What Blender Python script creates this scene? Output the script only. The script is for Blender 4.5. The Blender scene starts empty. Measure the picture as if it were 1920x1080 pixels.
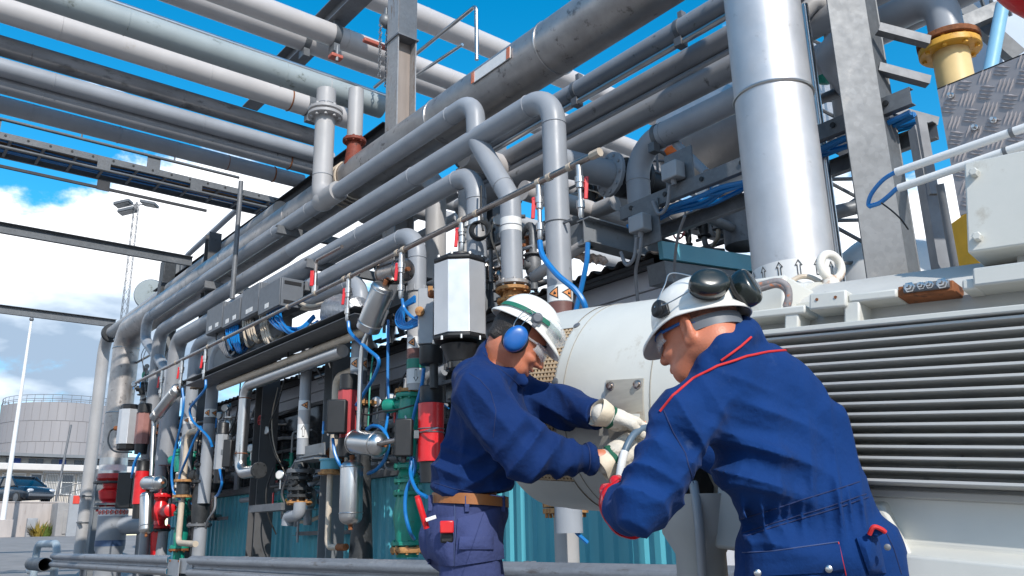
import bpy, bmesh, math, random
import numpy as np
from mathutils import Vector, Matrix
random.seed(7)
scene = bpy.context.scene
COL = scene.collection
V = Vector
PI = math.pi

# ------------------------------------------------------------------ camera
CAM = V((0.0, 0.0, 1.0))
C_R = V((0.778, -0.627, -0.020)).normalized()
C_F = V((0.6069, 0.7438, 0.2802)).normalized()
C_R = (C_R - C_F * C_R.dot(C_F)).normalized()
C_D = C_F.cross(C_R)                       # image-down direction
FPX = 1578.0
cam_data = bpy.data.cameras.new('camera')
cam_data.sensor_width = 36.0
cam_data.lens = 36.0 * FPX / 1920.0
cam_data.clip_start = 0.05
cam_data.clip_end = 6000.0
cam = bpy.data.objects.new('camera', cam_data)
COL.objects.link(cam)
_m = Matrix((C_R, -C_D, -C_F)).transposed().to_4x4()
_m.translation = CAM
cam.matrix_world = _m
scene.camera = cam

# ------------------------------------------------------------------ sun, sky, exposure
SUN_DIR = (C_R * 0.27 + V((0, 0, 1)) * 0.60 - V((C_F.x, C_F.y, 0)).normalized() * 0.75).normalized()
SUN_EL = math.asin(SUN_DIR.z)
SUN_AZ = math.atan2(SUN_DIR.x, SUN_DIR.y)
sun_d = bpy.data.lights.new('sun', 'SUN')
sun_d.energy = 4.0
sun_d.angle = math.radians(0.53)
sun_d.color = (1.0, 0.955, 0.89)
sun = bpy.data.objects.new('sun', sun_d)
COL.objects.link(sun)
sun.rotation_euler = SUN_DIR.to_track_quat('Z', 'Y').to_euler()
sun.location = (0, 0, 30)

world = bpy.data.worlds.new('World')
scene.world = world
world.use_nodes = True
nt = world.node_tree
nt.nodes.clear()
def wn(t, **kw):
    n = nt.nodes.new(t)
    for k, v in kw.items():
        setattr(n, k, v)
    return n
def wmath(op, a, b=None, clamp=False):
    n = wn('ShaderNodeMath', operation=op, use_clamp=clamp)
    for i, v in enumerate((a, b)):
        if v is None: continue
        if isinstance(v, (int, float)): n.inputs[i].default_value = v
        else: nt.links.new(v, n.inputs[i])
    return n.outputs[0]
sky = wn('ShaderNodeTexSky', sky_type='NISHITA')
sky.sun_disc = False
sky.sun_elevation = SUN_EL
sky.sun_rotation = SUN_AZ
sky.altitude = 0
sky.air_density = 1.0
sky.dust_density = 0.3
sky.ozone_density = 3.0
hsv = wn('ShaderNodeHueSaturation')
hsv.inputs['Hue'].default_value = 0.484
hsv.inputs['Saturation'].default_value = 1.42
hsv.inputs['Value'].default_value = 1.6
nt.links.new(sky.outputs[0], hsv.inputs['Color'])
tc = wn('ShaderNodeTexCoord')
sep = wn('ShaderNodeSeparateXYZ')
nt.links.new(tc.outputs['Generated'], sep.inputs[0])
mp = wn('ShaderNodeMapping')
mp.inputs['Scale'].default_value = (1.0, 1.0, 1.9)
mp.inputs['Location'].default_value = (3.15, 0.4, 0.05)
nt.links.new(tc.outputs['Generated'], mp.inputs[0])
n1 = wn('ShaderNodeTexNoise'); n1.inputs['Scale'].default_value = 3.0; n1.inputs['Detail'].default_value = 12; n1.inputs['Roughness'].default_value = 0.58; n1.inputs['Distortion'].default_value = 0.15
nt.links.new(mp.outputs[0], n1.inputs['Vector'])
# cumulus banks low over the horizon, thin wisps higher up
low = wmath('MULTIPLY', wmath('SUBTRACT', 0.41, sep.outputs[2]), 2.6)
cov = wmath('ADD', n1.outputs[0], wmath('MINIMUM', wmath('MAXIMUM', low, -0.02), 0.20))
mask = wn('ShaderNodeMapRange'); mask.interpolation_type = 'SMOOTHSTEP'
mask.inputs['From Min'].default_value = 0.575; mask.inputs['From Max'].default_value = 0.655
nt.links.new(cov, mask.inputs['Value'])
# inner shading of the clouds: bright tops, blue-grey bellies
n2 = wn('ShaderNodeTexNoise'); n2.inputs['Scale'].default_value = 4.3; n2.inputs['Detail'].default_value = 6; n2.inputs['Roughness'].default_value = 0.5
mp2 = wn('ShaderNodeMapping'); mp2.inputs['Scale'].default_value = (1, 1, 2.6); mp2.inputs['Location'].default_value = (7.3, 1.2, 0.31)
nt.links.new(tc.outputs['Generated'], mp2.inputs[0]); nt.links.new(mp2.outputs[0], n2.inputs['Vector'])
shade = wmath('ADD', n2.outputs[0], wmath('MULTIPLY', wmath('SUBTRACT', sep.outputs[2], 0.22), 1.15))
ramp = wn('ShaderNodeValToRGB')
ramp.color_ramp.elements[0].position = 0.38; ramp.color_ramp.elements[0].color = (3.0, 4.0, 5.3, 1)
ramp.color_ramp.elements[1].position = 0.60; ramp.color_ramp.elements[1].color = (11.0, 11.2, 11.6, 1)
e = ramp.color_ramp.elements.new(0.5); e.color = (7.6, 8.6, 9.8, 1)
nt.links.new(shade, ramp.inputs[0])
mix = wn('ShaderNodeMix', data_type='RGBA')
nt.links.new(mask.outputs[0], mix.inputs[0])
nt.links.new(hsv.outputs[0], mix.inputs[6]); nt.links.new(ramp.outputs[0], mix.inputs[7])
bg = wn('ShaderNodeBackground'); bg.inputs['Strength'].default_value = 0.128
nt.links.new(mix.outputs[2], bg.inputs['Color'])
wo = wn('ShaderNodeOutputWorld')
nt.links.new(bg.outputs[0], wo.inputs['Surface'])

scene.view_settings.view_transform = 'Standard'
scene.view_settings.look = 'None'
scene.view_settings.exposure = 0.17
scene.view_settings.gamma = 1.0
scene.render.engine = 'CYCLES'
scene.cycles.max_bounces = 6
scene.cycles.use_denoising = True

# ------------------------------------------------------------------ helpers
def P(px, py, X=None, Y=None, Z=None, D=None):
    """point of the place seen at a picture position, on a plane X=, Y=, Z= or at view depth D="""
    d = C_R * ((px - 960) / FPX) + C_D * ((py - 540) / FPX) + C_F
    if D is not None: return CAM + d * D
    if X is not None: return CAM + d * (X / d.x)
    if Y is not None: return CAM + d * (Y / d.y)
    return CAM + d * ((Z - CAM.z) / d.z)

def frame(d, up=None):
    d = V(d).normalized()
    u = V(up) if up is not None else (V((0, 0, 1)) if abs(d.z) < 0.95 else V((1, 0, 0)))
    a = u.cross(d)
    if a.length < 1e-6: a = V((1, 0, 0)).cross(d)
    a.normalize()
    b = d.cross(a)
    return a, b, d

def fillet(pts, rad, n=7):
    pts = [V(p) for p in pts]
    out = [pts[0]]
    for i in range(1, len(pts) - 1):
        p, a, b = pts[i], pts[i - 1], pts[i + 1]
        da, db = (a - p), (b - p)
        la, lb = da.length, db.length
        da.normalize(); db.normalize()
        ang = da.angle(db)
        if ang > PI - 0.03 or rad <= 0:
            out.append(p); continue
        t = min(rad / math.tan(ang / 2), la * 0.48, lb * 0.48)
        r = t * math.tan(ang / 2)
        c = p + (da + db).normalized() * (r / math.sin(ang / 2))
        s, e_ = p + da * t - c, p + db * t - c
        tot = s.angle(e_)
        ax = s.cross(e_).normalized()
        k = max(2, int(n * tot / (PI / 2)) + 1)
        for j in range(k + 1):
            out.append(c + Matrix.Rotation(tot * j / k, 3, ax) @ s)
    out.append(pts[-1])
    return out

def smooth_path(pts, n=8):
    pts = [V(p) for p in pts]
    if len(pts) < 3: return pts
    q = [pts[0] * 2 - pts[1]] + pts + [pts[-1] * 2 - pts[-2]]
    out = []
    for i in range(1, len(q) - 2):
        for k in range(n):
            t = k / n
            a, b, c, d = q[i - 1], q[i], q[i + 1], q[i + 2]
            out.append(0.5 * ((2 * b) + (c - a) * t + (2 * a - 5 * b + 4 * c - d) * t * t + (3 * b - a - 3 * c + d) * t ** 3))
    out.append(pts[-1])
    return out

class MB:
    def __init__(s): s.v = []; s.f = []
    def add(s, vs, fs):
        o = len(s.v); s.v += [V(p) for p in vs]; s.f += [tuple(i + o for i in f) for f in fs]; return s
    def sweep(s, path, r, seg=16, cap=True):
        path = [V(p) for p in path]
        n = len(path)
        rs = r if isinstance(r, (list, tuple)) else [r] * n
        t0 = (path[1] - path[0]).normalized()
        a, b, _ = frame(t0)
        vs, fs = [], []
        prev = t0
        for i, p in enumerate(path):
            if i == 0: t = t0
            elif i == n - 1: t = (path[i] - path[i - 1]).normalized()
            else:
                t = (path[i + 1] - path[i]).normalized() + (path[i] - path[i - 1]).normalized()
                t = t.normalized() if t.length > 1e-6 else prev
            q = prev.rotation_difference(t)
            a = (q @ a); a = (a - t * a.dot(t)).normalized(); b = t.cross(a)
            prev = t
            for k in range(seg):
                w = 2 * PI * k / seg
                vs.append(p + (a * math.cos(w) + b * math.sin(w)) * rs[i])
        for i in range(n - 1):
            for k in range(seg):
                k2 = (k + 1) % seg
                fs.append((i * seg + k, i * seg + k2, (i + 1) * seg + k2, (i + 1) * seg + k))
        if cap:
            fs.append(tuple(range(seg - 1, -1, -1)))
            fs.append(tuple((n - 1) * seg + k for k in range(seg)))
        return s.add(vs, fs)
    def pipe(s, pts, r, bend=None, seg=20, n=7, cap=True):
        return s.sweep(fillet(pts, r * 3 if bend is None else bend, n), r, seg, cap)
    def hose(s, pts, r, seg=8, n=6):
        return s.sweep(smooth_path(pts, n), r, seg)
    def lathe(s, p, d, prof, seg=24, up=None, phase=0.0):
        a, b, d = frame(d, up); p = V(p)
        vs, fs = [], []
        m = len(prof)
        for (h, r) in prof:
            for k in range(seg):
                w = 2 * PI * k / seg + phase
                vs.append(p + d * h + (a * math.cos(w) + b * math.sin(w)) * max(r, 1e-4))
        for i in range(m - 1):
            for k in range(seg):
                k2 = (k + 1) % seg
                fs.append((i * seg + k, i * seg + k2, (i + 1) * seg + k2, (i + 1) * seg + k))
        fs.append(tuple(range(seg - 1, -1, -1))); fs.append(tuple((m - 1) * seg + k for k in range(seg)))
        return s.add(vs, fs)
    def cyl(s, p, q, r, seg=20): 
        p, q = V(p), V(q)
        return s.lathe(p, q - p, [(0, r), ((q - p).length, r)], seg)
    def box(s, c, size, ax=None):
        a, b, d = ax if ax else (V((1, 0, 0)), V((0, 1, 0)), V((0, 0, 1)))
        a, b, d, c = V(a), V(b), V(d), V(c)
        h = [x / 2 for x in size]
        vs = [c + a * (sx * h[0]) + b * (sy * h[1]) + d * (sz * h[2]) for sx in (-1, 1) for sy in (-1, 1) for sz in (-1, 1)]
        return s.add(vs, [(0, 1, 3, 2), (4, 6, 7, 5), (0, 4, 5, 1), (2, 3, 7, 6), (0, 2, 6, 4), (1, 5, 7, 3)])
    def prof(s, p, q, outline, up=None, cap=True):
        """extrude a closed 2-D outline (across, up) from p to q"""
        p, q = V(p), V(q)
        a, b, d = frame(q - p, up)
        n = len(outline)
        vs = [o + a * x + b * y for o in (p, q) for (x, y) in outline]
        fs = [(i, (i + 1) % n, n + (i + 1) % n, n + i) for i in range(n)]
        if cap: fs += [tuple(range(n - 1, -1, -1)), tuple(range(n, 2 * n))]
        return s.add(vs, fs)
    def ibeam(s, p, q, h, w, tf=0.014, tw=0.01, up=None):
        o = [(-w / 2, -h / 2), (w / 2, -h / 2), (w / 2, -h / 2 + tf), (tw / 2, -h / 2 + tf), (tw / 2, h / 2 - tf), (w / 2, h / 2 - tf), (w / 2, h / 2), (-w / 2, h / 2), (-w / 2, h / 2 - tf), (-tw / 2, h / 2 - tf), (-tw / 2, -h / 2 + tf), (-w / 2, -h / 2 + tf)]
        return s.prof(p, q, o, up)
    def channel(s, p, q, h, w, t=0.01, up=None, flip=1):
        o = [(0, -h / 2), (w * flip, -h / 2), (w * flip, -h / 2 + t), (t * flip, -h / 2 + t), (t * flip, h / 2 - t), (w * flip, h / 2 - t), (w * flip, h / 2), (0, h / 2)]
        return s.prof(p, q, o, up)
    def angle(s, p, q, w, t=0.006, up=None, flip=1):
        return s.prof(p, q, [(0, 0), (w * flip, 0), (w * flip, t), (t * flip, t), (t * flip, w), (0, w)], up)
    def ball(s, c, r, seg=16, rings=10, ax=None, pw=1.0):
        if pw != 1.0:
            k = len(s.v); s.ball((0, 0, 0), 1.0, seg, rings)
            a, b, d = [V(q) for q in ax] if ax else (V((1, 0, 0)), V((0, 1, 0)), V((0, 0, 1)))
            g = lambda x: math.copysign(abs(x) ** pw, x)
            for i in range(k, len(s.v)):
                q = s.v[i]; h = math.hypot(q.x, q.y); hz = g(q.z); hr = abs(h) ** pw
                s.v[i] = V(c) + a * (r[0] * hr * (q.x / h if h > 1e-6 else 0)) + b * (r[1] * hr * (q.y / h if h > 1e-6 else 0)) + d * (r[2] * hz)
            return s
        a, b, d = ax if ax else (V((1, 0, 0)), V((0, 1, 0)), V((0, 0, 1)))
        rx, ry, rz = (r, r, r) if isinstance(r, (int, float)) else r
        c = V(c); vs = [c + V(d) * rz]; fs = []
        for i in range(1, rings):
            th = PI * i / rings
            for k in range(seg):
                w = 2 * PI * k / seg
                vs.append(c + V(a) * (rx * math.sin(th) * math.cos(w)) + V(b) * (ry * math.sin(th) * math.sin(w)) + V(d) * (rz * math.cos(th)))
        vs.append(c - V(d) * rz)
        for k in range(seg): fs.append((0, 1 + k, 1 + (k + 1) % seg))
        for i in range(rings - 2):
            for k in range(seg):
                k2 = (k + 1) % seg; o = 1 + i * seg
                fs.append((o + k, o + seg + k, o + seg + k2, o + k2))
        o = 1 + (rings - 2) * seg
        for k in range(seg): fs.append((o + k, len(vs) - 1, o + (k + 1) % seg))
        return s.add(vs, fs)
    def torus(s, c, axis, R, r, seg=32, sec=10, arc=2 * PI, up=None):
        a, b, d = frame(axis, up); c = V(c)
        n = seg if arc > 6.28 else seg + 1
        vs, fs = [], []
        for i in range(n):
            w = arc * i / seg; e1 = a * math.cos(w) + b * math.sin(w)
            for k in range(sec):
                u = 2 * PI * k / sec
                vs.append(c + e1 * (R + r * math.cos(u)) + d * (r * math.sin(u)))
        for i in range(seg):
            i2 = (i + 1) % n
            for k in range(sec):
                k2 = (k + 1) % sec
                fs.append((i * sec + k, i2 * sec + k, i2 * sec + k2, i * sec + k2))
        return s.add(vs, fs)
    def bolts(s, c, axis, R, n, r=0.012, h=0.02, phase=0.2):
        a, b, d = frame(axis)
        for k in range(n):
            w = 2 * PI * k / n + phase
            q = V(c) + (a * math.cos(w) + b * math.sin(w)) * R
            s.lathe(q, d, [(-h / 2, r), (h / 2, r)], 6)
        return s
    def flange(s, c, axis, R, t, r_in=None, nb=8, rb=0.012):
        d = V(axis).normalized()
        s.lathe(V(c) - d * t / 2, d, [(0, R * .97), (t * .12, R), (t * .88, R), (t, R * .97)], 28)
        if nb: s.bolts(c, axis, R * 0.84, nb, rb, t + 0.036)
        return s
    def decal(s, p, d, r, polys, th0=0.0, ref=None, scale=1.0, lift=0.0015):
        """flat marks wrapped on a round pipe: polys are outlines (u across, v along d) in metres"""
        a, b, d = frame(d, ref); p = V(p)
        for poly in polys:
            if len(poly) == 2 and isinstance(poly[0][0], (list, tuple)):
                dv = lambda L: [(p0[0] + (p1[0] - p0[0]) * k / 5, p0[1] + (p1[1] - p0[1]) * k / 5) for (p0, p1) in zip(L, L[1:] + L[:1]) for k in range(5)]
                outer, inner = dv(list(poly[0])), dv(list(poly[1]))
                n = len(outer); vs = []
                for (u, v) in list(outer) + list(inner):
                    w = th0 + u * scale / r
                    vs.append(p + d * (v * scale) + (a * math.cos(w) + b * math.sin(w)) * (r + lift))
                s.add(vs, [(i, (i + 1) % n, n + (i + 1) % n, n + i) for i in range(n)])
            else:
                nE, nR = 4, 4; rim = []
                for (p0, p1) in zip(poly, poly[1:] + poly[:1]):
                    for k in range(nE): rim.append((p0[0] + (p1[0] - p0[0]) * k / nE, p0[1] + (p1[1] - p0[1]) * k / nE))
                cu, cv = sum(q[0] for q in poly) / len(poly), sum(q[1] for q in poly) / len(poly); nn = len(rim); vs = []
                for j in range(nR + 1):
                    f = max(.02, j / nR)
                    for (u, v) in rim:
                        w = th0 + (cu + (u - cu) * f) * scale / r
                        vs.append(p + d * ((cv + (v - cv) * f) * scale) + (a * math.cos(w) + b * math.sin(w)) * (r + lift))
                s.add(vs, [(j * nn + i, j * nn + (i + 1) % nn, (j + 1) * nn + (i + 1) % nn, (j + 1) * nn + i) for j in range(nR) for i in range(nn)])
        return s
    def each(s, name, mat, parent, **kw):
        par = list(range(len(s.v)))
        def find(a):
            while par[a] != a: par[a] = par[par[a]]; a = par[a]
            return a
        for f in s.f:
            r0 = find(f[0])
            for i in f[1:]: par[find(i)] = r0
        groups = {}
        for f in s.f: groups.setdefault(find(f[0]), []).append(f)
        out = []
        for fs in groups.values():
            ids = sorted({i for f in fs for i in f}); mp_ = {i: k for k, i in enumerate(ids)}
            q = MB(); q.v = [s.v[i] for i in ids]; q.f = [tuple(mp_[i] for i in f) for f in fs]
            out.append(q.build(name, mat, parent, **kw))
        return out[0]
    def build(s, name, mat, parent=None, bev=0.0, flat=False, ang=40, label=None, bevseg=2):
        me = bpy.data.meshes.new(name)
        o = bpy.data.objects.new(name, me)
        if parent is not None:
            base = parent['_base']; base = V(base)
        else:
            xs = [min(p[i] for p in s.v) for i in range(3)]; xe = [max(p[i] for p in s.v) for i in range(3)]
            base = V(((xs[0] + xe[0]) / 2, (xs[1] + xe[1]) / 2, xs[2]))
        me.from_pydata([(p - base)[:] for p in s.v], [], s.f)
        bm = bmesh.new(); bm.from_mesh(me); bmesh.ops.recalc_face_normals(bm, faces=bm.faces); bm.to_mesh(me); bm.free()
        if not flat:
            for p in me.polygons: p.use_smooth = True
            me.set_sharp_from_angle(angle=math.radians(ang))
        me.materials.append(mat)
        COL.objects.link(o)
        if parent is not None: o.parent = parent
        else: o.location = base
        o['_base'] = base[:]
        if parent is not None: o['_base'] = parent['_base']
        if bev:
            md = o.modifiers.new('bevel', 'BEVEL'); md.width = bev; md.segments = bevseg; md.limit_method = 'ANGLE'; md.angle_limit = math.radians(40)
            md.harden_normals = False
        if label: o['label'] = label
        return o

def thing(name, label, cat, base, group=None):
    o = bpy.data.objects.new(name, None); COL.objects.link(o)
    o.empty_display_size = 0.05
    o.location = base; o['_base'] = V(base)[:]
    return tag(o, label, cat, group)
def tag(o, label, cat, group=None):
    o['label'] = label; o['category'] = cat
    if group: o['group'] = group
    return o
def kind(o, k):
    o['kind'] = k; return o
def copy_tree(o, loc, parent=None):
    c = o.copy(); COL.objects.link(c)
    if parent is not None: c.parent = parent
    else: c.location = loc
    for ch in [x for x in o.children]: copy_tree(ch, None, c)
    return c

# ------------------------------------------------------------------ materials
def lin(r, g, b):
    f = lambda c: (c / 255 / 12.92) if c / 255 <= 0.04045 else ((c / 255 + 0.055) / 1.055) ** 2.4
    return (f(r), f(g), f(b))
def mat(name, col, rough=0.5, metal=0.0, var=0.16, scale=5.0, stretch=(1, 1, 1), dirt=None, dirt_amt=0.0, dirt_scale=4.0,
        bump=0.0, bscale=60.0, spec=0.5, rvar=0.12, coat=0.0, spangle=0.0, trans=0.0, alpha=1.0, sheen=0.0, bstretch=None):
    m = bpy.data.materials.new(name); m.use_nodes = True
    t = m.node_tree; N = t.nodes; L = t.links
    b = N['Principled BSDF']
    tc = N.new('ShaderNodeTexCoord')
    mp = N.new('ShaderNodeMapping'); mp.inputs['Scale'].default_value = stretch
    oi = N.new('ShaderNodeObjectInfo')
    off = N.new('ShaderNodeVectorMath'); off.operation = 'SCALE'; off.inputs[0].default_value = (37, 17, 29)
    L.new(oi.outputs['Random'], off.inputs['Scale'])
    L.new(off.outputs[0], mp.inputs['Location'])
    L.new(tc.outputs['Object'], mp.inputs[0])
    nz = N.new('ShaderNodeTexNoise'); nz.inputs['Scale'].default_value = scale; nz.inputs['Detail'].default_value = 6; nz.inputs['Roughness'].default_value = 0.6
    L.new(mp.outputs[0], nz.inputs['Vector'])
    r = N.new('ShaderNodeValToRGB')
    c0 = [c * (1 - var) for c in col]; c1 = [min(1, c * (1 + var)) for c in col]
    r.color_ramp.elements[0].position = 0.3; r.color_ramp.elements[0].color = (*c0, 1)
    r.color_ramp.elements[1].position = 0.7; r.color_ramp.elements[1].color = (*c1, 1)
    L.new(nz.outputs[0], r.inputs[0])
    out = r.outputs[0]
    if spangle:
        vo = N.new('ShaderNodeTexVoronoi'); vo.inputs['Scale'].default_value = 30
        L.new(tc.outputs['Object'], vo.inputs['Vector'])
        bw = N.new('ShaderNodeRGBToBW'); L.new(vo.outputs['Color'], bw.inputs[0])
        mr = N.new('ShaderNodeMapRange'); mr.inputs['To Min'].default_value = 1 - spangle; mr.inputs['To Max'].default_value = 1 + spangle
        L.new(bw.outputs[0], mr.inputs['Value'])
        mu = N.new('ShaderNodeMix'); mu.data_type = 'RGBA'; mu.blend_type = 'MULTIPLY'; mu.inputs[0].default_value = 1
        L.new(out, mu.inputs[6]); L.new(mr.outputs[0], mu.inputs[7]); out = mu.outputs[2]
    if dirt:
        n2 = N.new('ShaderNodeTexNoise'); n2.inputs['Scale'].default_value = dirt_scale; n2.inputs['Detail'].default_value = 8; n2.inputs['Roughness'].default_value = 0.68
        L.new(mp.outputs[0], n2.inputs['Vector'])
        mr = N.new('ShaderNodeMapRange'); mr.interpolation_type = 'SMOOTHSTEP'
        lo = 0.72 - 0.34 * dirt_amt
        mr.inputs['From Min'].default_value = lo; mr.inputs['From Max'].default_value = lo + 0.13
        L.new(n2.outputs[0], mr.inputs['Value'])
        mx = N.new('ShaderNodeMix'); mx.data_type = 'RGBA'
        L.new(mr.outputs[0], mx.inputs[0]); L.new(out, mx.inputs[6]); mx.inputs[7].default_value = (*dirt, 1); out = mx.outputs[2]
    L.new(out, b.inputs['Base Color'])
    rr = N.new('ShaderNodeMapRange'); rr.inputs['To Min'].default_value = max(0.02, rough - rvar); rr.inputs['To Max'].default_value = min(1, rough + rvar)
    n3 = N.new('ShaderNodeTexNoise'); n3.inputs['Scale'].default_value = scale * 3; n3.inputs['Detail'].default_value = 4
    L.new(mp.outputs[0], n3.inputs['Vector']); L.new(n3.outputs[0], rr.inputs['Value'])
    L.new(rr.outputs[0], b.inputs['Roughness'])
    b.inputs['Metallic'].default_value = metal
    b.inputs['Specular IOR Level'].default_value = spec
    b.inputs['Coat Weight'].default_value = coat
    b.inputs['Transmission Weight'].default_value = trans
    b.inputs['Sheen Weight'].default_value = sheen
    b.inputs['Alpha'].default_value = alpha
    if bump:
        bn = N.new('ShaderNodeTexNoise'); bn.inputs['Scale'].default_value = bscale; bn.inputs['Detail'].default_value = 5
        if bstretch:
            m3 = N.new('ShaderNodeMapping'); m3.inputs['Scale'].default_value = bstretch
            L.new(tc.outputs['Object'], m3.inputs[0]); L.new(m3.outputs[0], bn.inputs['Vector'])
        else: L.new(tc.outputs['Object'], bn.inputs['Vector'])
        bp = N.new('ShaderNodeBump'); bp.inputs['Strength'].default_value = bump; bp.inputs['Distance'].default_value = 0.01
        L.new(bn.outputs[0], bp.inputs['Height']); L.new(bp.outputs[0], b.inputs['Normal'])
    return m
RUST = (0.22, 0.075, 0.025)
GRIME = (0.05, 0.045, 0.04)
M = {}
M['pipe'] = mat('painted_pipe_grey', (0.285, 0.30, 0.325), 0.42, 0.0, 0.10, 2.2, dirt=(0.12, 0.115, 0.11), dirt_amt=0.25, dirt_scale=5, bump=0.06, bscale=25)
M['pipe_blue'] = mat('painted_pipe_bluegrey', (0.25, 0.255, 0.27), 0.42, 0.0, 0.12, 2.2, dirt=(0.07, 0.07, 0.07), dirt_amt=0.35, dirt_scale=6, bump=0.08, bscale=25)
M['pipe_light'] = mat('painted_pipe_light', (0.36, 0.35, 0.345), 0.5, 0.0, 0.10, 1.4, dirt=(0.26, 0.23, 0.20), dirt_amt=0.18, dirt_scale=3, bump=0.05, bscale=20)
M['pipe_white'] = mat('painted_pipe_white', (0.47, 0.445, 0.435), 0.5, 0.0, 0.08, 1.4, dirt=(0.36, 0.32, 0.28), dirt_amt=0.3, dirt_scale=3, bump=0.05, bscale=20)
M['pipe_dirty'] = mat('soot_stained_pipe', (0.19, 0.18, 0.18), 0.6, 0.0, 0.25, 3, stretch=(.5, 1.4, 1.4), dirt=(0.085, 0.08, 0.078), dirt_amt=0.6, dirt_scale=5, bump=0.12, bscale=30)
M['pipe_green'] = mat('weathered_pipe_greygreen', (0.30, 0.34, 0.345), 0.5, 0.0, 0.10, 1.5, dirt=(0.075, 0.08, 0.05), dirt_amt=0.40, dirt_scale=3.5, bump=0.08, bscale=30)
M['clad'] = mat('brushed_aluminium_cladding', (0.56, 0.55, 0.55), 0.5, 0.7, 0.10, 3, dirt=(0.36, 0.34, 0.33), dirt_amt=0.3, dirt_scale=5, bump=0.04, bscale=30)
M['clad_dark'] = mat('weathered_aluminium_cladding', (0.40, 0.375, 0.36), 0.42, 0.75, 0.16, 4, dirt=(0.16, 0.145, 0.14), dirt_amt=0.45, dirt_scale=7, bump=0.1, bscale=40)
M['steel'] = mat('polished_stainless', (0.56, 0.545, 0.53), 0.30, 1.0, 0.08, 3, dirt=(0.36, 0.31, 0.27), dirt_amt=0.25, rvar=.06)
M['steel_brown'] = mat('heat_tinted_stainless', (0.36, 0.31, 0.28), 0.3, 1.0, 0.2, 8)
M['galv'] = mat('galvanised_steel', (0.135, 0.142, 0.15), 0.5, 0.3, 0.12, 4, dirt=(0.20, 0.20, 0.20), dirt_amt=0.35, spangle=0.11)
M['galv_dark'] = mat('dull_galvanised_steel', (0.155, 0.16, 0.17), 0.55, 0.35, 0.15, 4, dirt=(0.07, 0.065, 0.06), dirt_amt=0.4, spangle=0.08)
M['galv_rust'] = mat('galvanised_steel_brown_run', (0.34, 0.33, 0.325), 0.5, 0.3, 0.10, 4, stretch=(3, 3, 0.5), dirt=(0.22, 0.15, 0.10), dirt_amt=0.55, spangle=0.12)
M['beam_dark'] = mat('dark_steel_beam', (0.035, 0.034, 0.036), 0.6, 0.2, 0.2, 4)
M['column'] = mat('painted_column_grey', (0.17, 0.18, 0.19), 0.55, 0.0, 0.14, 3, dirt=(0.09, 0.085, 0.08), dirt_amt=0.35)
M['column_dark'] = mat('dark_column_paint', (0.085, 0.085, 0.088), 0.55, 0.0, 0.15, 3, dirt=(0.04, 0.037, 0.035), dirt_amt=0.4)  # darker grey paint for the dark columns, base plates and tray beam
M['rust'] = mat('rust', RUST, 0.85, 0.0, 0.4, 14, dirt=(0.08, 0.03, 0.015), dirt_amt=0.5, dirt_scale=20, bump=0.25, bscale=90)
M['rust_flange'] = mat('rusty_ochre_flange', (0.40, 0.20, 0.07), 0.75, 0.0, 0.3, 18, dirt=(0.18, 0.06, 0.02), dirt_amt=0.6, dirt_scale=24, bump=0.2, bscale=90)
M['yellow_flange'] = mat('worn_yellow_paint', (0.66, 0.34, 0.035), 0.5, 0.0, 0.15, 9, dirt=(0.30, 0.11, 0.02), dirt_amt=0.45, dirt_scale=12, bump=0.1, bscale=70)
M['cream'] = mat('cream_pipe_paint', (0.72, 0.52, 0.235), 0.5, 0.0, 0.07, 4)
M['black'] = mat('black_plastic', (0.012, 0.012, 0.013), 0.45, 0.0, 0.25, 9, bump=0.05, bscale=120)
M['black_rub'] = mat('black_rubber', (0.016, 0.016, 0.016), 0.6, 0.0, 0.25, 9)
M['iron'] = mat('dark_cast_iron', (0.028, 0.030, 0.032), 0.5, 0.1, 0.35, 14, dirt=(0.10, 0.09, 0.085), dirt_amt=0.3, dirt_scale=14, bump=0.15, bscale=80)
M['red'] = mat('red_enamel', (0.60, 0.012, 0.016), 0.33, 0.0, 0.12, 6, dirt=(0.25, 0.02, 0.02), dirt_amt=0.15, coat=0.2)
M['red_fade'] = mat('faded_red_enamel', (0.40, 0.045, 0.05), 0.45, 0.0, 0.15, 6, dirt=(0.25, 0.05, 0.05), dirt_amt=0.25)
M['red_pale'] = mat('sun_bleached_red', (0.30, 0.14, 0.12), 0.55, 0.0, 0.15, 6, dirt=(0.32, 0.22, 0.2), dirt_amt=0.3)
M['green'] = mat('green_valve_paint', (0.010, 0.235, 0.165), 0.4, 0.0, 0.18, 9, dirt=(0.03, 0.08, 0.06), dirt_amt=0.3, dirt_scale=12, coat=0.15, bump=0.08, bscale=60)
M['orange'] = mat('orange_paint', (0.80, 0.16, 0.015), 0.45, 0.0, 0.1, 6)
M['alu'] = mat('actuator_aluminium', (0.60, 0.605, 0.62), 0.36, 0.55, 0.05, 3, bump=0.02, bscale=50)
M['grey_box'] = mat('grey_enclosure', (0.115, 0.125, 0.14), 0.5, 0.0, 0.08, 5)
M['grey_mid'] = mat('mid_grey_enclosure', (0.30, 0.31, 0.325), 0.5, 0.1, 0.08, 5)
M['blue_hose'] = mat('blue_air_hose', (0.008, 0.165, 0.46), 0.35, 0.0, 0.1, 6)
M['cream_cable'] = mat('cream_cable', (0.50, 0.42, 0.33), 0.55, 0.0, 0.12, 8)
M['grey_cable'] = mat('grey_cable', (0.20, 0.20, 0.21), 0.5, 0.0, 0.1, 8)
M['white'] = mat('white_gloss_paint', (0.72, 0.71, 0.69), 0.4, 0.0, 0.05, 4)
M['whiteband'] = mat('white_marker_band', (0.70, 0.69, 0.67), 0.45, 0.0, 0.06, 6)
M['ink'] = mat('black_print', (0.012, 0.012, 0.012), 0.5)
M['sign_orange'] = mat('orange_print', (0.78, 0.30, 0.10), 0.5)
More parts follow.
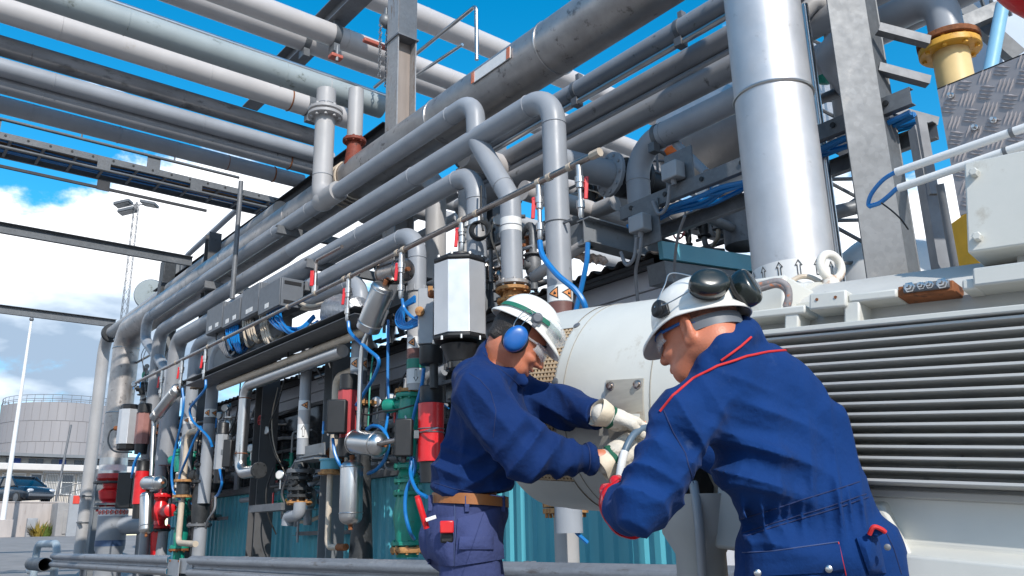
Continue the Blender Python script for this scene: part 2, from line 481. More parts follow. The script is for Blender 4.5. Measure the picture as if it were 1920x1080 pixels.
M['sign_red'] = mat('red_print', (0.60, 0.05, 0.03), 0.5)
M['brown_band'] = mat('brown_marker_band', (0.14, 0.06, 0.05), 0.5)
M['green_band'] = mat('green_marker_band', (0.01, 0.20, 0.14), 0.45)
M['blue_band'] = mat('blue_marker_band', (0.045, 0.085, 0.17), 0.45)
# ================================================================== SETTING
M['asphalt'] = mat('asphalt', (0.225, 0.21, 0.20), 0.9, 0, 0.14, 1.3, dirt=(0.27, 0.255, 0.245), dirt_amt=0.4, dirt_scale=0.7, bump=0.3, bscale=80)
M['concrete'] = mat('board_marked_concrete', (0.40, 0.355, 0.33), 0.85, 0, 0.12, 3, stretch=(2, 2, 0.25), dirt=(0.27, 0.23, 0.21), dirt_amt=0.4, bump=0.2, bscale=20)
M['concrete_grey'] = mat('grey_concrete', (0.30, 0.29, 0.285), 0.85, 0, 0.12, 3, bump=0.2, bscale=20)
M['tank'] = mat('storage_tank_paint', (0.25, 0.237, 0.24), 0.7, 0, 0.05, 0.5, stretch=(1, 1, 0.12), dirt=(0.215, 0.20, 0.20), dirt_amt=0.35, dirt_scale=0.6)
M['tank_seam'] = mat('storage_tank_seam', (0.205, 0.195, 0.2), 0.7)
M['render_wall'] = mat('cream_render', (0.60, 0.53, 0.45), 0.85, 0, 0.07, 0.8)
M['fascia'] = mat('pale_fascia', (0.58, 0.55, 0.52), 0.7, 0, 0.06, 1)
M['blue_panel'] = mat('blue_window_panel', (0.02, 0.08, 0.38), 0.5)
M['glass_far'] = mat('office_glass', (0.10, 0.115, 0.13), 0.12, 0, 0.3, 0.7, spec=0.8)
M['blind'] = mat('window_blind', (0.50, 0.48, 0.45), 0.7, 0, 0.1, 2)
M['leaf'] = mat('weed_leaves', (0.10, 0.15, 0.025), 0.6, 0, 0.4, 9)
M['leaf2'] = mat('dry_weed_leaves', (0.26, 0.19, 0.03), 0.6, 0, 0.3, 9)

def gz(y):
    if y < 24: return 0.0
    if y > 44: return 1.3
    t = (y - 24) / 20
    return 1.3 * t * t * (3 - 2 * t)
g = MB()
ys = [-400, -60, -10, 0, 10, 20] + [24 + i * 2 for i in range(11)] + [60, 120, 300, 1000, 3500]
xs = [-3500, -600, -100, -20, 0, 20, 100, 600, 3500]
vs = [V((x, y, gz(y))) for y in ys for x in xs]
n = len(xs)
g.add(vs, [(j * n + i, j * n + i + 1, (j + 1) * n + i + 1, (j + 1) * n + i) for j in range(len(ys) - 1) for i in range(n - 1)])
kind(g.build('ground', M['asphalt']), 'structure')

# raised terrace behind the retaining wall
tb = MB(); tb.box((-10, 68, 2.0), (44, 43.4, 1.70)); kind(tb.build('terrace', M['asphalt']), 'structure')
w = thing('retaining_wall', 'long low board-marked concrete retaining wall below the parked car', 'wall', V((0, 46, 1.3)))
m = MB(); m.box((-9.5, 46.15, 2.0), (38, 0.3, 1.7)); m.build('wall', M['concrete'], w, bev=0.02)
m = MB(); m.box((-9.5, 46.15, 2.88), (38, 0.36, 0.06)); m.build('coping', M['concrete'], w, bev=0.01)
for i, (px, s, lab) in enumerate(((57, 0.9, 'grey metal cabinet standing against the concrete retaining wall'),)):
    p = P(57, 1002, Y=45.7)
    b = thing('utility_cabinet', lab, 'cabinet', V((p.x, 45.7, 1.3)))
    m = MB(); m.box((p.x, 45.72, 1.3 + 0.42), (0.42, 0.3, 0.84)); m.build('body', M['grey_mid'], b, bev=0.02)
    m = MB(); m.box((p.x, 45.55, 1.3 + 0.45), (0.34, 0.03, 0.66)); d = m.build('door', M['grey_mid'], b, bev=0.008)
# weeds at the foot of the wall
def weed(px, py, h, n, mt, lab):
    p = P(px, py, Y=45.4); m = MB()
    for k in range(n):
        a = random.uniform(0, 2 * PI); l = h * random.uniform(.5, 1); q = V((p.x, 45.4, 1.3)) + V((math.cos(a) * .3 * random.random(), math.sin(a) * .2 * random.random(), 0))
        tip = q + V((math.cos(a) * l * .45, math.sin(a) * l * .3, l * random.uniform(.4, 1)))
        s = V((-math.sin(a), math.cos(a), 0)) * 0.035
        mid = (q + tip) / 2 + V((0, 0, .05))
        m.add([q - s * .4, mid - s, tip, mid + s, q + s * .4], [(0, 1, 2, 3, 4)])
    tag(m.build('weed_clump', mt, flat=True), lab, 'plant')
weed(72, 1003, 0.85, 150, M['leaf2'], 'yellowing weed clump at the foot of the retaining wall')
weed(86, 1003, 0.75, 150, M['leaf'], 'green weed clump beside the yellowing one below the wall')

# office building behind
Yb = 69.0
def bx(px): return P(px, 900, Y=Yb).x
def bz(py, px=120): return P(px, py, Y=Yb).z
b = thing('office_building', 'long low cream office building with blue window panels before the storage tank', 'building', V((10, Yb, 2.85)))
x0, x1 = bx(-260), bx(420)
m = MB(); m.box(((x0 + x1) / 2, Yb + 4.0, (2.85 + bz(873)) / 2), (x1 - x0, 8, bz(873) - 2.85)); m.build('wall', M['render_wall'], b)
m = MB(); m.box(((x0 + x1) / 2, Yb + 3.6, (bz(885) + bz(873)) / 2), (x1 - x0 + 1, 9.2, bz(873) - bz(885))); m.build('canopy', M['fascia'], b, bev=0.05)
m = MB(); m.box(((x0 + x1) / 2, Yb + 5.2, (bz(871) + bz(856)) / 2), (x1 - x0, 8, bz(856) - bz(871) - .1)); m.build('upper_storey', M['fascia'], b)
m = MB(); m.box(((x0 + x1) / 2, Yb + 4.9, bz(854)), (x1 - x0 + .6, 9.0, 0.22)); m.build('roof', M['column'], b)
# the clerestory band
zl, zu = bz(870.5), bz(858)
for i in range(34):
    pxa = -90 + i * 14.5
    xa, xb = bx(pxa), bx(pxa + 13.2)
    m = MB(); m.box(((xa + xb) / 2, Yb + 1.18, (zl + zu) / 2), (xb - xa, 0.06, zu - zl - .1))
    if i in (8, 14, 18, 24): m.build('blue_panel', M['blue_panel'], b)
    else: m.build('window', M['glass_far'] if i % 3 else M['blind'], b)
for i, (pa, pb, bl) in enumerate(((-60, -36, 0), (-28, -4, 1), (4, 15, 1), (22, 46, 1), (56, 78, 0), (86, 108, 1), (116, 138, 0), (146, 170, 1), (180, 204, 0), (215, 240, 0))):
    xa, xb = bx(pa), bx(pb); za, zb = bz(927), bz(890)
    m = MB()
    for (cx, cz, sx, sz) in (((xa + xb) / 2, zb, xb - xa + .1, .09), ((xa + xb) / 2, za, xb - xa + .1, .09), (xa, (za + zb) / 2, .09, zb - za), (xb, (za + zb) / 2, .09, zb - za), ((xa + xb) / 2, za + (zb - za) * .6, xb - xa, .05)):
        m.box((cx, Yb - .05, cz), (sx, .12, sz))
    fr = m.build('window', M['white'], b)
    m = MB(); m.box(((xa + xb) / 2, Yb - .02, (za + zb) / 2), (xb - xa, .05, zb - za)); m.build('pane', M['blind'] if bl else M['glass_far'], fr)

# storage tank
tp = P(128, 748, D=122); R = 8.2
tk = thing('storage_tank', 'huge pale grey cylindrical storage tank behind the office building', 'tank', V((tp.x, tp.y, 1.3)))
H = 19.6
m = MB(); m.lathe((tp.x, tp.y, 1.3), (0, 0, 1), [(0, R), (H - 1.6, R), (H - 1.55, R - .03), (H - .9, R * .5), (H - .7, .2)], 72); m.build('shell', M['tank'], tk)
m = MB()
for z in (3.5, 6.7, 9.8, 12.8, 15.6, 18.3): m.torus((tp.x, tp.y, 1.3 + z), (0, 0, 1), R + .01, .035, 72, 5)
for k in range(48):
    a = 2 * PI * k / 48
    for j, (za, zb) in enumerate(((0, 3.5), (3.5, 6.7), (6.7, 9.8), (9.8, 12.8), (12.8, 15.6), (15.6, 18.3))):
        w_ = a + (j % 2) * PI / 48
        q = V((tp.x + math.cos(w_) * R, tp.y + math.sin(w_) * R, 1.3))
        m.box(q + V((0, 0, (za + zb) / 2)), (.05, .05, zb - za))
m.build('weld_seams', M['tank_seam'], tk)
m = MB()
for z in (.55, 1.1): m.torus((tp.x, tp.y, 1.3 + H - 1.6 + z), (0, 0, 1), R - .1, .035, 72, 5)
for k in range(44):
    a = 2 * PI * k / 44; q = V((tp.x + math.cos(a) * (R - .1), tp.y + math.sin(a) * (R - .1), 1.3 + H - 1.6))
    m.cyl(q, q + V((0, 0, 1.1)), .03, 6)
m.build('railing', M['galv_dark'], tk)
# little vent louvres on the tank's right flank
m = MB()
dirc = V((CAM.x - tp.x, CAM.y - tp.y, 0)).normalized(); side = V((-dirc.y, dirc.x, 0))
ang0 = math.atan2(dirc.y, dirc.x) + 0.55
for r_ in range(6):
    for c_ in range(5):
        a = ang0 + c_ * .05; q = V((tp.x + math.cos(a) * R, tp.y + math.sin(a) * R, 12.5 - r_ * .75))
        m.box(q, (.22, .22, .3), (V((math.cos(a), math.sin(a), 0)), V((-math.sin(a), math.cos(a), 0)), V((0, 0, 1))))
m.build('vent_slots', M['tank_seam'], tk)

# flagpole
pb = P(4, 982, Y=43.5); pt_ = P(70, 600, Y=43.5)
fp = thing('flagpole', 'tall white tapered flagpole on a concrete block by the wall', 'flagpole', V((pb.x, 43.5, 1.3)))
m = MB(); m.lathe((pb.x, 43.5, 1.3), (0, 0, 1), [(0, .115), (3, .10), (pt_.z - 1.45, .055), (pt_.z - 1.40, .05)], 14); m.build('pole', M['white'], fp)
m = MB(); m.ball((pb.x, 43.5, pt_.z), .1, 10, 8); m.build('finial', M['galv_dark'], fp)
m = MB(); m.box((pb.x, 43.5, 1.65), (.75, .6, .75)); m.build('base_block', M['concrete'], fp, bev=.02)

# floodlight mast, far
mb_ = P(256, 384, D=95)
fl = thing('floodlight_mast', 'thin lattice mast carrying three square floodlights against the cloud', 'mast', V((mb_.x, mb_.y, 1.3)))
m = MB(); top = mb_.z; s0, s1 = .75, .45
cs = [(-1, -1), (1, -1), (1, 1), (-1, 1)]
for c in cs: m.cyl((mb_.x + c[0] * s0 / 2, mb_.y + c[1] * s0 / 2, 1.3), (mb_.x + c[0] * s1 / 2, mb_.y + c[1] * s1 / 2, top), .035, 5)
nz_ = 34
for k in range(nz_):
    za, zb = 1.3 + (top - 1.3) * k / nz_, 1.3 + (top - 1.3) * (k + 1) / nz_
    sa, sb = s0 + (s1 - s0) * k / nz_, s0 + (s1 - s0) * (k + 1) / nz_
    for i in range(4):
        a, c = cs[i], cs[(i + 1) % 4]
        m.cyl((mb_.x + a[0] * sa / 2, mb_.y + a[1] * sa / 2, za), (mb_.x + c[0] * sb / 2, mb_.y + c[1] * sb / 2, zb), .018, 4)
m.build('lattice', M['galv'], fl)
m = MB(); m.cyl(mb_ - C_R * 1.4, mb_ + C_R * 1.6, .06, 6); m.cyl(mb_ - V((0, 0, .6)), mb_ + V((0, 0, .3)), .12, 8); m.build('crossarm', M['galv_dark'], fl)
for (ox, oz, tilt) in ((-1.5, .15, .5), (-.95, -.75, .5), (1.45, .1, -.4)):
    q = mb_ + C_R * ox + V((0, 0, oz))
    ax = (C_R * math.cos(tilt * .5) + V((0, 0, math.sin(tilt * .5))), V((0, 0, 1)).cross(C_R), V((0, 0, 1)))
    m = MB(); m.box(q, (1.75, 1.3, .34), ax); fx = m.build('floodlight', M['galv'], fl, bev=.05)
    m = MB(); m.box(q - V((0, 0, .2)), (1.45, 1.0, .06), ax); m.build('lens', M['blind'], fx)

# parked car on the terrace
def car(px, py, lab):
    p = P(px, py, Y=49.4); z0 = 2.86
    root = thing('parked_car', lab, 'car', V((p.x, 49.4, z0)))
    L_, W_ = 4.1, 1.66
    stations = [(-.5, .42, .60, .55), (-.485, .30, .80, .72), (-.42, .22, .86, .80), (-.28, .20, .90, .83), (0, .2, .92, .84), (.2, .2, .92, .84), (.34, .2, .88, .82), (.45, .22, .78, .76), (.49, .30, .66, .68), (.5, .40, .58, .52)]
    m = MB(); vs = []; fs = []; k = 10
    for (t, zl, zh, hw) in stations:
        for i in range(k):
            a = 2 * PI * i / k + PI / k
            cx = math.copysign(abs(math.cos(a)) ** .35, math.cos(a)) * hw * W_ / 1.66; cz = math.copysign(abs(math.sin(a)) ** .45, math.sin(a))
            vs.append(V((p.x + t * L_, 49.4 + cx, z0 + (zl + zh) / 2 + cz * (zh - zl) / 2)))
    for j in range(len(stations) - 1):
        for i in range(k): fs.append((j * k + i, j * k + (i + 1) % k, (j + 1) * k + (i + 1) % k, (j + 1) * k + i))
    fs += [tuple(range(k)), tuple(range((len(stations) - 1) * k, len(stations) * k))]
    m.add(vs, fs); m.build('body', M['car_paint'], root, ang=50)
    def cab(o, zt, zb, name, mt, shrink):
        m = MB(); bot = [(-.40, 1), (.27, 1)]; top_ = [(-.24, .82), (.10, .82)]
        xs_ = [-.44, -.26, .10, .28]; zs_ = [zb, zt, zt, zb]; hw = [.76, .60, .60, .76]
        vs = []
        for sgn in (-1, 1):
            for x_, z_, h_ in zip(xs_, zs_, hw): vs.append(V((p.x + x_ * L_, 49.4 + sgn * h_ * shrink, z0 + z_)))
        m.add(vs, [(0, 1, 2, 3), (7, 6, 5, 4), (0, 4, 5, 1), (1, 5, 6, 2), (2, 6, 7, 3), (3, 7, 4, 0)])
        return m.build(name, mt, root, bev=o)
    cab(.06, 1.36, .86, 'cabin_glass', M['car_glass'], 1.0)
    m = MB(); m.box((p.x - .08 * L_, 49.4, z0 + 1.375), (1.5, 1.16, .06)); m.build('roof', M['car_paint'], root, bev=.025)
    for (xa, xb) in ((-.44, -.26), (.28, .10), (-.08, -.08)):
        m = MB()
        for sg in (-1, 1): m.cyl((p.x + xa * L_, 49.4 + sg * .78, z0 + .86), (p.x + xb * L_, 49.4 + sg * .615, z0 + 1.37), .035, 6)
        m.build('pillar', M['car_paint'], root)
    for sx in (-.31, .31):
        for sg in (-1, 1):
            c = V((p.x + sx * L_, 49.4 + sg * .72, z0 + .31)); m = MB()
            m.lathe(c - V((0, .1, 0)), (0, 1, 0), [(0, .27), (.03, .31), (.17, .31), (.2, .27)], 20); wh = m.build('wheel', M['black_rub'], root)
            m = MB(); m.lathe(c - V((0, .11, 0)), (0, 1, 0), [(0, .12), (.01, .2), (.21, .2), (.22, .12)], 14); m.build('rim', M['galv'], wh)
    root.rotation_euler.z = math.radians(-68)
    for sg in (-1, 1):
        m = MB(); m.ball((p.x + .478 * L_, 49.4 + sg * .55, z0 + .64), (.10, .17, .09), 10, 8); m.build('headlight', M['lamp_glass'], root)
        m = MB(); m.ball((p.x + .18 * L_, 49.4 + sg * .92, z0 + .95), (.07, .1, .07), 8, 6); m.build('mirror', M['car_paint'], root)
    m = MB(); m.box((p.x + .495 * L_, 49.4, z0 + .42), (.08, 1.3, .14)); m.build('bumper', M['grey_box'], root, bev=.03)
M['car_paint'] = mat('dark_blue_car_paint', (0.018, 0.03, 0.045), 0.25, 0.3, 0.06, 3, coat=0.7)
M['car_glass'] = mat('car_glass', (0.012, 0.016, 0.02), 0.06, 0, 0.1, 3, spec=0.9)
M['lamp_glass'] = mat('headlamp_glass', (0.55, 0.56, 0.58), 0.15, 0.2, 0.1, 3)
car(30, 940, 'dark blue parked hatchback above the retaining wall left of the pipes')
# gate post with a red notice, steps railing
p = P(119, 1010, Y=45.0)
o = MB(); o.box((p.x, 45.3, 2.05), (.95, 1.4, 1.5)); o.box((p.x + .05, 44.58, 1.95), (.5, .06, 1.1))
tag(o.build('wing_wall', M['concrete_grey'], bev=.02), 'short grey concrete wing wall with a dark recess at the ramp', 'wall')
p = P(133, 1012, Y=44.0)
sg = thing('notice_board', 'grey upright board with a square red notice at the ramp', 'sign', V((p.x, 44, 1.3)))
m = MB(); m.box((p.x, 44, 2.2), (.50, .12, 1.85)); m.build('post', M['grey_mid'], sg, bev=.01)
m = MB(); m.box((p.x + .02, 43.92, 2.92), (.30, .03, .36)); m.build('notice', M['sign_red'], sg)
rl = thing('stair_railing', 'thin grey stair railing in front of the office building', 'railing', V((P(150, 930, Y=47).x, 47, 2.85)))
m = MB()
for k in range(9):
    q = P(110 + k * 10, 930, Y=47.0); m.cyl((q.x, 47, 2.85), (q.x, 47, 3.6 + k * .07), .022, 6)
for dz in (.72, .4): m.cyl((P(108, 930, Y=47).x, 47, 2.85 + dz), (P(192, 930, Y=47).x, 47, 2.85 + dz + .6), .025, 6)
m.build('rails', M['galv'], rl)
# fence panel with sagging guy wire
fc = thing('mesh_fence', 'grey barred fence panel in front of the cream office windows', 'fence', V((P(120, 900, Y=52).x, 52, 2.85)))
m = MB(); xa, xb = P(80, 900, Y=52).x, P(215, 900, Y=52).x
for k in range(46): m.cyl((xa + (xb - xa) * k / 45, 52, 2.85), (xa + (xb - xa) * k / 45, 52, 4.75), .014, 4)
for z in (2.95, 4.7): m.cyl((xa, 52, z), (xb, 52, z), .03, 5)
m.build('bars', M['galv'], fc)
m = MB(); q = P(108, 900, Y=52); m.cyl((q.x, 51.9, 2.85), (q.x + .3, 51.9, 7.3), .06, 8); m.build('post', M['galv_dark'], fc)
# ================================================================== SHED, BARRIER, STEELWORK
UZ = V((0, 0, 1)); UX = V((1, 0, 0)); UY = V((0, 1, 0))
M['teal'] = mat('turquoise_corrugated_sheet', (0.075, 0.36, 0.445), 0.42, 0.0, 0.10, 1.5, stretch=(1, 1, .3), dirt=(0.05, 0.20, 0.25), dirt_amt=0.3, bump=0.03)
M['panel'] = mat('pale_grey_wall_panel', (0.50, 0.51, 0.55), 0.5, 0.0, 0.08, 2, dirt=(0.22, 0.22, 0.23), dirt_amt=0.3)
M['shed_glass'] = mat('dark_shed_glass', (0.020, 0.022, 0.026), 0.08, 0, 0.6, 2.5, dirt=(0.06, 0.055, 0.05), dirt_amt=0.3, spec=0.7)
M['roof_sheet'] = mat('brown_roof_sheet', (0.045, 0.038, 0.034), 0.75, 0, 0.3, 5)
M['teal_trim'] = mat('turquoise_fascia_trim', (0.10, 0.34, 0.42), 0.45, 0, 0.08, 2)
M['trim'] = mat('white_corner_trim', (0.60, 0.59, 0.60), 0.5, 0, 0.06, 2)
XS = 6.3; Y0 = 5.25; Y1 = 20.0
sh = thing('shed', 'long turquoise corrugated shed with dark windows behind the pipe rack', 'shed', V((XS, 12, 0)))
m = MB()
pitch = 0.205; outl = []
y = Y0
prof_ = [(0.0, 0.0), (0.07, 0.0), (0.10, -0.035), (0.175, -0.035)]
pts = []
while y < Y1:
    for (dy, dx) in prof_: pts.append((y + dy, XS + dx))
    y += pitch
vs = [V((px_, py_, z)) for z in (0.0, 1.80) for (py_, px_) in pts]; n = len(pts)
vs += [V((px_ + .012, py_, z)) for z in (0.0, 1.80) for (py_, px_) in pts]
fs = [(i, i + 1, n + i + 1, n + i) for i in range(n - 1)] + [(2 * n + i, 3 * n + i, 3 * n + i + 1, 2 * n + i + 1) for i in range(n - 1)]
m.add(vs, fs); m.build('corrugated_cladding', M['teal'], sh, flat=True)
m = MB(); m.box((XS + 1.6, Y0 + .02, 1.9), (3.15, .04, 3.2)); m.box((XS + .26, (Y0 + Y1) / 2, 1.2), (.2, Y1 - Y0 - .1, 2.3)); m.box((XS + 3.1, (Y0 + Y1) / 2, 1.9), (.05, Y1 - Y0, 3.4)); m.box((XS + 1.6, Y1 - .1, 1.9), (3.0, .05, 3.4)); m.build('wall', M['panel'], sh)
m = MB(); m.box((XS - .01, (Y0 + Y1) / 2, 1.855), (.16, Y1 - Y0, .10)); m.build('sill', M['galv'], sh, bev=.006)
m = MB(); m.box((XS - .02, Y0 - .02, .93), (.07, .07, 1.86)); m.build('corner_trim', M['trim'], sh)
m = MB(); m.box((XS + .02, (Y0 + Y1) / 2, 3.45), (.10, Y1 - Y0, .20)); m.box((XS + .03, (Y0 + Y1) / 2, 3.26), (.08, Y1 - Y0, .16)); m.build('head_panel', M['panel'], sh, bev=.004)
m = MB(); yy = Y0 + .05
wins = []
while yy < Y1:
    m.box((XS + .02, yy, 2.54), (.11, .16, 1.27)); wins.append(yy); yy += 1.36
m.each('window_post', M['panel'], sh)
for i, ya in enumerate(wins[:-1]):
    yb = wins[i + 1]
    m = MB(); m.box((XS + .05, (ya + yb) / 2, 2.54), (.03, yb - ya - .16, 1.27)); wp = m.build('window', M['shed_glass'], sh)
    m = MB()
    for z in (1.925, 3.15): m.box((XS + .03, (ya + yb) / 2, z), (.06, yb - ya - .17, .045))
    m.box((XS + .03, ya + .1, 2.54), (.06, .04, 1.2)); m.box((XS + .03, yb - .1, 2.54), (.06, .04, 1.2)); m.build('frame', M['galv_dark'], wp)
# roof sheet of corrugated profile with slope towards the front
m = MB(); pts = []; y = Y0 - .28; k = 0
while y < Y1 + .2:
    for (dy, dz) in ((0, 0), (.045, .012), (.085, .045), (.125, .045), (.165, .012)): pts.append((y + dy, dz))
    y += .20
n = len(pts)
vs = []
for (x_, z_) in ((XS - .24, 3.60), (XS + 3.3, 3.94)):
    for t in (0, .016): vs += [V((x_, yy, z_ + dz + t)) for (yy, dz) in pts]
fs = []
for i in range(n - 1):
    fs += [(i, i + 1, 2 * n + i + 1, 2 * n + i), (n + i, 3 * n + i, 3 * n + i + 1, n + i + 1), (i, n + i, n + i + 1, i + 1)]
m.add(vs, fs); m.build('roof', M['roof_sheet'], sh, flat=True)
m = MB()
a = (V((5.72, 0, .52)).normalized(), UY, V((-.52, 0, 5.72)).normalized())
m.box((XS + 1.44, Y0 - .31, 3.71), (3.8, .05, .17), a); m.build('fascia', M['teal_trim'], sh)
m = MB(); m.box((XS + 1.44, Y0 - .2, 3.51), (3.7, .22, .20), a); m.build('soffit', M['galv'], sh)
m = MB(); m.box((XS - .10, (Y0 + Y1) / 2, 3.575), (.2, Y1 - Y0, .04)); m.box((XS - .17, (Y0 + Y1) / 2, 3.55), (.04, Y1 - Y0, .08)); m.build('eaves_board', M['beam_dark'], sh)

# crash barrier
gr = thing('guard_rail', 'long galvanised crash barrier running in front of the valves and workers', 'guard rail', V((4.5, 12, 0)))
def wprof(t=.004):
    o = [(0.0, -.155), (.012, -.155), (.075, -.118), (.083, -.095), (.083, -.072), (.075, -.052), (.014, -.022), (.008, 0), (.014, .022), (.075, .052), (.083, .072), (.083, .095), (.075, .118), (.012, .155), (0.0, .155)]
    return o + [(x - .006, y_) for (x, y_) in reversed(o)]
def wrail(ya, yb):
    m = MB(); m.prof((4.57, ya, .625), (4.57, yb, .625), [(-x, y_) for (x, y_) in wprof()] if True else 0)
    return m
M['rail'] = mat('weathered_galvanised_rail', (0.25, 0.26, 0.28), 0.5, 0.4, 0.12, 3, stretch=(3, .6, 3), dirt=(0.14, 0.125, 0.12), dirt_amt=0.45, dirt_scale=4, spangle=0.08, bump=.05)
xr = 4.57
for (ya, yb) in ((2.0, 13.3), (14.25, 22.6)):
    m = MB()
    # outline across = -X (towards the yard)
    vs = []; o = wprof()
    for y_ in (ya, yb): vs += [V((xr - a_, y_, .625 + b_)) for (a_, b_) in o]
    n = len(o)
    m.add(vs, [(i, (i + 1) % n, n + (i + 1) % n, n + i) for i in range(n)] + [tuple(range(n)), tuple(range(2 * n - 1, n - 1, -1))])
    m.build('rail_beam', M['rail'], gr, ang=25)
m = MB(); m.box((xr - .045, 13.98, .60), (.012, .62, .24), (UX, V((0.05, 1, .02)).normalized(), UZ)); m.box((xr - .02, 13.5, .63), (.012, .6, .22)); m.each('splice_plate', M['grey_mid'], gr, bev=.004)
for y_ in (2.6, 5.6, 8.6, 11.6, 15.0, 17.6, 20.4):
    m = MB(); m.channel((xr + .10, y_, 0), (xr + .10, y_, .78), .10, .055, .006, up=(0, 1, 0)); m.box((xr + .045, y_, .63), (.09, .12, .2)); m.build('post', M['rail'], gr)
m = MB()
for y_ in (12.9, 13.2, 13.7, 14.1, 14.4): m.lathe((xr - .06, y_, .70), (-1, 0, 0), [(0, .018), (.014, .018)], 6)
m.build('bolts', M['rust'], gr)
# open ended pipe lying at the barrier's far end and its hoop
e = P(62, 1054, X=4.55)
op = MB(); q0 = V((4.52, e.y, .52)); q1 = V((4.52, e.y - 1.6, .52))
op.lathe(q0, q1 - q0, [(0, .155), (1.6, .155), (1.6, .145), (.02, .145), (.0, .146)], 24)
tag(op.build('open_pipe', M['galv']), 'open-ended galvanised pipe lying beside the far end of the crash barrier', 'pipe')
hp = MB(); b0 = P(63, 1076, X=4.9); hz = P(80, 1020, X=4.9).z
hp.pipe([(4.9, b0.y, 0), (4.9, b0.y, hz), (4.9, b0.y - 2.4, hz), (4.9, b0.y - 2.4, 0)], .09, .28)
tag(hp.build('bollard_hoop', mat('pale_blue_grey_paint', (0.30, 0.36, 0.40), .45)), 'pale blue-grey steel hoop guarding the foot of the thin grey riser', 'hoop barrier')

# steel columns of the rack
def hcol(name, lab, x, y, z0, z1, w=.26, mt='column', base=True, ax=None):
    t = thing(name, lab, 'column', V((x, y, z0)), 'steel columns of the pipe rack')
    m = MB(); m.ibeam((x, y, z0 + (.02 if base else 0)), (x, y, z1), w, w, .018, .012, up=ax or (0, 1, 0)); m.build('shaft', M[mt], t)
    if base:
        m = MB(); m.box((x, y, z0 + .01), (w + .16, w + .16, .02)); m.bolts((x, y, z0 + .02), UZ, w * .75, 4, .016, .05, PI / 4); m.build('base_plate', M['column_dark'], t)
    return t
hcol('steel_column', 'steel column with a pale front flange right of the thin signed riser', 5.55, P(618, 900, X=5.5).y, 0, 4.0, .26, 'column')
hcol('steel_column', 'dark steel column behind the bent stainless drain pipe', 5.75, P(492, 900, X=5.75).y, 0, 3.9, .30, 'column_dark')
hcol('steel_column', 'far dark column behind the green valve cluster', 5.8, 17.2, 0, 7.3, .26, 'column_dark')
hcol('steel_column', 'rear steel column rising behind the grey bent pipes', 7.2, 9.2, 0, 7.4, .28, 'column')
t = hcol('steel_column', 'tall galvanised column standing up through the crossing pipes at the top', 6.15, P(752, 150, X=6.15).y, 3.9, 11.2, .34, 'galv_rust', base=False, ax=(1, 0, 0))
cy = P(752, 150, X=6.15).y
m = MB(); m.box((6.15, cy - .010, 6.4), (.295, .006, 5.0)); m.build('web_plate', mat('brown_stained_web', (.27, .225, .195), .6, .1, .15, 3, stretch=(3, 3, .4), dirt=(.36, .34, .33), dirt_amt=.35), t)
ct = P(755, 78, X=6.15).z
m = MB(); m.box((6.15, cy, ct + 1.0), (.33, .37, 2.0)); m.build('sleeve', M['galv'], t, bev=.004)
m = MB(); m.box((6.15, cy, ct), (.38, .42, .03)); m.build('cap_plate', M['galv_dark'], t)
# dark longitudinal carrier under the overhead pipes, its legs beyond view
cb = MB(); cb.ibeam((6.35, 10.9, 7.36), (6.35, 23, 7.36), .26, .2, .02, .014)
tag(cb.build('carrier_beam', M['beam_dark']), 'near-black steel beam carrying the ends of the overhead pipes', 'beam')
# two inclined-looking beams by the tall column
p0 = P(737, -30, D=12.2); p1 = P(578, 122, D=15.6)
pb_ = MB(); zz = (p0.z + p1.z) / 2
pb_.ibeam((6.15, cy - .2, 10.35), (6.15, cy + 6.4, 10.35), .42, .34, .022, .014)
tag(pb_.build('header_beam', M['galv_dark']), 'deep grey header beam meeting the tall galvanised column at the top', 'beam')
# U beam and brackets under the pipes
ub = MB(); ub.ibeam((5.62, 8.6, 4.02), (5.62, 20.5, 4.02), .26, .18, .016, .012)
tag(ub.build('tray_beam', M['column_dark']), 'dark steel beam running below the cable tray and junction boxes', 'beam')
def bracket(px, py, xa, xb, lab, y=None, mt='galv', z=None):
    p = P(px, py, X=xa); o = MB(); yy = p.y if y is None else y; zz = p.z if z is None else z
    o.channel((xa, yy, zz), (xb, yy, zz), .13, .09, .009, up=UZ, flip=1)
    return tag(o.build('support_bracket', M[mt]), lab, 'bracket', 'channel brackets carrying the bent grey pipes')
bracket(520, 428, 5.0, 6.35, 'pale channel bracket under the upper grey pipe left of its flanged riser')
bracket(384, 532, 5.0, 6.35, 'dark channel bracket under the grey pipes above the junction boxes', mt='galv_dark')
bracket(575, 492, 5.0, 6.35, 'channel bracket beside the thin bent sample line', mt='galv_dark')
bracket(572, 535, 5.05, 6.4, 'channel bracket under the third grey pipe near a red lever', mt='galv_dark')
# crossbeams to the yard side, far left
def crossbeam(px, py, lab, h=.24):
    p = P(px, py, X=6.2); o = MB(); o.channel((-18, p.y, p.z), (6.25, p.y, p.z), h, .10, .01, up=UZ, flip=-1)
    return tag(o.build('crossbeam', M['galv']), lab, 'beam', 'pale beams spanning the yard on the left')
crossbeam(356, 491, 'upper of the two pale beams spanning the cloudy sky')
crossbeam(213, 607, 'lower of the two pale beams, ending at the thin grey riser')
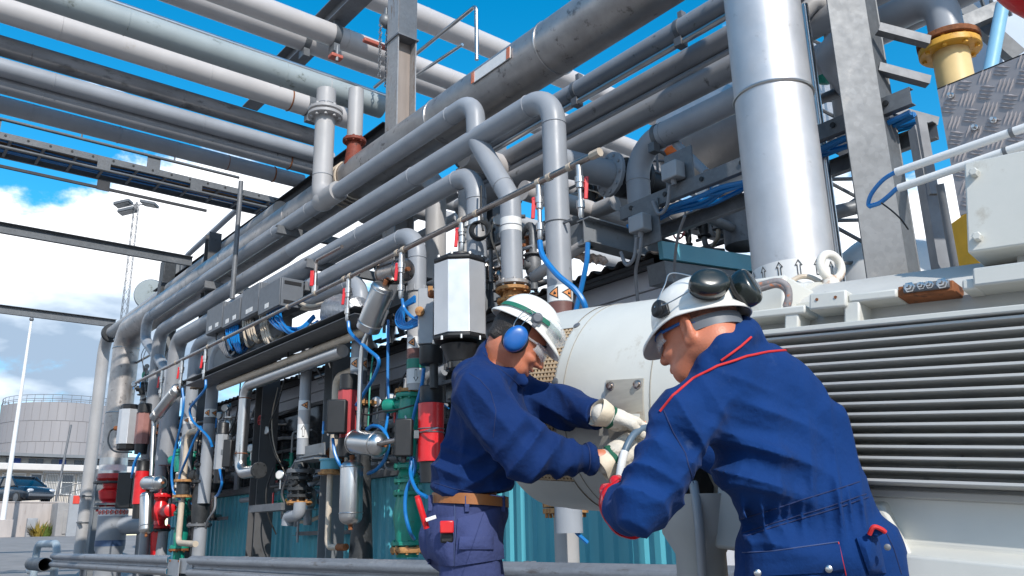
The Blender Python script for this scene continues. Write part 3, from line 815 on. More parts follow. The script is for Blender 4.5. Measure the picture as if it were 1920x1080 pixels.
# end frame at the far end of the rack
p = P(322, 520, X=6.3)
ef = thing('end_frame', 'grey steel post with a square head where the upper pale beam lands', 'post', V((6.3, p.y, 0)))
m = MB(); m.ibeam((6.3, p.y, 0), (6.3, p.y, p.z + .4), .36, .36, .02, .014); m.build('post', M['column'], ef)
m = MB(); m.box((6.1, p.y - .3, p.z - .1), (.3, .35, .8)); m.box((6.0, p.y - .6, p.z - .6), (.3, .3, .5)); m.build('junction_box', M['iron'], ef, bev=.02)
p = P(281, 552, X=7.0)
dd = thing('vent_drum', 'round greenish lid of a drum behind the far end of the pipe rack', 'drum', p)
m = MB(); m.lathe(p, (-.55, -1, -.15), [(-1.2, .48), (-.05, .48), (0, .46)], 32); m.build('shell', M['galv_dark'], dd)
m = MB(); m.lathe(p, (-.55, -1, -.15), [(0.002, .455), (.03, .44), (.05, .1)], 32); m.build('lid', M['pipe_green'], dd)
# ================================================================== PIPES OF THE RACK
def yat(px, py, X): return P(px, py, X=X).y
def rayv0(px, py): return C_R * ((px - 960) / FPX) + C_D * ((py - 540) / FPX) + C_F
def weld(m, c, axis, r): m.torus(c, axis, r + .001, .006, 24, 6); return m
XP = 5.2
# --- upper grey pipe (A): S-bends at both ends
yA0 = yat(868, 200, XP); yA1 = yat(280, 600, XP)
zA = 5.80
t = thing('bent_pipe', 'upper grey pipe with a slanting dogleg at each end below the big cladded main', 'pipe', V((XP, 10, 4)))
ya = P(893, 262, X=XP); yb = P(957, 372, X=XP)
yc = P(272, 636, X=XP); yd = P(318, 702, X=XP)
m = MB(); m.pipe([(XP, yb.y, P(957, 528, X=XP).z), (XP, yb.y, yb.z), (XP, ya.y, ya.z), (XP, ya.y + .02, zA), (XP, yc.y, zA), (XP, yc.y, yc.z), (XP, yd.y, yd.z), (XP, yd.y, 2.2)], .112, .30, 24, 8)
m.build('run', M['pipe'], t)
m = MB()
for (px_, z_) in ((957, None),): pass
for q, ax in ((V((XP, yb.y, yb.z - .32)), UZ), (V((XP, ya.y + .5, zA)), UY), (V((XP, 11.2, zA)), UY), (V((XP, 12.4, zA)), UY), (V((XP, yc.y - .55, zA)), UY)): weld(m, q, ax, .112)
weld(m, (V((XP, ya.y, ya.z)) + V((XP, yb.y, yb.z))) / 2 + (V((0, yb.y - ya.y, yb.z - ya.z))) * .3, V((0, yb.y - ya.y, yb.z - ya.z)), .112)
m.each('weld_bead', M['pipe'], t)
m = MB(); z1 = P(957, 412, X=XP).z; z2 = P(957, 437, X=XP).z
m.lathe((XP, yb.y, z2), UZ, [(0, .1135), (z1 - z2, .1135)], 24); m.build('marker_band', M['whiteband'], t)
yA_drop = yb.y; zA_drop = P(957, 528, X=XP).z
# --- riser tee from A to the overhead greygreen pipe
yr = yat(606, 300, XP); zr1 = P(618, 165, X=XP).z
t = thing('riser_pipe', 'light grey riser with a bolted flange joining the upper grey pipe to the overhead main', 'pipe', V((XP, yr, zA)))
m = MB(); m.pipe([(XP, yr - .55, zA), (XP, yr, zA + .01), (XP, yr, zr1)], .150, .33, 24, 9); m.ball((XP, yr - .1, zA - .0), (.16, .26, .155), 20, 12); m.build('run', M['pipe_light'], t)
zf = P(612, 212, X=XP).z
m = MB(); m.flange((XP, yr, zf + .04), UZ, .265, .055, nb=0); m.flange((XP, yr, zf - .04), UZ, .265, .055, nb=0); m.bolts((XP, yr, zf), UZ, .215, 10, .026, .21); m.each('flange', M['pipe_light'], t) if 0 else m.build('flange', M['pipe_light'], t)
rs = P(648, 262, X=5.45); t2 = thing('flange_stub', 'rust-red flanged stub behind the bolted riser under the overhead pipes', 'flange', V((5.9, rs.y, rs.z)))
m = MB(); c_ = V((5.6, rs.y, rs.z)); m.flange(c_ + UZ * .02, UZ, .18, .05, nb=8, rb=.018); m.lathe(c_ - UZ * .55, UZ, [(0, .13), (.15, .15), (.4, .12), (.55, .10)], 20); m.build('red_flange', mat('dark_red_oxide', (.20, .035, .015), .7, 0, .3, 10, dirt=(.07, .02, .012), dirt_amt=.6, dirt_scale=10), t2)
m = MB(); m.cyl(c_, c_ + UZ * .9, .12, 20); m.build('stub', M['pipe_light'], t2)
m = MB(); weld(m, (XP, yr, P(606, 330, X=XP).z), UZ, .15); weld(m, (XP, yr, zr1 - .25), UZ, .15); m.each('weld_bead', M['pipe'], t)
# --- big cladded main
XB = 5.75; zB = 6.30; rB = .32
t = thing('insulated_main', 'big cladded pipe main running the length of the rack', 'pipe', V((XB, 10, zB)))
yL = yat(236, 660, XB)
m = MB(); m.pipe([(XB, -1.5, zB), (XB, 9, zB), (XB, 16, zB), (XB, yL, zB), (XB, yL, P(230, 855, X=XB).z)], rB, .55, 36, 10); m.build('cladding', M['clad_dark'], t)
m = MB()
for px_ in (1018, 835, 540, 420): 
    y_ = yat(px_, 300, XB)
    y_ = {1018: P(1040, 95, X=XB).y, 835: P(832, 185, X=XB).y, 540: P(560, 415, X=XB).y, 420: P(440, 455, X=XB).y}[px_]
    m.torus((XB, y_, zB), UY, rB + .003, .010, 36, 6)
for py_ in (640, 655, 770): m.torus((XB, yL, P(236, py_, X=XB).z), UZ, rB + .003, .012, 36, 6)
m.each('band', M['steel'], t)
m = MB(); ql = P(922, 125, X=XB)
# nameplate strip, fixed on the yard side of the cladding
qa, qb = P(884, 152, X=XB - rB), P(962, 97, X=XB - rB)
def on_main(px, py, zc):
    d = rayv0(px, py); o = CAM; A = d.x ** 2 + d.z ** 2; Bq = 2 * (d.x * (o.x - XB) + d.z * (o.z - zc)); Cq = (o.x - XB) ** 2 + (o.z - zc) ** 2 - rB ** 2
    return o + d * ((-Bq - math.sqrt(max(0, Bq * Bq - 4 * A * Cq))) / (2 * A))
zc_m = zB
qa, qb = on_main(886, 147, zc_m), on_main(958, 100, zc_m)
c0 = (qa + qb) / 2; nrm = V((c0.x - XB, 0, c0.z - zc_m)).normalized(); upv = V((-nrm.z, 0, nrm.x)) * -1
m.box(c0 + nrm * .01, (.014, abs(qa.y - qb.y), .15), (nrm, UY, upv)); np_ = m.build('label_plate', M['whiteband'], t, bev=.002)
m = MB()
for s_ in (-1, 1): m.box(c0 + nrm * .020 + UY * s_ * (abs(qa.y - qb.y) / 2 - .03), (.006, .06, .148), (nrm, UY, upv))
m.each('end_patch', mat('faded_orange_print', (.55, .16, .08), .6, dirt=(.6, .58, .56), dirt_amt=.5, dirt_scale=30), np_)
# rope wound round the main
tb_ = MB(); yr0 = P(668, 300, X=XB).y
for k in range(5): tb_.torus((XB, yr0 + k * .085, zB), V((.10 * (-1) ** k, 1, .12 * (k % 3 - 1))), rB + .02, .014, 36, 6)
tag(tb_.build('rope_coil', M['cream_cable']), 'pale rope wound several times round the big cladded main', 'rope')
# conduit on top of the main
m = MB(); m.pipe([(XB + .1, -1.5, zB + rB + .07), (XB + .1, 10.2, zB + rB + .07)], .055, seg=14)
tag(m.build('tracer_pipe', M['pipe_blue']), 'thin pipe riding along the top of the big cladded main', 'pipe')
# bottom end of the far drop
zq = P(228, 855, X=XB).z
def ringband(m, y_, pa, pb, px_, r, X=XB):
    za, zb_ = P(px_, pa, X=X).z, P(px_, pb, X=X).z
    m.lathe((X, y_, zb_), UZ, [(0, r), (za - zb_, r)], 32); return m
m = MB(); ringband(m, yL, 868, 885, 226, rB + .004); m.build('white_band', M['whiteband'], t)
m = MB(); ringband(m, yL, 856, 869, 226, rB + .006); ringband(m, yL, 880, 888, 226, rB + .007); m.each('steel_collar', M['steel'], t)
m = MB(); ringband(m, yL, 886, 898, 222, rB + .010); m.build('red_band', M['red_fade'], t)

# --- C, D, E, F pipes (elbow down at right, elbow down at left)
def drop_pipe(lab, z, pr, pbot, pl, lbot, r, mt, rl=None, ysw=None, bands=None):
    yR, yL_ = yat(pr[0], pr[1], XP), (yat(pl[0], pl[1], XP) if pl else None)
    t = thing('bent_pipe', lab, 'pipe', V((XP, yR, z)))
    zb_ = P(pbot[0], pbot[1], X=XP).z
    m = MB()
    if rl:
        m.pipe([(XP, yR, zb_), (XP, yR, z), (XP, ysw, z)], r, .34, 24, 9)
        m.build('run', M[mt], t)
        m = MB(); m.sweep(fillet([(XP, ysw - .02, z), (XP, ysw + .30, z - rl + r), (XP, yL_, z - rl + r), (XP, yL_, lbot)], .30, 7), [r * 1.0] + [rl] * (len(fillet([(XP, ysw - .02, z), (XP, ysw + .30, z - rl + r), (XP, yL_, z - rl + r), (XP, yL_, lbot)], .30, 7)) - 1), 24)
        m.build('wide_run', M['pipe_blue'], t)
    else:
        m.pipe([(XP, yR, zb_), (XP, yR, z), (XP, yL_, z), (XP, yL_, lbot)], r, .34, 24, 9)
        m.build('run', M[mt], t)
    m = MB(); weld(m, (XP, yR, z - .36), UZ, r); weld(m, (XP, yR + .36, z), UY, r); weld(m, (XP, yR + 2.6, z), UY, r); m.each('weld_bead', M['pipe'], t)
    return t, yR, zb_
tC, yC, zCb = drop_pipe('tall grey pipe turning down beside the sign-banded riser behind the left helmet', 5.30, (1037, 195), (1050, 1000), (300, 625), 2.6, .122, 'pipe', .135, yat(548, 465, XP))
tD, yD, zDb = drop_pipe('grey pipe turning down into the top of the big white actuator', 4.92, (893, 335), (895, 484), (334, 628), 2.4, .112, 'pipe', .155, yat(592, 470, XP))
tE, yE, zEb = drop_pipe('grey pipe turning down behind the silver canister joint', 4.56, (783, 440), (783, 540), (368, 640), 1.8, .110, 'pipe')
tF, yF, zFb = drop_pipe('lowest grey bent pipe turning down behind the tilted silver cylinder', 4.30, (678, 525), (683, 800), (404, 660), 1.6, .105, 'pipe')
# lower insulated part of pipe E drop
m = MB(); zz = [P(772, y_, X=XP).z for y_ in (545, 735)]
m.lathe((XP, yE, zz[1]), UZ, [(0, .105), (zz[0] - zz[1], .105)], 24); m.build('drop', M['pipe_light'], tE)
def signband(parent, X, y, r, px_, pa, pb, n=2, tri='left', seg=24, th=None, ink='sign_orange'):
    za, zb_ = P(px_, pa, X=X).z, P(px_, pb, X=X).z
    c = V((X, y, (za + zb_) / 2)); h = za - zb_
    m = MB(); m.lathe((X, y, zb_), UZ, [(0, r + .0025), (h, r + .0025)], 28); bd = m.build('sign_band', M['whiteband'], parent)
    a, b, d = frame(UZ)
    dirv = (CAM - c); thc = math.atan2(dirv.dot(b), dirv.dot(a))
    s_ = h * .40; tri1 = [(-s_ * .95, 0), (s_ * .85, s_ * 1.02), (s_ * .85, -s_ * 1.02)]
    if tri == 'right': tri1 = [(-x, y_) for x, y_ in tri1]
    if tri == 'up': tri1 = [(-s_, -s_ * .85), (s_, -s_ * .85), (0, s_ * .95)]
    mo, mi = MB(), MB()
    for k in range(n):
        th0 = thc + (k - (n - 1) / 2) * (2.25 * s_ / r)
        cx = sum(p[0] for p in tri1) / 3; cy_ = sum(p[1] for p in tri1) / 3
        sm = [((x - cx) * .72 + cx, (y_ - cy_) * .72 + cy_) for x, y_ in tri1]
        mo.decal(c, UZ, r + .003, [(tri1, sm)], th0, lift=.002)
        mi.decal(c, UZ, r + .003, [sm], th0, lift=.002)
        fl_ = [(cx - s_ * .20, cy_ - s_ * .26), (cx + s_ * .26, cy_ - s_ * .26), (cx + s_ * .30, cy_ + s_ * .05), (cx + s_ * .12, cy_ + s_ * .02), (cx + s_ * .06, cy_ + s_ * .28), (cx - s_ * .10, cy_ + s_ * .10)]
        mo.decal(c, UZ, r + .003, [fl_], th0, lift=.0035)
    mo.each('warning_border', M['ink'], bd); mi.each('warning_fill', M[ink], bd)
    return bd
def arrowband(parent, X, y, r, px_, pa, pb, up=True):
    za, zb_ = P(px_, pa, X=X).z, P(px_, pb, X=X).z
    c = V((X, y, (za + zb_) / 2)); h = (za - zb_)
    m = MB(); m.lathe((X, y, zb_), UZ, [(0, r + .0025), (h, r + .0025)], 28); bd = m.build('arrow_band', M['whiteband'], parent)
    a, b, d = frame(UZ); dirv = CAM - c; th0 = math.atan2(dirv.dot(b), dirv.dot(a))
    s_ = h * .42; f = 1 if up else -1
    o = [(0, s_ * f), (s_ * .42, s_ * .25 * f), (s_ * .18, s_ * .25 * f), (s_ * .18, -s_ * f), (-s_ * .18, -s_ * f), (-s_ * .18, s_ * .25 * f), (-s_ * .42, s_ * .25 * f)]
    i_ = [(x * .62, y_ * .86) for x, y_ in o]
    m = MB(); m.decal(c, UZ, r + .003, [(o, i_)], th0, lift=.002); m.build('arrow_mark', M['ink'], bd)
    return bd
signband(tC, XP, yC, .122, 1042, 543, 572)
m = MB(); ringband(m, yC, 572, 612, 1046, .126, XP); m.build('brown_band', M['brown_band'], tC)
m = MB(); weld(m, (XP, yC, P(1040, 422, X=XP).z), UZ, .124); m.box((XP - .03, yC - .16, P(1040, 428, X=XP).z), (.02, .14, .02)); m.each('pipe_clip', M['galv_dark'], tC)
signband(tE, XP, yE, .105, 772, 637, 658)
m = MB(); ringband(m, yE, 658, 676, 774, .109, XP); m.build('brown_band', M['brown_band'], tE)
m = MB(); ringband(m, yE, 677, 694, 774, .110, XP); m.build('green_band', M['green_band'], tE)
arrowband(tE, XP, yE, .106, 775, 695, 722, False)
signband(tF, XP, yF, .105, 676, 672, 694)
m = MB(); ringband(m, yF, 696, 720, 678, .108, XP); m.build('grey_band', M['galv_dark'], tF)
m = MB(); ringband(m, yE, 537, 548, 783, .125, XP); m.bolts((XP, yE, P(783, 542, X=XP).z), UZ, .12, 6, .012, .06); m.build('collar', M['pipe'], tE)
m = MB(); zc_ = P(893, 420, X=XP).z; m.lathe((XP, yD, zc_ - .04), UZ, [(0, .122), (.08, .122)], 24); m.box((XP - .12, yD + .05, zc_), (.06, .06, .1)); m.build('hose_clip', M['steel'], tD)
m = MB(); ringband(m, yD, 434, 455, 893, .115, XP); m.build('white_band', M['pipe_light'], tD)
m = MB(); m.hose([(XP - .1, yD - .22, zc_ + .35), (XP - .12, yD - .24, zc_), (XP - .14, yD - .30, zc_ - .2)], .012)
for k in range(4): m.torus((XP - .14, yD - .28 + .02 * k, zc_ - .18), V((.8, .5, .2 * k - .2)), .10, .012, 20, 6)
tag(m.build('cable_coil', M['black_rub']), 'coil of black cable hanging beside the grey drop above the white actuator', 'cable')
# far-left drop ends
for nm, px_, y_, pa, pb in (('D', 366, None, 0, 0),): pass
yEl = yat(368, 640, XP); yFl = yat(404, 660, XP)
signband(tE, XP, yEl, .110, 356, 783, 795, 2); signband(tF, XP, yFl, .105, 398, 767, 782, 2)
m = MB(); ringband(m, yFl, 782, 794, 397, .108, XP); m.build('grey_band', M['galv_dark'], tF)
m = MB(); weld(m, (XP, yFl, P(402, 706, X=XP).z), UZ, .108); weld(m, (XP, yEl, P(360, 724, X=XP).z), UZ, .113); m.each('weld_bead', M['pipe'], tF)

# --- thin light riser at the far left
XL = 6.1
yl = yat(178, 800, XL); zl = P(204, 628, X=XL).z
t = thing('riser_pipe', 'thin light grey riser standing alone left of the pipe rack', 'pipe', V((XL, yl, 0)))
m = MB(); m.pipe([(XL, yl, .6), (XL, yl, zl), (XL, yl - 12.5, zl + .12)], .17, .5, 20, 9); m.build('run', M['pipe_light'], t)
m = MB()
for py_ in (932, 980): m.torus((XL, yl, P(155, py_, X=XL).z), UZ, .178, .02, 20, 6); m.box((XL - .15, yl - .2, P(155, py_, X=XL).z), (.08, .25, .05))
m.each('pipe_clip', M['galv'], t)
m = MB(); m.flange((XL, yl - .6, zl), UY, .27, .06, nb=8, rb=.025); m.flange((XL, yl - .72, zl), UY, .27, .06, nb=0); m.build('flange', M['iron'], t)
m = MB(); q = P(150, 1000, X=XL); m.pipe([(XL, yl, .62), (XL, yl, .45), (XL - .6, yl - .4, .42), (XL - 1.2, yl + .2, .30)], .1, .25, 14); m.build('drain_leg', M['white'], t)
m = MB(); yv = yat(188, 900, 6.3); m.ibeam((6.3, yv, 0), (6.3, yv, 3.0), .28, .28, .02, .014)
tag(m.build('short_post', M['column']), 'short pale grey steel post beside the thin grey riser', 'post')

# --- overhead pipes crossing the yard (run along X)
def overhead(lab, px, py, r, mt, xe=6.25, xs_=-16, z=None, grp='overhead pipes crossing the yard', XR=6.2):
    p = P(px, py, X=XR)
    t = thing('overhead_pipe', lab, 'pipe', V((6.2, p.y, p.z)), grp)
    m = MB(); m.pipe([(xs_, p.y, p.z), (xe, p.y, p.z)], r, seg=26); m.build('run', M[mt], t)
    m = MB()
    for k in range(4): weld(m, (xe - 1.4 - k * 2.3 - (r * 977 % 1.7), p.y, p.z), UX, r)
    m.each('weld_bead', M[mt], t)
    return t, p
tq, p = overhead('lowest dark grey overhead pipe next to the cable ladder', 540, 334, .142, 'pipe', 6.5)
m = MB(); weld(m, (5.0, p.y, p.z), UX, .142); m.torus((5.9, p.y, p.z), UX, .143, .014, 24, 6); m.build('rust_ring', M['rust'], tq)
m = MB(); weld(m, (3.1, p.y, p.z), UX, .146); weld(m, (-2, p.y, p.z), UX, .142); m.each('weld_bead', M['pipe'], tq)
tq, p = overhead('second overhead pipe from the bottom, smooth blue-grey with a rusty end ring', 575, 312, .142, 'pipe_blue', 6.5)
m = MB(); m.torus((5.85, p.y, p.z), UX, .143, .016, 24, 6); m.build('rust_ring', M['rust'], tq)
tq, p = overhead('third overhead pipe from the bottom, grey with drip stains', 585, 289, .142, 'pipe', 6.6)
tq, p = overhead('sooty black-stained overhead pipe below the thick cream one', 580, 255, .158, 'pipe_dirty', 6.6)
tq, p = overhead('thick cream-white overhead pipe with a rusty joint', 600, 205, .205, 'pipe_white', 6.9)
m = MB(); xj = P(543, 180, Y=p.y).x; m.torus((xj, p.y, p.z), UX, .206, .014, 26, 6); m.build('rust_ring', M['rust'], tq)
m = MB(); m.lathe((5.9, p.y, p.z), UX, [(0, .21), (.24, .21)], 26); m.box((6.02, p.y, p.z - .26), (.2, .12, .14)); m.build('saddle', M['galv'], tq)
tq, p = overhead('thick green-stained grey overhead pipe with a thin tracer on top', 700, 196, .19, 'pipe_green', 6.35)
pG = p
m = MB(); m.lathe((6.0, p.y, p.z), UX, [(0, .189), (.2, .189)], 26); m.torus((5.35, p.y, p.z), UX, .187, .008, 26, 6); m.each('end_band', M['pipe_light'], tq)
m = MB(); m.pipe([(-16, p.y + .02, p.z + .245), (6.5, p.y + .02, p.z + .245)], .042, seg=12)
for x_ in (-6, -3, 0, 3, 6): m.box((x_, p.y + .02, p.z + .21), (.03, .05, .06))
tag(m.build('tracer_pipe', M['steel']), 'thin shiny tracer pipe on top of the green-stained overhead pipe', 'pipe')
def clampset(t, p, r, xs_, mt='galv'):
    for x_ in xs_:
        m = MB(); m.lathe((x_ - .06, p.y, p.z), UX, [(0, r + .006), (.12, r + .006)], 26); m.box((x_, p.y - r * .2, p.z + r + .06), (.1, .05, .14)); m.box((x_, p.y, p.z - r - .08), (.12, .22, .16)); m.build('clamp', M[mt], t)
tq, p = overhead('lower of two pale overhead pipes beyond the header beam', 599, 85, .225, 'pipe_white', 16); clampset(tq, p, .225, [5.9])
tq, p = overhead('upper of two pale overhead pipes beyond the header beam', 637, 71, .205, 'pipe_white', 16); clampset(tq, p, .205, [6.1])
tq, p = overhead('highest pale pipe seen right of the tall galvanised column', 787, 32, .24, 'pipe_white', 18, 6.4, XR=8.0)
# short red-clamped strut and handrails beyond
hr = MB(); q = P(893, 10, X=7.4)
hr.pipe([(7.4, q.y, P(897, 110, X=7.4).z), (7.4, q.y, q.z), (7.4, q.y + 3.4, q.z)], .034, .10, 12); hr.pipe([(7.4, q.y + .4, q.z - .55), (7.4, q.y + 3.4, q.z - .35)], .028, seg=10)
tag(hr.build('handrail', M['steel']), 'bare bent handrail against blue sky above the big main', 'railing')
M['clamp_red'] = mat('faded_clamp_red', (.42, .10, .065), .6, 0, .15, 8)
oc = thing('beam_clamp', 'orange-red clamp gripping the deep grey header beam', 'clamp', P(655, 100, X=6.0))
m = MB(); q = P(652, 99, X=5.95); m.box(q + V((-.1, .25, 0)), (.22, .16, .07)); m.box(q + V((.3, -.55, -.02)), (.6, .09, .07)); m.each('jaw', M['clamp_red'], oc, bev=.015)
m = MB(); m.cyl(q + V((-.1, .2, -.1)), q + V((-.1, .2, .2)), .03, 8); m.build('bolt', M['galv_dark'], oc)
# chain hoist by the column
ch = thing('chain_hoist', 'small chain hoist hanging left of the tall galvanised column', 'hoist', P(722, 45, X=6.0))
q = P(724, 40, X=6.0); m = MB(); m.ball(q, (.12, .1, .13), 12, 8); m.lathe(q + V((0, 0, .1)), UZ, [(0, .05), (.14, .03)], 10); m.build('housing', M['galv'], ch)
m = MB()
for s_, L_ in ((-.1, 1.0), (.02, 1.15)):
    for k in range(int(L_ / .065)):
        m.torus(q + V((s_, 0, -.12 - k * .065)), UX if k % 2 else UY, .026, .009, 10, 5)
m.build('chain', M['galv_dark'], ch)

# --- cable ladder crossing the yard below the overhead pipes
pt1 = P(300, 323, X=6.0)
pch = P(470, 364, Y=16.8); yT, zT = pch.y, pch.z
cl = thing('cable_ladder', 'perforated cable ladder full of cables crossing below the overhead pipes', 'cable ladder', V((6, yT, zT)))
for dy, dz in ((0, 0), (.85, -.02)):
    m = MB(); m.channel((-16, yT + dy, zT + dz), (7.3, yT + dy, zT + dz), .13, .05, .006, up=UZ); m.build('side_rail', M['galv'], cl)
m = MB()
for k in range(59): m.lathe((-14.8 + k * .375, yT - .008 if 0 else yT - .004, zT + .012), V((0, -1, 0)), [(0, .022), (.006, .022)], 10)
m.build('rail_holes', M['ink'], cl)
m = MB()
for k in range(40): m.box((-15 + k * .56, yT + .43, zT - .06), (.05, .84, .03))
m.each('rung', M['galv_dark'], cl)
m = MB()
for k in range(7):
    z_ = zT - .02 + random.random() * .05; y_ = yT + .1 + k * .1
    m.hose([(-16 + j * 1.45, y_ + random.uniform(-.04, .04), z_ + random.uniform(-.03, .02)) for j in range(17)], .022, 6, 3)
m.each('tan_cable', mat('tan_cable', (.20, .13, .075), .6, 0, .25, 8), cl)
m = MB()
for k in range(4):
    y_ = yT + .22 + k * .15
    m.hose([(-16 + j * 1.45, y_ + random.uniform(-.04, .04), zT - .03 + random.uniform(-.02, .02)) for j in range(17)], .02, 6, 3)
m.each('blue_cable', M['blue_hose'], cl)
m = MB(); m.box((-4.35, yT + .42, zT + .045), (23.3, .80, .012)); m.build('tray_floor', mat('brown_tray_floor', (.05, .04, .034), .8, 0, .4, 3), cl)
m = MB(); m.pipe([(-16, yT - .05, zT - .24), (7.3, yT - .05, zT - .24)], .03, seg=10)
for x_ in (-9, -5.6, -2.4, .6, 3.4, 5.2): m.box((x_, yT - .05, zT - .15), (.24, .03, .22))
m.build('conduit', M['galv'], cl)
pl_ = P(300, 374, X=6.0)
m = MB(); q = P(380, 393, X=6.1); m.channel((-16, q.y, q.z), (6.2, q.y, q.z), .06, .05, .006, up=UZ)
for x_ in (-9, -5.2, -1.9, 1.2, 3.9): m.box((x_, q.y - .01, q.z + .06), (.26, .03, .24))
tag(m.build('angle_rail', M['beam_dark']), 'dark slotted angle rail below the cable ladder', 'rail')
q = P(440, 331, X=6.1); m = MB(); m.pipe([(-16, q.y, q.z), (6.2, q.y, q.z)], .032, seg=10)
for k in range(12): m.cyl((-15 + k * 1.8, q.y, q.z), (-15 + k * 1.8, q.y, q.z + .11), .018, 6)
for k in range(7): m.box((-13 + k * 2.9, q.y + .02, q.z - .16), (.26, .02, .3))
tag(m.build('thin_conduit', M['galv']), 'thin pale conduit with hangers just above the cable ladder', 'conduit')
# vertical drain standpipe at the ladder end
q = P(452, 340, X=5.0); q2 = P(436, 560, X=5.0)
m = MB(); m.pipe([(5.0, q.y, q2.z), (5.0, q.y, q.z)], .042, seg=10); tag(m.build('standpipe', M['galv_dark']), 'thin vertical grey standpipe crossing in front of the rack pipes', 'pipe')
# pipe beyond the main with its bent branch
m = MB(); q = P(372, 492, X=6.9); m.pipe([(6.7, 21, P(470, 432, X=6.7).z - .1), (6.7, 13, P(470, 432, X=6.7).z)], .16, seg=18)
tag(m.build('back_pipe', M['pipe_blue']), 'blue-grey pipe running just behind the big main at the far end', 'pipe')
m = MB(); q = P(352, 478, X=6.7); m.pipe([(6.7, q.y + .3, q.z - .3), (6.7, q.y, q.z), (6.7, q.y - 4, q.z + .25)], .07, .2, 12)
tag(m.build('branch_pipe', M['pipe']), 'thin bent branch pipe at the end of the upper pale beam', 'pipe')

# --- pipes behind, to the right (run along Y)
def back(lab, px, py, X, z, r, mt, y0=-2.0, y1=9.5):
    t = thing('rack_pipe', lab, 'pipe', V((X, 4, z)), 'grey pipes behind the bent pipes on the right')
    m = MB(); m.pipe([(X, y0, z), (X, y1, z)], r, seg=24); m.build('run', M[mt], t); return t
def uclip(t, X, y, z, r):
    m = MB(); m.lathe((X, y - .03, z), UY, [(0, r + .008), (.06, r + .008)], 24); m.box((X - r * .3, y, z - r - .04), (.12, .1, .1)); m.box((X + .02, y, z + r + .05), (.08, .06, .12)); m.build('clip', M['galv_dark'], t)
t = back('topmost ribbed grey rack pipe passing behind the silver stack', 0, 0, 6.8, 6.42, .135, 'pipe_blue')
for px_, py_ in ((1278, 52), (1085, 172)): uclip(t, 6.8, P(px_, py_, X=6.8).y, 6.42, .135)
back('second rack pipe from the top behind the silver stack', 0, 0, 6.8, 6.02, .125, 'pipe_blue')
back('third rack pipe from the top behind the silver stack', 0, 0, 6.8, 5.66, .135, 'pipe_blue')
m = MB(); m.pipe([(6.75, -2, 6.24), (6.75, 9.5, 6.24)], .04, seg=12); tag(m.build('tracer_pipe', M['steel']), 'thin shiny tracer between the two topmost rack pipes', 'pipe')
m = MB(); m.pipe([(6.8, -2, 5.84), (6.8, 9.5, 5.84)], .05, seg=12); tag(m.build('tracer_pipe', M['pipe_blue']), 'thin dark tracer between the second and third rack pipes', 'pipe')
# pipe 4 with elbow
y4 = yat(1192, 275, 6.4)
t = thing('rack_pipe', 'lowest grey rack pipe, elbowing down behind the instrument air line', 'pipe', V((6.4, y4, 5.0)))
m = MB(); m.pipe([(6.4, -2, 5.03), (6.4, y4, 5.03), (6.4, y4, 3.7)], .128, .38, 24, 9); m.build('run', M['pipe'], t)
m = MB(); weld(m, (6.4, y4 - .42, 5.03), UY, .128); weld(m, (6.4, y4, 4.62), UZ, .128); m.each('weld_bead', M['pipe'], t)
m = MB(); yk = yat(1236, 250, 6.4); m.lathe((6.4, yk - .025, 5.03), UY, [(0, .136), (.05, .136)], 24); m.box((6.3, yk, 4.86), (.1, .08, .1)); m.build('clip', M['galv'], t)
# the vertical pipe behind D
m = MB(); yv = yat(817, 420, 5.9); m.pipe([(5.9, yv, 2.4), (5.9, yv, P(818, 322, X=5.9).z), (5.9, yv + 2, P(818, 322, X=5.9).z)], .14, .36, 20)
tag(m.build('bent_pipe', M['pipe_light']), 'pale vertical pipe behind the grey drops, left of the white actuator', 'pipe')
m = MB(); yv = yat(862, 400, 6.0); m.pipe([(6.0, yv - .1, 2.4), (6.0, yv - .1, 5.6)], .08, seg=14); tag(m.build('bent_pipe', M['pipe_light']), 'slim pale vertical pipe between two grey drops', 'pipe')
# horizontal vessel and low pale pipes
t = thing('horizontal_vessel', 'big horizontal aluminium vessel behind the lowest rack pipe', 'vessel', P(1330, 270, X=8.6))
zv = P(1330, 265, X=8.6).z; yv = yat(1278, 300, 8.6)
m = MB(); m.lathe((8.6, yv, zv), V((0, -1, 0)), [(-.10, .12), (-.06, .42), (0, .58), (.1, .66), (2.2, .66)], 40); m.build('shell', M['clad'], t)
m = MB(); m.lathe((8.6, yv + .10, zv), UY, [(0, .08), (.08, .13), (.18, .13), (.22, .09)], 24); m.build('orange_cap', M['orange'], t)
for (pa, pb, X_, r, lab) in (((957, 318), (1167, 392), 6.9, .17, 'pale cream pipe passing low behind the instrument air drops'), ((1250, 395), (1400, 462), 8.2, .2, 'pale pipe running out low towards the silver stack'), ((1075, 385), (1130, 400), 6.7, .12, 'short white pipe stub behind the grey drop')):
    p = P(pa[0], pa[1], X=X_); 
    m = MB(); q = P(pb[0], pb[1], Y=p.y); m.pipe([(p.x - .8, p.y, p.z), (q.x + .6, p.y, p.z)], r, seg=22)
    tag(m.build('low_pipe', M['pipe_white'] if r < .18 else M['pipe_light']), lab, 'pipe')
for k, (pa, pb, X_, r, lab) in enumerate((((640, 470), (800, 400), 7.4, .10, 'thin pale pipe seen between the grey drops, upper'), ((660, 500), (800, 452), 7.6, .12, 'pale pipe seen between the grey drops, middle'), ((700, 545), (900, 470), 7.2, .08, 'pale pipe seen between the grey drops, lower'), ((930, 470), (1050, 430), 7.0, .10, 'white pipe low behind the dogleg pipe'))):
    p = P(pa[0], pa[1], X=X_); q = P(pb[0], pb[1], X=X_); z_ = (p.z + q.z) / 2
    m = MB(); m.pipe([(X_, p.y + .6, z_), (X_, q.y - 1.0, z_)], r, seg=16); tag(m.build('back_pipe', M['pipe_light']), lab, 'pipe')
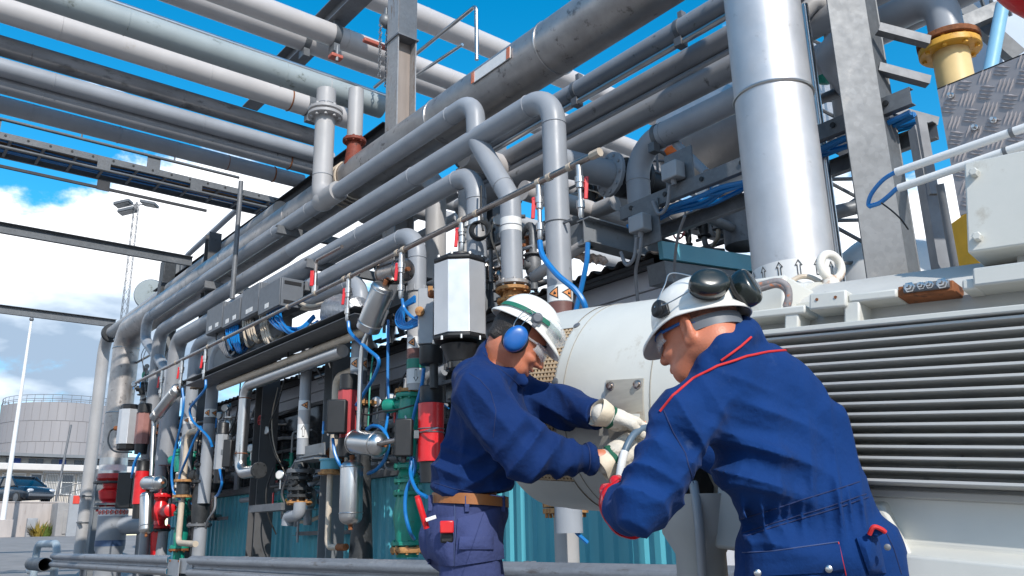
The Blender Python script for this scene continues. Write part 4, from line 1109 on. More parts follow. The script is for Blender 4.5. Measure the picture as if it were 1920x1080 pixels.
for k, (px_, py_, y_) in enumerate(((655, 330, 9.6), (700, 375, 9.0))):
    p = P(px_, py_, Y=12.2 - k); m = MB(); m.pipe([(p.x, 12.2 - k, p.z), (13, 12.2 - k, p.z)], .13, seg=16); tag(m.build('back_pipe', M['pipe_light']), ('grey cross pipe low behind the upper bends' if k else 'grey cross pipe high behind the upper bends'), 'pipe')
# ================================================================== VALVES, ACTUATORS, INSTRUMENTS
TOCAM = V((-C_F.x, -C_F.y, 0)).normalized(); SIDE = V((C_R.x, C_R.y, 0)).normalized()
def S(D, px): return px * D / FPX
def depth(p): return (V(p) - CAM).dot(C_F)
def vaxis(px, py, X): 
    p = P(px, py, X=X); return p, depth(p) / FPX      # point, metres per picture unit
def octp(m, c, z0, z1, r, n=8, ph=None, ch=.0):
    a, b, d = frame(UZ)
    ph = math.atan2(TOCAM.dot(b), TOCAM.dot(a)) + PI / n if ph is None else ph
    m.lathe((c.x, c.y, z0), UZ, [(0, r - ch), (ch, r), (z1 - z0 - ch, r), (z1 - z0, r - ch)], n, phase=ph); return m

# --- big white actuator behind the left worker's head
p, s = vaxis(863, 560, 4.75)
zt, zb_ = P(863, 500, X=4.75).z, P(863, 632, X=4.75).z
t = thing('valve_actuator', 'big white octagonal actuator with black end caps above the left worker', 'actuator', V((p.x, p.y, zb_)))
r = 51 * s
m = octp(MB(), p, zb_, zt, r); m.build('body', M['alu'], t, bev=.004)
m = octp(MB(), p, zt - .002, zt + .07, r * 1.02, ch=.025); m.lathe((p.x, p.y, zt + .068), UZ, [(0, r * .6), (.05, r * .55), (.06, r * .2)], 20); m.build('top_cap', M['black'], t, bev=.004)
m = octp(MB(), p, zb_ - .06, zb_ + .002, r * 1.03, ch=.02); m.lathe((p.x, p.y, zb_ - .26), UZ, [(0, r * .5), (.10, r * .6), (.17, r * .72), (.171, r * .3)], 24); m.build('bottom_cap', M['black'], t, bev=.004)
m = MB(); m.bolts((p.x, p.y, zt + .065), UZ, r * .86, 8, .016, .05, PI / 8 + .2); m.bolts((p.x, p.y, zb_ - .05), UZ, r * .95, 8, .014, .04, .2); m.build('bolts', M['steel'], t)
q = P(822, 552, X=4.65); m = MB(); m.lathe(q + V((.05, 0, 0)), (-.95, .3, 0), [(0, .06), (.05, .06), (.051, .042), (.13, .042), (.15, .03)], 16); m.build('gland', M['rust'], t)
m = MB(); m.lathe((p.x, p.y, zb_ - .62), UZ, [(0, .13), (.03, .13), (.031, .06), (.30, .06), (.301, .13), (.34, .13), (.36, .13)], 20); m.bolts((p.x, p.y, zb_ - .3), UZ, .15, 8, .014, .06); m.build('yoke', M['iron'], t)
q, s = vaxis(800, 595, 4.82); za, zc = P(800, 545, X=4.82).z, P(800, 648, X=4.82).z
bx_ = thing('control_box', 'slim grey control box hugging the left of the big white actuator', 'box', V((q.x, q.y, zc)))
ax = (SIDE, TOCAM, UZ)
m = MB(); m.box((q.x, q.y, (za + zc) / 2), (29 * s, .2, za - zc), ax); m.build('case', M['grey_mid'], bx_, bev=.008)
m = MB(); m.box(V((q.x, q.y, za - .02)) + TOCAM * .11 + SIDE * .05, (.05, .03, .07), ax); m.lathe(V((q.x, q.y, (za + zc) / 2 + .04)) + TOCAM * .1 - SIDE * .06, TOCAM, [(0, .05), (.05, .05), (.06, .03)], 12); m.build('knob', M['rust_flange'], bx_)
zz1, zz2 = P(812, 650, X=4.85).z, P(812, 683, X=4.85).z
m = MB(); m.lathe((q.x + .02, q.y - .06, zz2), UZ, [(0, .115), (.02, .125), (zz1 - zz2, .125)], 20); m.build('motor_cap', M['black'], bx_)
m = MB(); zz3 = P(812, 728, X=4.85).z; m.cyl((q.x + .03, q.y - .1, zz3), (q.x + .03, q.y - .1, zz2), .045, 12); m.build('stem', M['iron'], bx_)

# --- cylindrical red actuators
def red_actuator(lab, px, X, ycap, ytop, ybot, wpx, mt, capw=.86, octo=False, box=None, foot=None, striped=False):
    p, s = vaxis(px, (ytop + ybot) / 2, X); f = lambda y_: P(px, y_, X=X).z
    t = thing('valve_actuator', lab, 'actuator', V((p.x, p.y, f(ybot)))); r = wpx / 2 * s
    m = MB(); (octp(m, p, f(ybot), f(ytop), r, 8) if octo else m.lathe((p.x, p.y, f(ybot)), UZ, [(0, r), (f(ytop) - f(ybot), r)], 28)); m.build('body', M[mt], t, bev=.003)
    m = MB(); m.lathe((p.x, p.y, f(ytop) - .002), UZ, [(0, r * 1.02), (.02, r * capw), (f(ycap) - f(ytop), r * capw), (f(ycap) - f(ytop) + .012, r * capw * .9)], 28); m.build('cap', M['black'], t)
    if foot: m = MB(); m.lathe((p.x, p.y, f(foot)), UZ, [(0, r * .8), (f(ybot) - f(foot) + .003, r * .85)], 24); m.build('foot', M['black'], t)
    if striped:
        m = MB()
        for py_ in (805, 812): m.torus((p.x, p.y, f(py_)), UZ, r + .004, .006, 28, 5)
        m.build('wire', M['galv_dark'], t)
    if box:
        bx0, by0, bx1, by1 = box; c = P((bx0 + bx1) / 2, (by0 + by1) / 2, X=X - .22); s2 = depth(c) / FPX
        m = MB(); m.box(c, ((bx1 - bx0) * s2, .14, (by1 - by0) * s2), ax); b_ = m.build('switch_box', M['black'], t, bev=.015)
        m = MB(); m.lathe(c - UZ * ((by1 - by0) * s2 / 2 + .06), UZ, [(0, .02), (.03, .03), (.065, .03)], 10); m.build('cable_gland', M['black_rub'], b_)
        m = MB(); m.box((c + p) / 2 + TOCAM * 0, (.05, .2, .08), ax); m.build('bracket', M['galv'], b_)
    return t, p, r
red_actuator('bright red cylindrical actuator with a black cap left of the left worker', 808, 4.9, 726, 757, 866, 49, 'red', .9, False, (741, 786, 774, 856), 905, True)
red_actuator('faded red octagonal actuator with a black switch box in front', 652, 4.85, 705, 733, 822, 39, 'red_fade', .86, True, (615, 750, 650, 813), 856)
red_actuator('far left bright red cylinder with a black cap beside the red banded main', 264, 4.95, 866, 884, 945, 25, 'red', .92, False, None, 972)
m = MB()
red_actuator('bleached pink-red hexagonal actuator with black ends at the far left', 268, 4.9, 760, 776, 832, 27, 'red_pale', .9, True, None, 850)
red_actuator('grey actuator with a worn red-white face and black switch box', 415, 4.9, 795, 815, 880, 24, 'grey_mid', .9, True, (420, 825, 436, 876), 905)
# small white/black actuator left
p, s = vaxis(241, 800, 4.8); f = lambda y_: P(241, y_, X=4.8).z
t = thing('valve_actuator', 'small white actuator with black ends in front of the far big drop', 'actuator', V((p.x, p.y, f(838))))
m = octp(MB(), p, f(832), f(770), 19 * s); m.build('body', M['alu'], t, bev=.006)
m = octp(MB(), p, f(772), f(761), 17 * s, ch=.02); m.build('top_cap', M['black'], t)
m = octp(MB(), p, f(843), f(831), 17 * s, ch=.02); m.build('bottom_cap', M['black'], t)
q = P(220, 803, X=4.7); m = MB(); m.lathe(q + SIDE * .05, -SIDE, [(0, .05), (.1, .05), (.12, .03)], 10); m.build('gland', M['rust'], t)
m = MB(); m.hose([q - SIDE * .05, P(206, 810, X=4.6), P(203, 830, X=4.55), P(215, 846, X=4.6), P(247, 848, X=4.75)], .018); tag(m.build('hose', M['iron']), 'thin dark hose looping below the small white actuator', 'hose')

# --- polished canisters
def canister(lab, a, b, X, wpx, mt='steel', dome=.5, group=None, fit=True, Xb=None):
    p, q = P(a[0], a[1], X=X), P(b[0], b[1], X=Xb or X); s = depth((p + q) / 2) / FPX; r = wpx / 2 * s
    d = (q - p); L = d.length
    t = thing('canister', lab, 'canister', q if q.z < p.z else p, 'polished steel canisters')
    m = MB(); h = r * dome
    prof = [(h * (1 - math.cos(k * PI / 12)), max(.001, r * math.sin(k * PI / 12))) for k in range(7)] + [(L - h * (1 - math.cos((6 - k) * PI / 12)), max(.001, r * math.sin((6 - k) * PI / 12))) for k in range(7)]
    m.lathe(p, d, prof, 28); m.build('shell', M[mt], t, ang=60)
    m = MB(); m.torus(p + d * .82, d, r + .001, .008, 28, 6); m.torus(p + d * .12, d, r + .001, .006, 28, 6); m.each('seam', M[mt], t)
    if fit:
        m = MB(); m.lathe(p - d.normalized() * .05, d, [(0, .03), (.07, .03)], 10); m.lathe(q - d.normalized() * .02, d, [(0, .025), (.07, .025)], 10); m.each('fitting', M['rust'], t)
    return t, p, q, r
canister('upright polished canister standing before the faded red actuator', (660, 862), (657, 985), 4.8, 43, dome=.7)
canister('lying barrel-shaped polished canister right of the faded red actuator', (660, 828), (718, 834), 4.75, 45, dome=1.0)
m = MB(); m.pipe([P(704, 833, X=4.72), P(745, 825, X=4.66)], .03, seg=10); tag(m.build('spigot', M['steel_brown']), 'short brown spigot sticking out of the lying canister', 'pipe')
t, p, q, r = canister('tilted polished canister slanting before the lowest bent pipe', (722, 532), (688, 622), 4.75, 46, dome=.3)
m = MB()
for w_ in (.22, .75):
    c = p + (q - p) * w_ + SIDE * r * .9 + TOCAM * .05; m.box(c, (.10, .05, .2), (SIDE, TOCAM, (p - q).normalized()))
m.build('clamp', M['steel'], t)
canister('brownish polished canister end joined to the tilted one by a cap', (718, 515), (762, 505), 4.85, 45, 'steel_brown', dome=.3)
m = MB(); m.hose([P(690, 622, X=4.75), P(680, 650, X=4.72), P(676, 700, X=4.72), P(672, 815, X=4.72)], .028, 10, 8); tag(m.build('sample_tube', M['steel']), 'thin bent steel tube leaving the bottom of the tilted canister', 'pipe')
canister('far tilted dull canister behind the left valves', (334, 728), (290, 783), 4.7, 21, dome=.3)
m = MB(); m.pipe([P(289, 782, X=4.7), P(284, 892, X=4.7)], .035, seg=10); tag(m.build('sample_tube', M['steel']), 'thin straight steel tube below the far tilted canister', 'pipe')
canister('far upright dull canister by the far red valve', (276, 922), (274, 1001), 4.7, 25, dome=.6)
canister('far small round steel canister above the upright one', (272, 906), (304, 905), 4.72, 25, dome=1.0)

# --- flanged valves
def valve(name, lab, px, X, pieces, mt, side=None, extra=None, fl_mt=None, cat='valve', grp=None):
    """pieces: (y picture, width picture) profile from the top down; an 'F' mark makes a bolted flange"""
    p, s = vaxis(px, pieces[0][0], X); f = lambda y_: P(px, y_, X=X).z
    t = thing(name, lab, cat, V((p.x, p.y, f(pieces[-1][0]))), grp)
    m = MB(); z0 = f(pieces[-1][0])
    pr = [(f(a[0]) - z0, a[1] / 2 * s) for a in reversed(pieces) if len(a) == 2]
    m.lathe((p.x, p.y, z0), UZ, pr, 24); m.build('body', M[mt], t, ang=30)
    for a in pieces:
        if len(a) > 2:
            m = MB(); fmt = a[3] if len(a) > 3 else (fl_mt or mt)
            m.flange((p.x, p.y, f(a[0])), UZ, a[1] / 2 * s, a[2] * s, nb=8, rb=.016); m.build('flange', M[fmt], t)
    if side:
        (sx, sy, w, h) = side; c = P(sx, sy, X=X - .12); cc = V((p.x, p.y, c.z)); d = (c - cc)
        m = MB(); m.lathe(cc, d, [(0, h * .35 * s), (d.length * .6, h * .35 * s), (d.length * .62, h * .5 * s), (d.length * .9, h * .55 * s), (d.length * 1.12, h * .5 * s), (d.length * 1.15, h * .2 * s)], 18)
        m.bolts(cc + d * .92, d, h * .42 * s, 6, .012, .1); m.build('bonnet', M[mt], t)
    return t, p, s
valve('flanged_valve', 'rusty ochre flange pair and valve under the dogleg pipe beside the left helmet', 962, XP, [(530, 40), (560, 40), (566, 50), (600, 46), (612, 60), (640, 34), (700, 30), (534, 68, 7, 'galv_rust'), (545, 66, 7, 'rust_flange'), (566, 62, 6, 'rust_flange'), (612, 66, 8, 'rust_flange')], 'rust_flange')
valve('green_valve', 'upper green valve with a side bonnet below the down-arrow band', 768, XP, [(732, 34), (745, 36), (756, 40), (790, 44), (815, 30), (862, 26), (734, 56, 6, 'rust_flange'), (742, 52, 8)], 'green', (728, 761, 0, 26))
valve('green_valve', 'tall lower green valve on an orange-rusted flange left of the left worker', 766, XP, [(868, 36), (880, 30), (892, 40), (905, 34), (925, 40), (940, 46), (965, 56), (1000, 46), (1014, 44), (1045, 40), (875, 56, 7), (902, 54, 7), (925, 56, 7), (1019, 60, 7), (1031, 62, 10, 'rust_flange')], 'green')
valve('flanged_valve', 'black multi-flange valve under the thin sign-banded riser', 565, 5.25, [(868, 24), (882, 30), (892, 38), (905, 24), (916, 36), (930, 26), (945, 24), (884, 52, 7, 'galv_dark'), (897, 46, 6), (917, 46, 6), (930, 46, 6), (942, 48, 4, 'rust_flange')], 'iron', (549, 902, 0, 22))
valve('flanged_valve', 'dark valve with an amber tag behind the faded red actuator', 685, XP, [(752, 22), (765, 30), (790, 26), (830, 34), (860, 26), (1060, 44), (757, 50, 6, 'rust_flange'), (800, 46, 6)], 'iron')
valve('globe_valve', 'far left red globe valve with a flanged bottom among the pipes', 304, XP, [(925, 22), (934, 28), (940, 19), (948, 24), (958, 30), (968, 27), (976, 19), (983, 20), (988, 28), (1050, 20), (930, 38, 5), (988, 40, 5), (994, 42, 4, 'iron')], 'red', (318, 957, 0, 22))
valve('green_valve', 'far green valve with a round side bonnet among blue hoses', 342, XP, [(842, 20), (850, 26), (870, 26), (884, 22), (846, 32, 5), (852, 30, 4)], 'green', (322, 863, 0, 16))
valve('green_valve', 'far tall green valve standing below the amber gauge', 345, XP, [(930, 20), (945, 16), (958, 26), (975, 16), (1000, 26), (1022, 22), (1050, 20), (934, 30, 5), (962, 32, 5), (1026, 36, 5), (1031, 38, 4, 'rust')], 'green')
valve('flanged_valve', 'far black valve left of the corrugated wall', 383, XP, [(870, 20), (890, 34), (905, 26), (930, 34), (965, 32), (985, 26), (1070, 24), (872, 36, 5), (903, 40, 5), (984, 44, 5, 'galv_dark')], 'iron', (362, 892, 0, 22))
valve('flanged_valve', 'far dark valve stack under the rusty beams left of the green valves', 316, 5.5, [(790, 24), (810, 30), (850, 22), (915, 30), (925, 34), (800, 40, 6, 'rust'), (812, 40, 5, 'rust'), (918, 42, 5, 'galv')], 'iron')
t, p, s = valve('butterfly_valve', 'red butterfly valve below the red banded end of the big main', 212, XB - .1, [(898, 58), (906, 34), (915, 30), (920, 46), (935, 40), (940, 30), (953, 42), (958, 50), (905, 66, 4, 'iron'), (945, 54, 4, 'galv'), (952, 56, 4, 'galv')], 'red')
q = P(238, 920, X=XB - .5); m = MB(); m.box(q, (.32, .3, .75), ax); m.build('gearbox', M['black'], t, bev=.02)
# arrow-marked elbow tee at the foot of the main
p = P(210, 985, X=XB - .1); s = depth(p) / FPX; f = lambda y_: P(210, y_, X=XB - .1).z
t = thing('tee_pipe', 'fat grey tee with red arrows and a blue ring under the main', 'pipe', V((p.x, p.y, 0)))
m = MB(); m.lathe((p.x, p.y, 0), UZ, [(0, .30), (f(1035), .30), (f(1030), 26 * s), (f(956), 26 * s), (f(953), 22 * s)], 30); m.pipe([(p.x, p.y, f(985)), (p.x + .75, p.y - .75, f(985))], 17 * s, seg=24); m.build('run', M['pipe'], t)
m = MB(); m.flange((p.x + .77, p.y - .77, f(985)), (1, -1, 0), 20 * s, .08, nb=8); m.build('flange', M['iron'], t)
m = MB(); m.lathe((p.x, p.y, f(1024)), UZ, [(0, 26.5 * s), (f(1013) - f(1024), 26.5 * s)], 30); m.build('blue_ring', M['blue_band'], t)
c = V((p.x, p.y, f(961))); h = f(955) - f(967)
m = MB(); m.lathe((p.x, p.y, f(968)), UZ, [(0, 26.4 * s), (h, 26.4 * s)], 30); bd = m.build('arrow_band', M['whiteband'], t)
a_, b_, _ = frame(UZ); dv = CAM - c; thc = math.atan2(dv.dot(b_), dv.dot(a_)); m = MB(); m2 = MB()
for k in range(-4, 5):
    o = [(.5 * h, 0), (-.42 * h, .42 * h), (-.42 * h, -.42 * h)]
    m.decal(c, UZ, 26.5 * s, [(o, [(x * .55 - .03 * h, y_ * .55) for x, y_ in o])], thc + k * .30, lift=.004); m2.decal(c, UZ, 26.5 * s, [[(x * .3 - .05 * h, y_ * .3) for x, y_ in o]], thc + k * .30, lift=.004)
m.build('arrow_marks', M['sign_red'], bd); m2.build('arrow_hearts', M['ink'], bd)
# pipes to ground under the valves
for (px_, ya, X_, w, lab) in ((306, 992, 5.25, 20, 'grey pipe foot below the far red valve'), (274, 985, 5.0, 18, 'grey pipe foot below the far red cylinder'), (376, 988, 5.2, 24, 'pale grey pipe foot below the far black valve')):
    p = P(px_, ya, X=X_); s = depth(p) / FPX; m = MB(); m.lathe((p.x, p.y, 0), UZ, [(0, w / 2 * s), (p.z, w / 2 * s)], 20)
    tag(m.build('pipe_foot', M['pipe'] if px_ > 350 else M['pipe_blue']), lab, 'pipe')
# thin sign-banded riser (at 572)
p = P(574, 700, X=5.2); s = depth(p) / FPX
t = thing('riser_pipe', 'thin grey riser with a triangle sign and an up arrow between the steel columns', 'pipe', V((5.2, p.y, 2)))
m = MB(); m.pipe([(5.2, p.y, P(570, 852, X=5.2).z), (5.2, p.y, P(576, 618, X=5.2).z)], 10.5 * s, seg=18); m.build('run', M['pipe'], t)
m = MB(); m.ball((5.2, p.y, P(576, 617, X=5.2).z), .1, 14, 8); m.build('cap', M['pipe_light'], t)
signband(t, 5.2, p.y, 10.6 * s, 571, 752, 770, 1); arrowband(t, 5.2, p.y, 10.6 * s, 569, 796, 822, True)
m = MB(); ringband(m, p.y, 770, 796, 570, 11 * s, 5.2); m.build('white_band', M['pipe_white'], t)
q = P(582, 854, X=5.15); m = MB(); m.box(q, (.05, .60, .02)); m.box(q + V((.06, 0, .07)), (.02, .6, .16)); m.box(q + V((.06, 0, -.06)), (.3, .6, .02)); tag(m.build('support_shelf', M['column']), 'bolted grey steel shelf holding the thin riser', 'bracket')
q = P(505, 952, X=5.2); m = MB(); m.box((5.25, q.y, q.z), (.25, 1.15, .10)); tag(m.build('crosspiece', M['galv_dark']), 'grey horizontal crosspiece between the two steel columns', 'beam')
q = P(562, 948, X=5.2); m = MB(); m.pipe([(5.2, q.y, P(562, 942, X=5.2).z), (5.2, q.y, P(562, 965, X=5.2).z), (5.2, q.y + .35, P(562, 968, X=5.2).z), (5.2, q.y + .36, P(545, 985, X=5.2).z)], .085, .14, 14); tag(m.build('drain_elbow', M['pipe']), 'short grey drain elbow below the black multi-flange valve', 'pipe')
# stainless inverted-U drain
pts = [P(628, 727, X=5.0), P(468, 727, X=5.0), P(456, 740, X=5.0), P(454, 878, X=5.0), P(484, 889, X=5.0)]
yy = [P(640, 722, X=5.0).y, P(461, 722, X=5.0).y, P(490, 889, X=5.0).y]
zt = P(461, 724, X=5.0).z; zl_ = P(461, 886, X=5.0).z
m = MB(); m.pipe([(5.0, yy[0], zt), (5.0, yy[1], zt), (5.0, yy[1], zl_), (5.0, yy[2] + .15, zl_)], .088, .2, 16)
t = thing('drain_pipe', 'bent stainless drain pipe shaped like an upside-down U before the dark column', 'pipe', V((5.0, yy[1], zl_))); m.build('run', M['steel_brown'] if 0 else M['steel'], t)
m = MB(); m.flange((5.0, yy[2] + .1, zl_), UY, .12, .05, nb=6, rb=.01); m.build('flange', M['iron'], t)
m = MB(); m.torus((5.0, yy[1], P(454, 850, X=5.0).z), UZ, .09, .008, 16, 6); m.torus((5.0, yy[1], P(457, 748, X=5.0).z), UZ, .09, .008, 16, 6); m.each('weld_ring', M['rust'], t)
# thin cream J pipe by the grey column
m = MB(); a = P(619, 888, X=5.0); b = P(619, 1026, X=5.0); c = P(648, 1028, X=5.0)
m.pipe([(5.0, a.y, a.z), (5.0, a.y, b.z), (5.0, c.y, b.z)], .038, .1, 12); t = thing('drain_pipe', 'thin cream J-shaped pipe against the pale column flange', 'pipe', V((5, a.y, b.z))); m.build('run', M['cream_cable'], t)
m = MB(); m.lathe((5.0, c.y - .01, b.z), UY, [(0, .042), (.2, .042)], 12); m.build('rusty_end', M['rust'], t)
q = P(619, 882, X=5.0); m = MB(); m.lathe((5.0, q.y, q.z - .05), UZ, [(0, .15), (.03, .15), (.031, .12), (.06, .12)], 20); m.build('collar', M['rust_flange'], t)
m = MB(); m.lathe((5.0, q.y, q.z + .01), UZ, [(0, .125), (.11, .125)], 20); m.lathe((5.0, q.y, q.z + .12), UZ, [(0, .14), (.02, .14)], 20); m.build('blue_collar', M['teal_trim'], t)
m = MB(); a = P(632, 708, X=5.3); m.pipe([(5.3, a.y, P(632, 860, X=5.3).z), (5.3, a.y, a.z), (5.3, a.y - .5, a.z + .02)], .06, .14, 12); tag(m.build('bent_tube', M['cream_cable']), 'pale bent tube rising behind the faded red actuator', 'pipe')
m = MB(); a = P(352, 812, X=4.95); b = P(336, 1018, X=4.95); c = P(366, 1030, X=4.95)
m.pipe([(4.95, P(374, 810, X=4.95).y, a.z), (4.95, a.y, a.z), (4.95, a.y, P(350, 908, X=4.95).z), (4.95, a.y, b.z), (4.95, c.y, b.z - .02)], .05, .12, 12); t = thing('drain_pipe', 'thin pale bent drain line running down before the far green valves', 'pipe', V((4.95, a.y, b.z))); m.build('run', M['cream_cable'], t)
q = P(349, 915, X=4.95); m = MB()
for dz in (-.13, .13): m.lathe((4.95, a.y, q.z + dz - .02), UZ, [(0, .16), (.04, .16)], 18)
m.build('collar', M['rust_flange'], t)
m = MB(); m.lathe((4.95, a.y, q.z - .1), UZ, [(0, .11), (.2, .11)], 18); m.build('green_collar', M['iron'], t)

# --- instrument air line with drops
XA = 4.70; zA2 = 4.075
ya_, yb_ = yat(1122, 284, XA), yat(255, 718, XA)
t = thing('air_line', 'long thin steel instrument air line slanting across the picture in front of all drops', 'pipe', V((XA, 10, zA2)))
m = MB(); m.pipe([(XA, ya_, zA2), (XA, yb_, zA2)], .030, seg=14); m.build('run', M['steel_brown'], t)
m = MB()
for px_, py_ in ((1112, 289), (1068, 311), (1010, 341), (1030, 330), (893, 404), (865, 420), (745, 478), (757, 470), (646, 527), (657, 520), (592, 553), (540, 582), (390, 655), (420, 640), (330, 685)):
    y_ = yat(px_, py_, XA); m.lathe((XA, y_ - .025, zA2), UY, [(0, .036), (.05, .036)], 12)
m.lathe((XA, ya_ - .02, zA2), UY, [(0, .04), (.1, .04)], 8); m.each('collar', M['cream_cable'], t)
def air_drop(px_, ytop, ybot, lab, lever=-1, hose=None, rr=.020, htop=0):
    p = P(px_, ytop, X=XA); y_ = p.y; z0 = zA2 - .03; z1 = P(px_, ybot, X=XA).z
    s = depth(p) / FPX
    t = thing('air_drop', lab, 'valve', V((XA, y_, z1)), 'air drops hanging from the instrument air line')
    h = z0 - z1
    m = MB(); m.lathe((XA, y_, z1), UZ, [(0, .016), (.03, .026), (.09, .026), (.095, .038), (.16, .038), (.165, .020), (h * .56, .020), (h * .57, .036), (h * .66, .036), (h * .665, .044), (h * .78, .044), (h * .785, .03), (h, .03)], 12); m.build('body', M['steel'], t)
    m = MB(); c = V((XA, y_, z1 + h * .70)) + SIDE * lever * .055; m.box(c + UZ * -.06, (.035, .02, .21), (SIDE, TOCAM, (UZ + SIDE * .08).normalized())); m.box(c + UZ * .02 - SIDE * lever * .02, (.07, .02, .025), ax); m.build('lever', M['red'], t, bev=.006)
    return t
air_drop(1085, 305, 412, 'rightmost air drop, hanging free without a hose', 1)
air_drop(1010, 342, 452, 'air drop feeding the blue hose in front of the tall grey drop', -1)
air_drop(866, 415, 472, 'short air drop above the big white actuator', -1)
air_drop(753, 474, 560, 'air drop in front of the brownish canister', -1)
air_drop(654, 523, 602, 'air drop left of the tilted polished canister', -1)
air_drop(386, 660, 710, 'far air drop with a blue hose below the junction boxes', -1)
air_drop(342, 680, 728, 'far air drop above the green valves', -1)
air_drop(305, 695, 745, 'farthest air drop near the end of the instrument air line', -1)
# bent sample line with red lever
a = P(593, 488, X=4.9); b = P(593, 550, X=4.9); c = P(640, 492, X=4.9)
m = MB(); m.pipe([(4.9, c.y, a.z - .01), (4.9, a.y, a.z), (4.9, a.y, b.z)], .026, .06, 10); t = thing('sample_line', 'thin bent steel line with a red lever below the middle grey pipes', 'pipe', V((4.9, a.y, b.z))); m.build('run', M['steel_brown'], t)
m = MB(); m.box(P(585, 522, X=4.85), (.05, .03, .22), ax); m.build('lever', M['red'], t, bev=.006)
m = MB(); m.lathe((4.9, a.y, b.z), UZ, [(0, .045), (.12, .045), (.13, .03), (.3, .03)], 12); m.build('fitting', M['steel'], t)
# second, lower conduit
m = MB(); m.pipe([(5.02, yat(690, 620, 5.02), 3.45), (5.02, yat(412, 725, 5.02), 3.45)], .055, seg=14); tag(m.build('conduit', M['cream_cable']), 'long pale conduit slanting below the tray beam', 'conduit')
# blue hoses
def hose(lab, pts, r=.020, mt='blue_hose', name='hose', n=8):
    m = MB(); m.hose([P(x, y, X=X) for (x, y, X) in pts], r, 8, n)
    return tag(m.build(name, M[mt]), lab, 'hose' if 'hose' in name else 'cable')
hose('long blue hose sagging from its air drop across the sign-banded drop', [(1012, 452, 4.70), (1018, 480, 4.68), (1045, 515, 4.68), (1080, 545, 4.75), (1097, 575, 4.8), (1097, 610, 4.9)], .026)
hose('blue hose hanging straight down from the pipe stub right of the tall drop', [(1102, 455, 5.2), (1100, 490, 5.2), (1092, 530, 5.2), (1078, 590, 5.2)], .024)
hose('blue hose swinging left from the air drop beside the tilted canister', [(653, 603, 4.70), (658, 625, 4.7), (690, 655, 4.72), (710, 675, 4.75), (702, 705, 4.8), (684, 735, 4.85), (668, 760, 4.85)], .022)
hose('blue hose rising straight between the columns and the green valve', [(728, 600, 5.1), (727, 700, 5.1), (728, 770, 5.1), (722, 810, 5.0)], .018)
hose('blue hose in a wide bow below the lying canister', [(688, 805, 4.9), (700, 798, 4.9), (718, 805, 4.9), (728, 830, 4.9), (722, 860, 4.95), (706, 880, 5.0), (690, 888, 5.0)], .022)
hose('blue hose curving past the lower green valve', [(775, 857, 4.85), (778, 880, 4.85), (762, 920, 4.8), (760, 960, 4.8), (768, 995, 4.85), (776, 1010, 5.0)], .02)
hose('blue hose looping from the red actuator towards the left worker', [(772, 856, 4.85), (770, 890, 4.8), (782, 920, 4.75), (800, 932, 4.75)], .02)
hose('blue hose down the front of the upper green valve', [(795, 690, 4.9), (790, 725, 4.9), (778, 770, 4.9), (772, 800, 4.95)], .02)
hose('blue hose from the switch box of the faded red actuator', [(624, 822, 4.65), (628, 850, 4.65), (638, 872, 4.7), (648, 880, 4.8)], .02)
for k in range(4):
    hose(('outer', 'second', 'third', 'inner')[k] + ' blue hose loop gathered beside the slim control box', [(778, 556 + k * 3, 4.8), (760, 570 + k * 2, 4.78), (744 + k * 4, 590 + k * 3, 4.78), (746 + k * 4, 610 - k * 2, 4.78), (764, 616 - k * 3, 4.78), (790, 606 - k * 6, 4.8)], .018)
hose('green-blue hose below the air drop before the brownish canister', [(754, 560, 4.7), (758, 578, 4.72), (772, 594, 4.75), (788, 600, 4.8)], .018)
hose('far blue hose weaving in front of the far left drops', [(386, 712, 4.7), (384, 730, 4.7), (368, 750, 4.72), (356, 768, 4.75), (362, 790, 4.8), (378, 806, 4.8), (392, 822, 4.8), (398, 838, 4.85)], .022)
hose('far blue hose dropping from its air drop to the green valve', [(342, 728, 4.7), (344, 760, 4.72), (338, 800, 4.75), (330, 835, 4.8), (322, 880, 4.8), (325, 920, 4.85), (336, 935, 4.9), (346, 940, 5.0)], .022)
hose('far blue hose bundle strand beside the far green valve', [(376, 800, 4.85), (362, 830, 4.85), (350, 860, 4.85), (338, 890, 4.9), (334, 912, 4.9)], .022)
hose('far blue hose hanging below the worn grey actuator', [(412, 880, 4.7), (416, 905, 4.7), (410, 925, 4.75), (404, 932, 4.8)], .02)
hose('far blue hose left of the far red cylinder', [(262, 850, 4.8), (252, 868, 4.75), (248, 888, 4.75), (247, 895, 4.8)], .025)
hose('thin grey cable drooping below the far black valve', [(404, 932, 4.75), (402, 955, 4.72), (390, 975, 4.72), (386, 990, 4.8)], .016, 'grey_cable', 'cable')
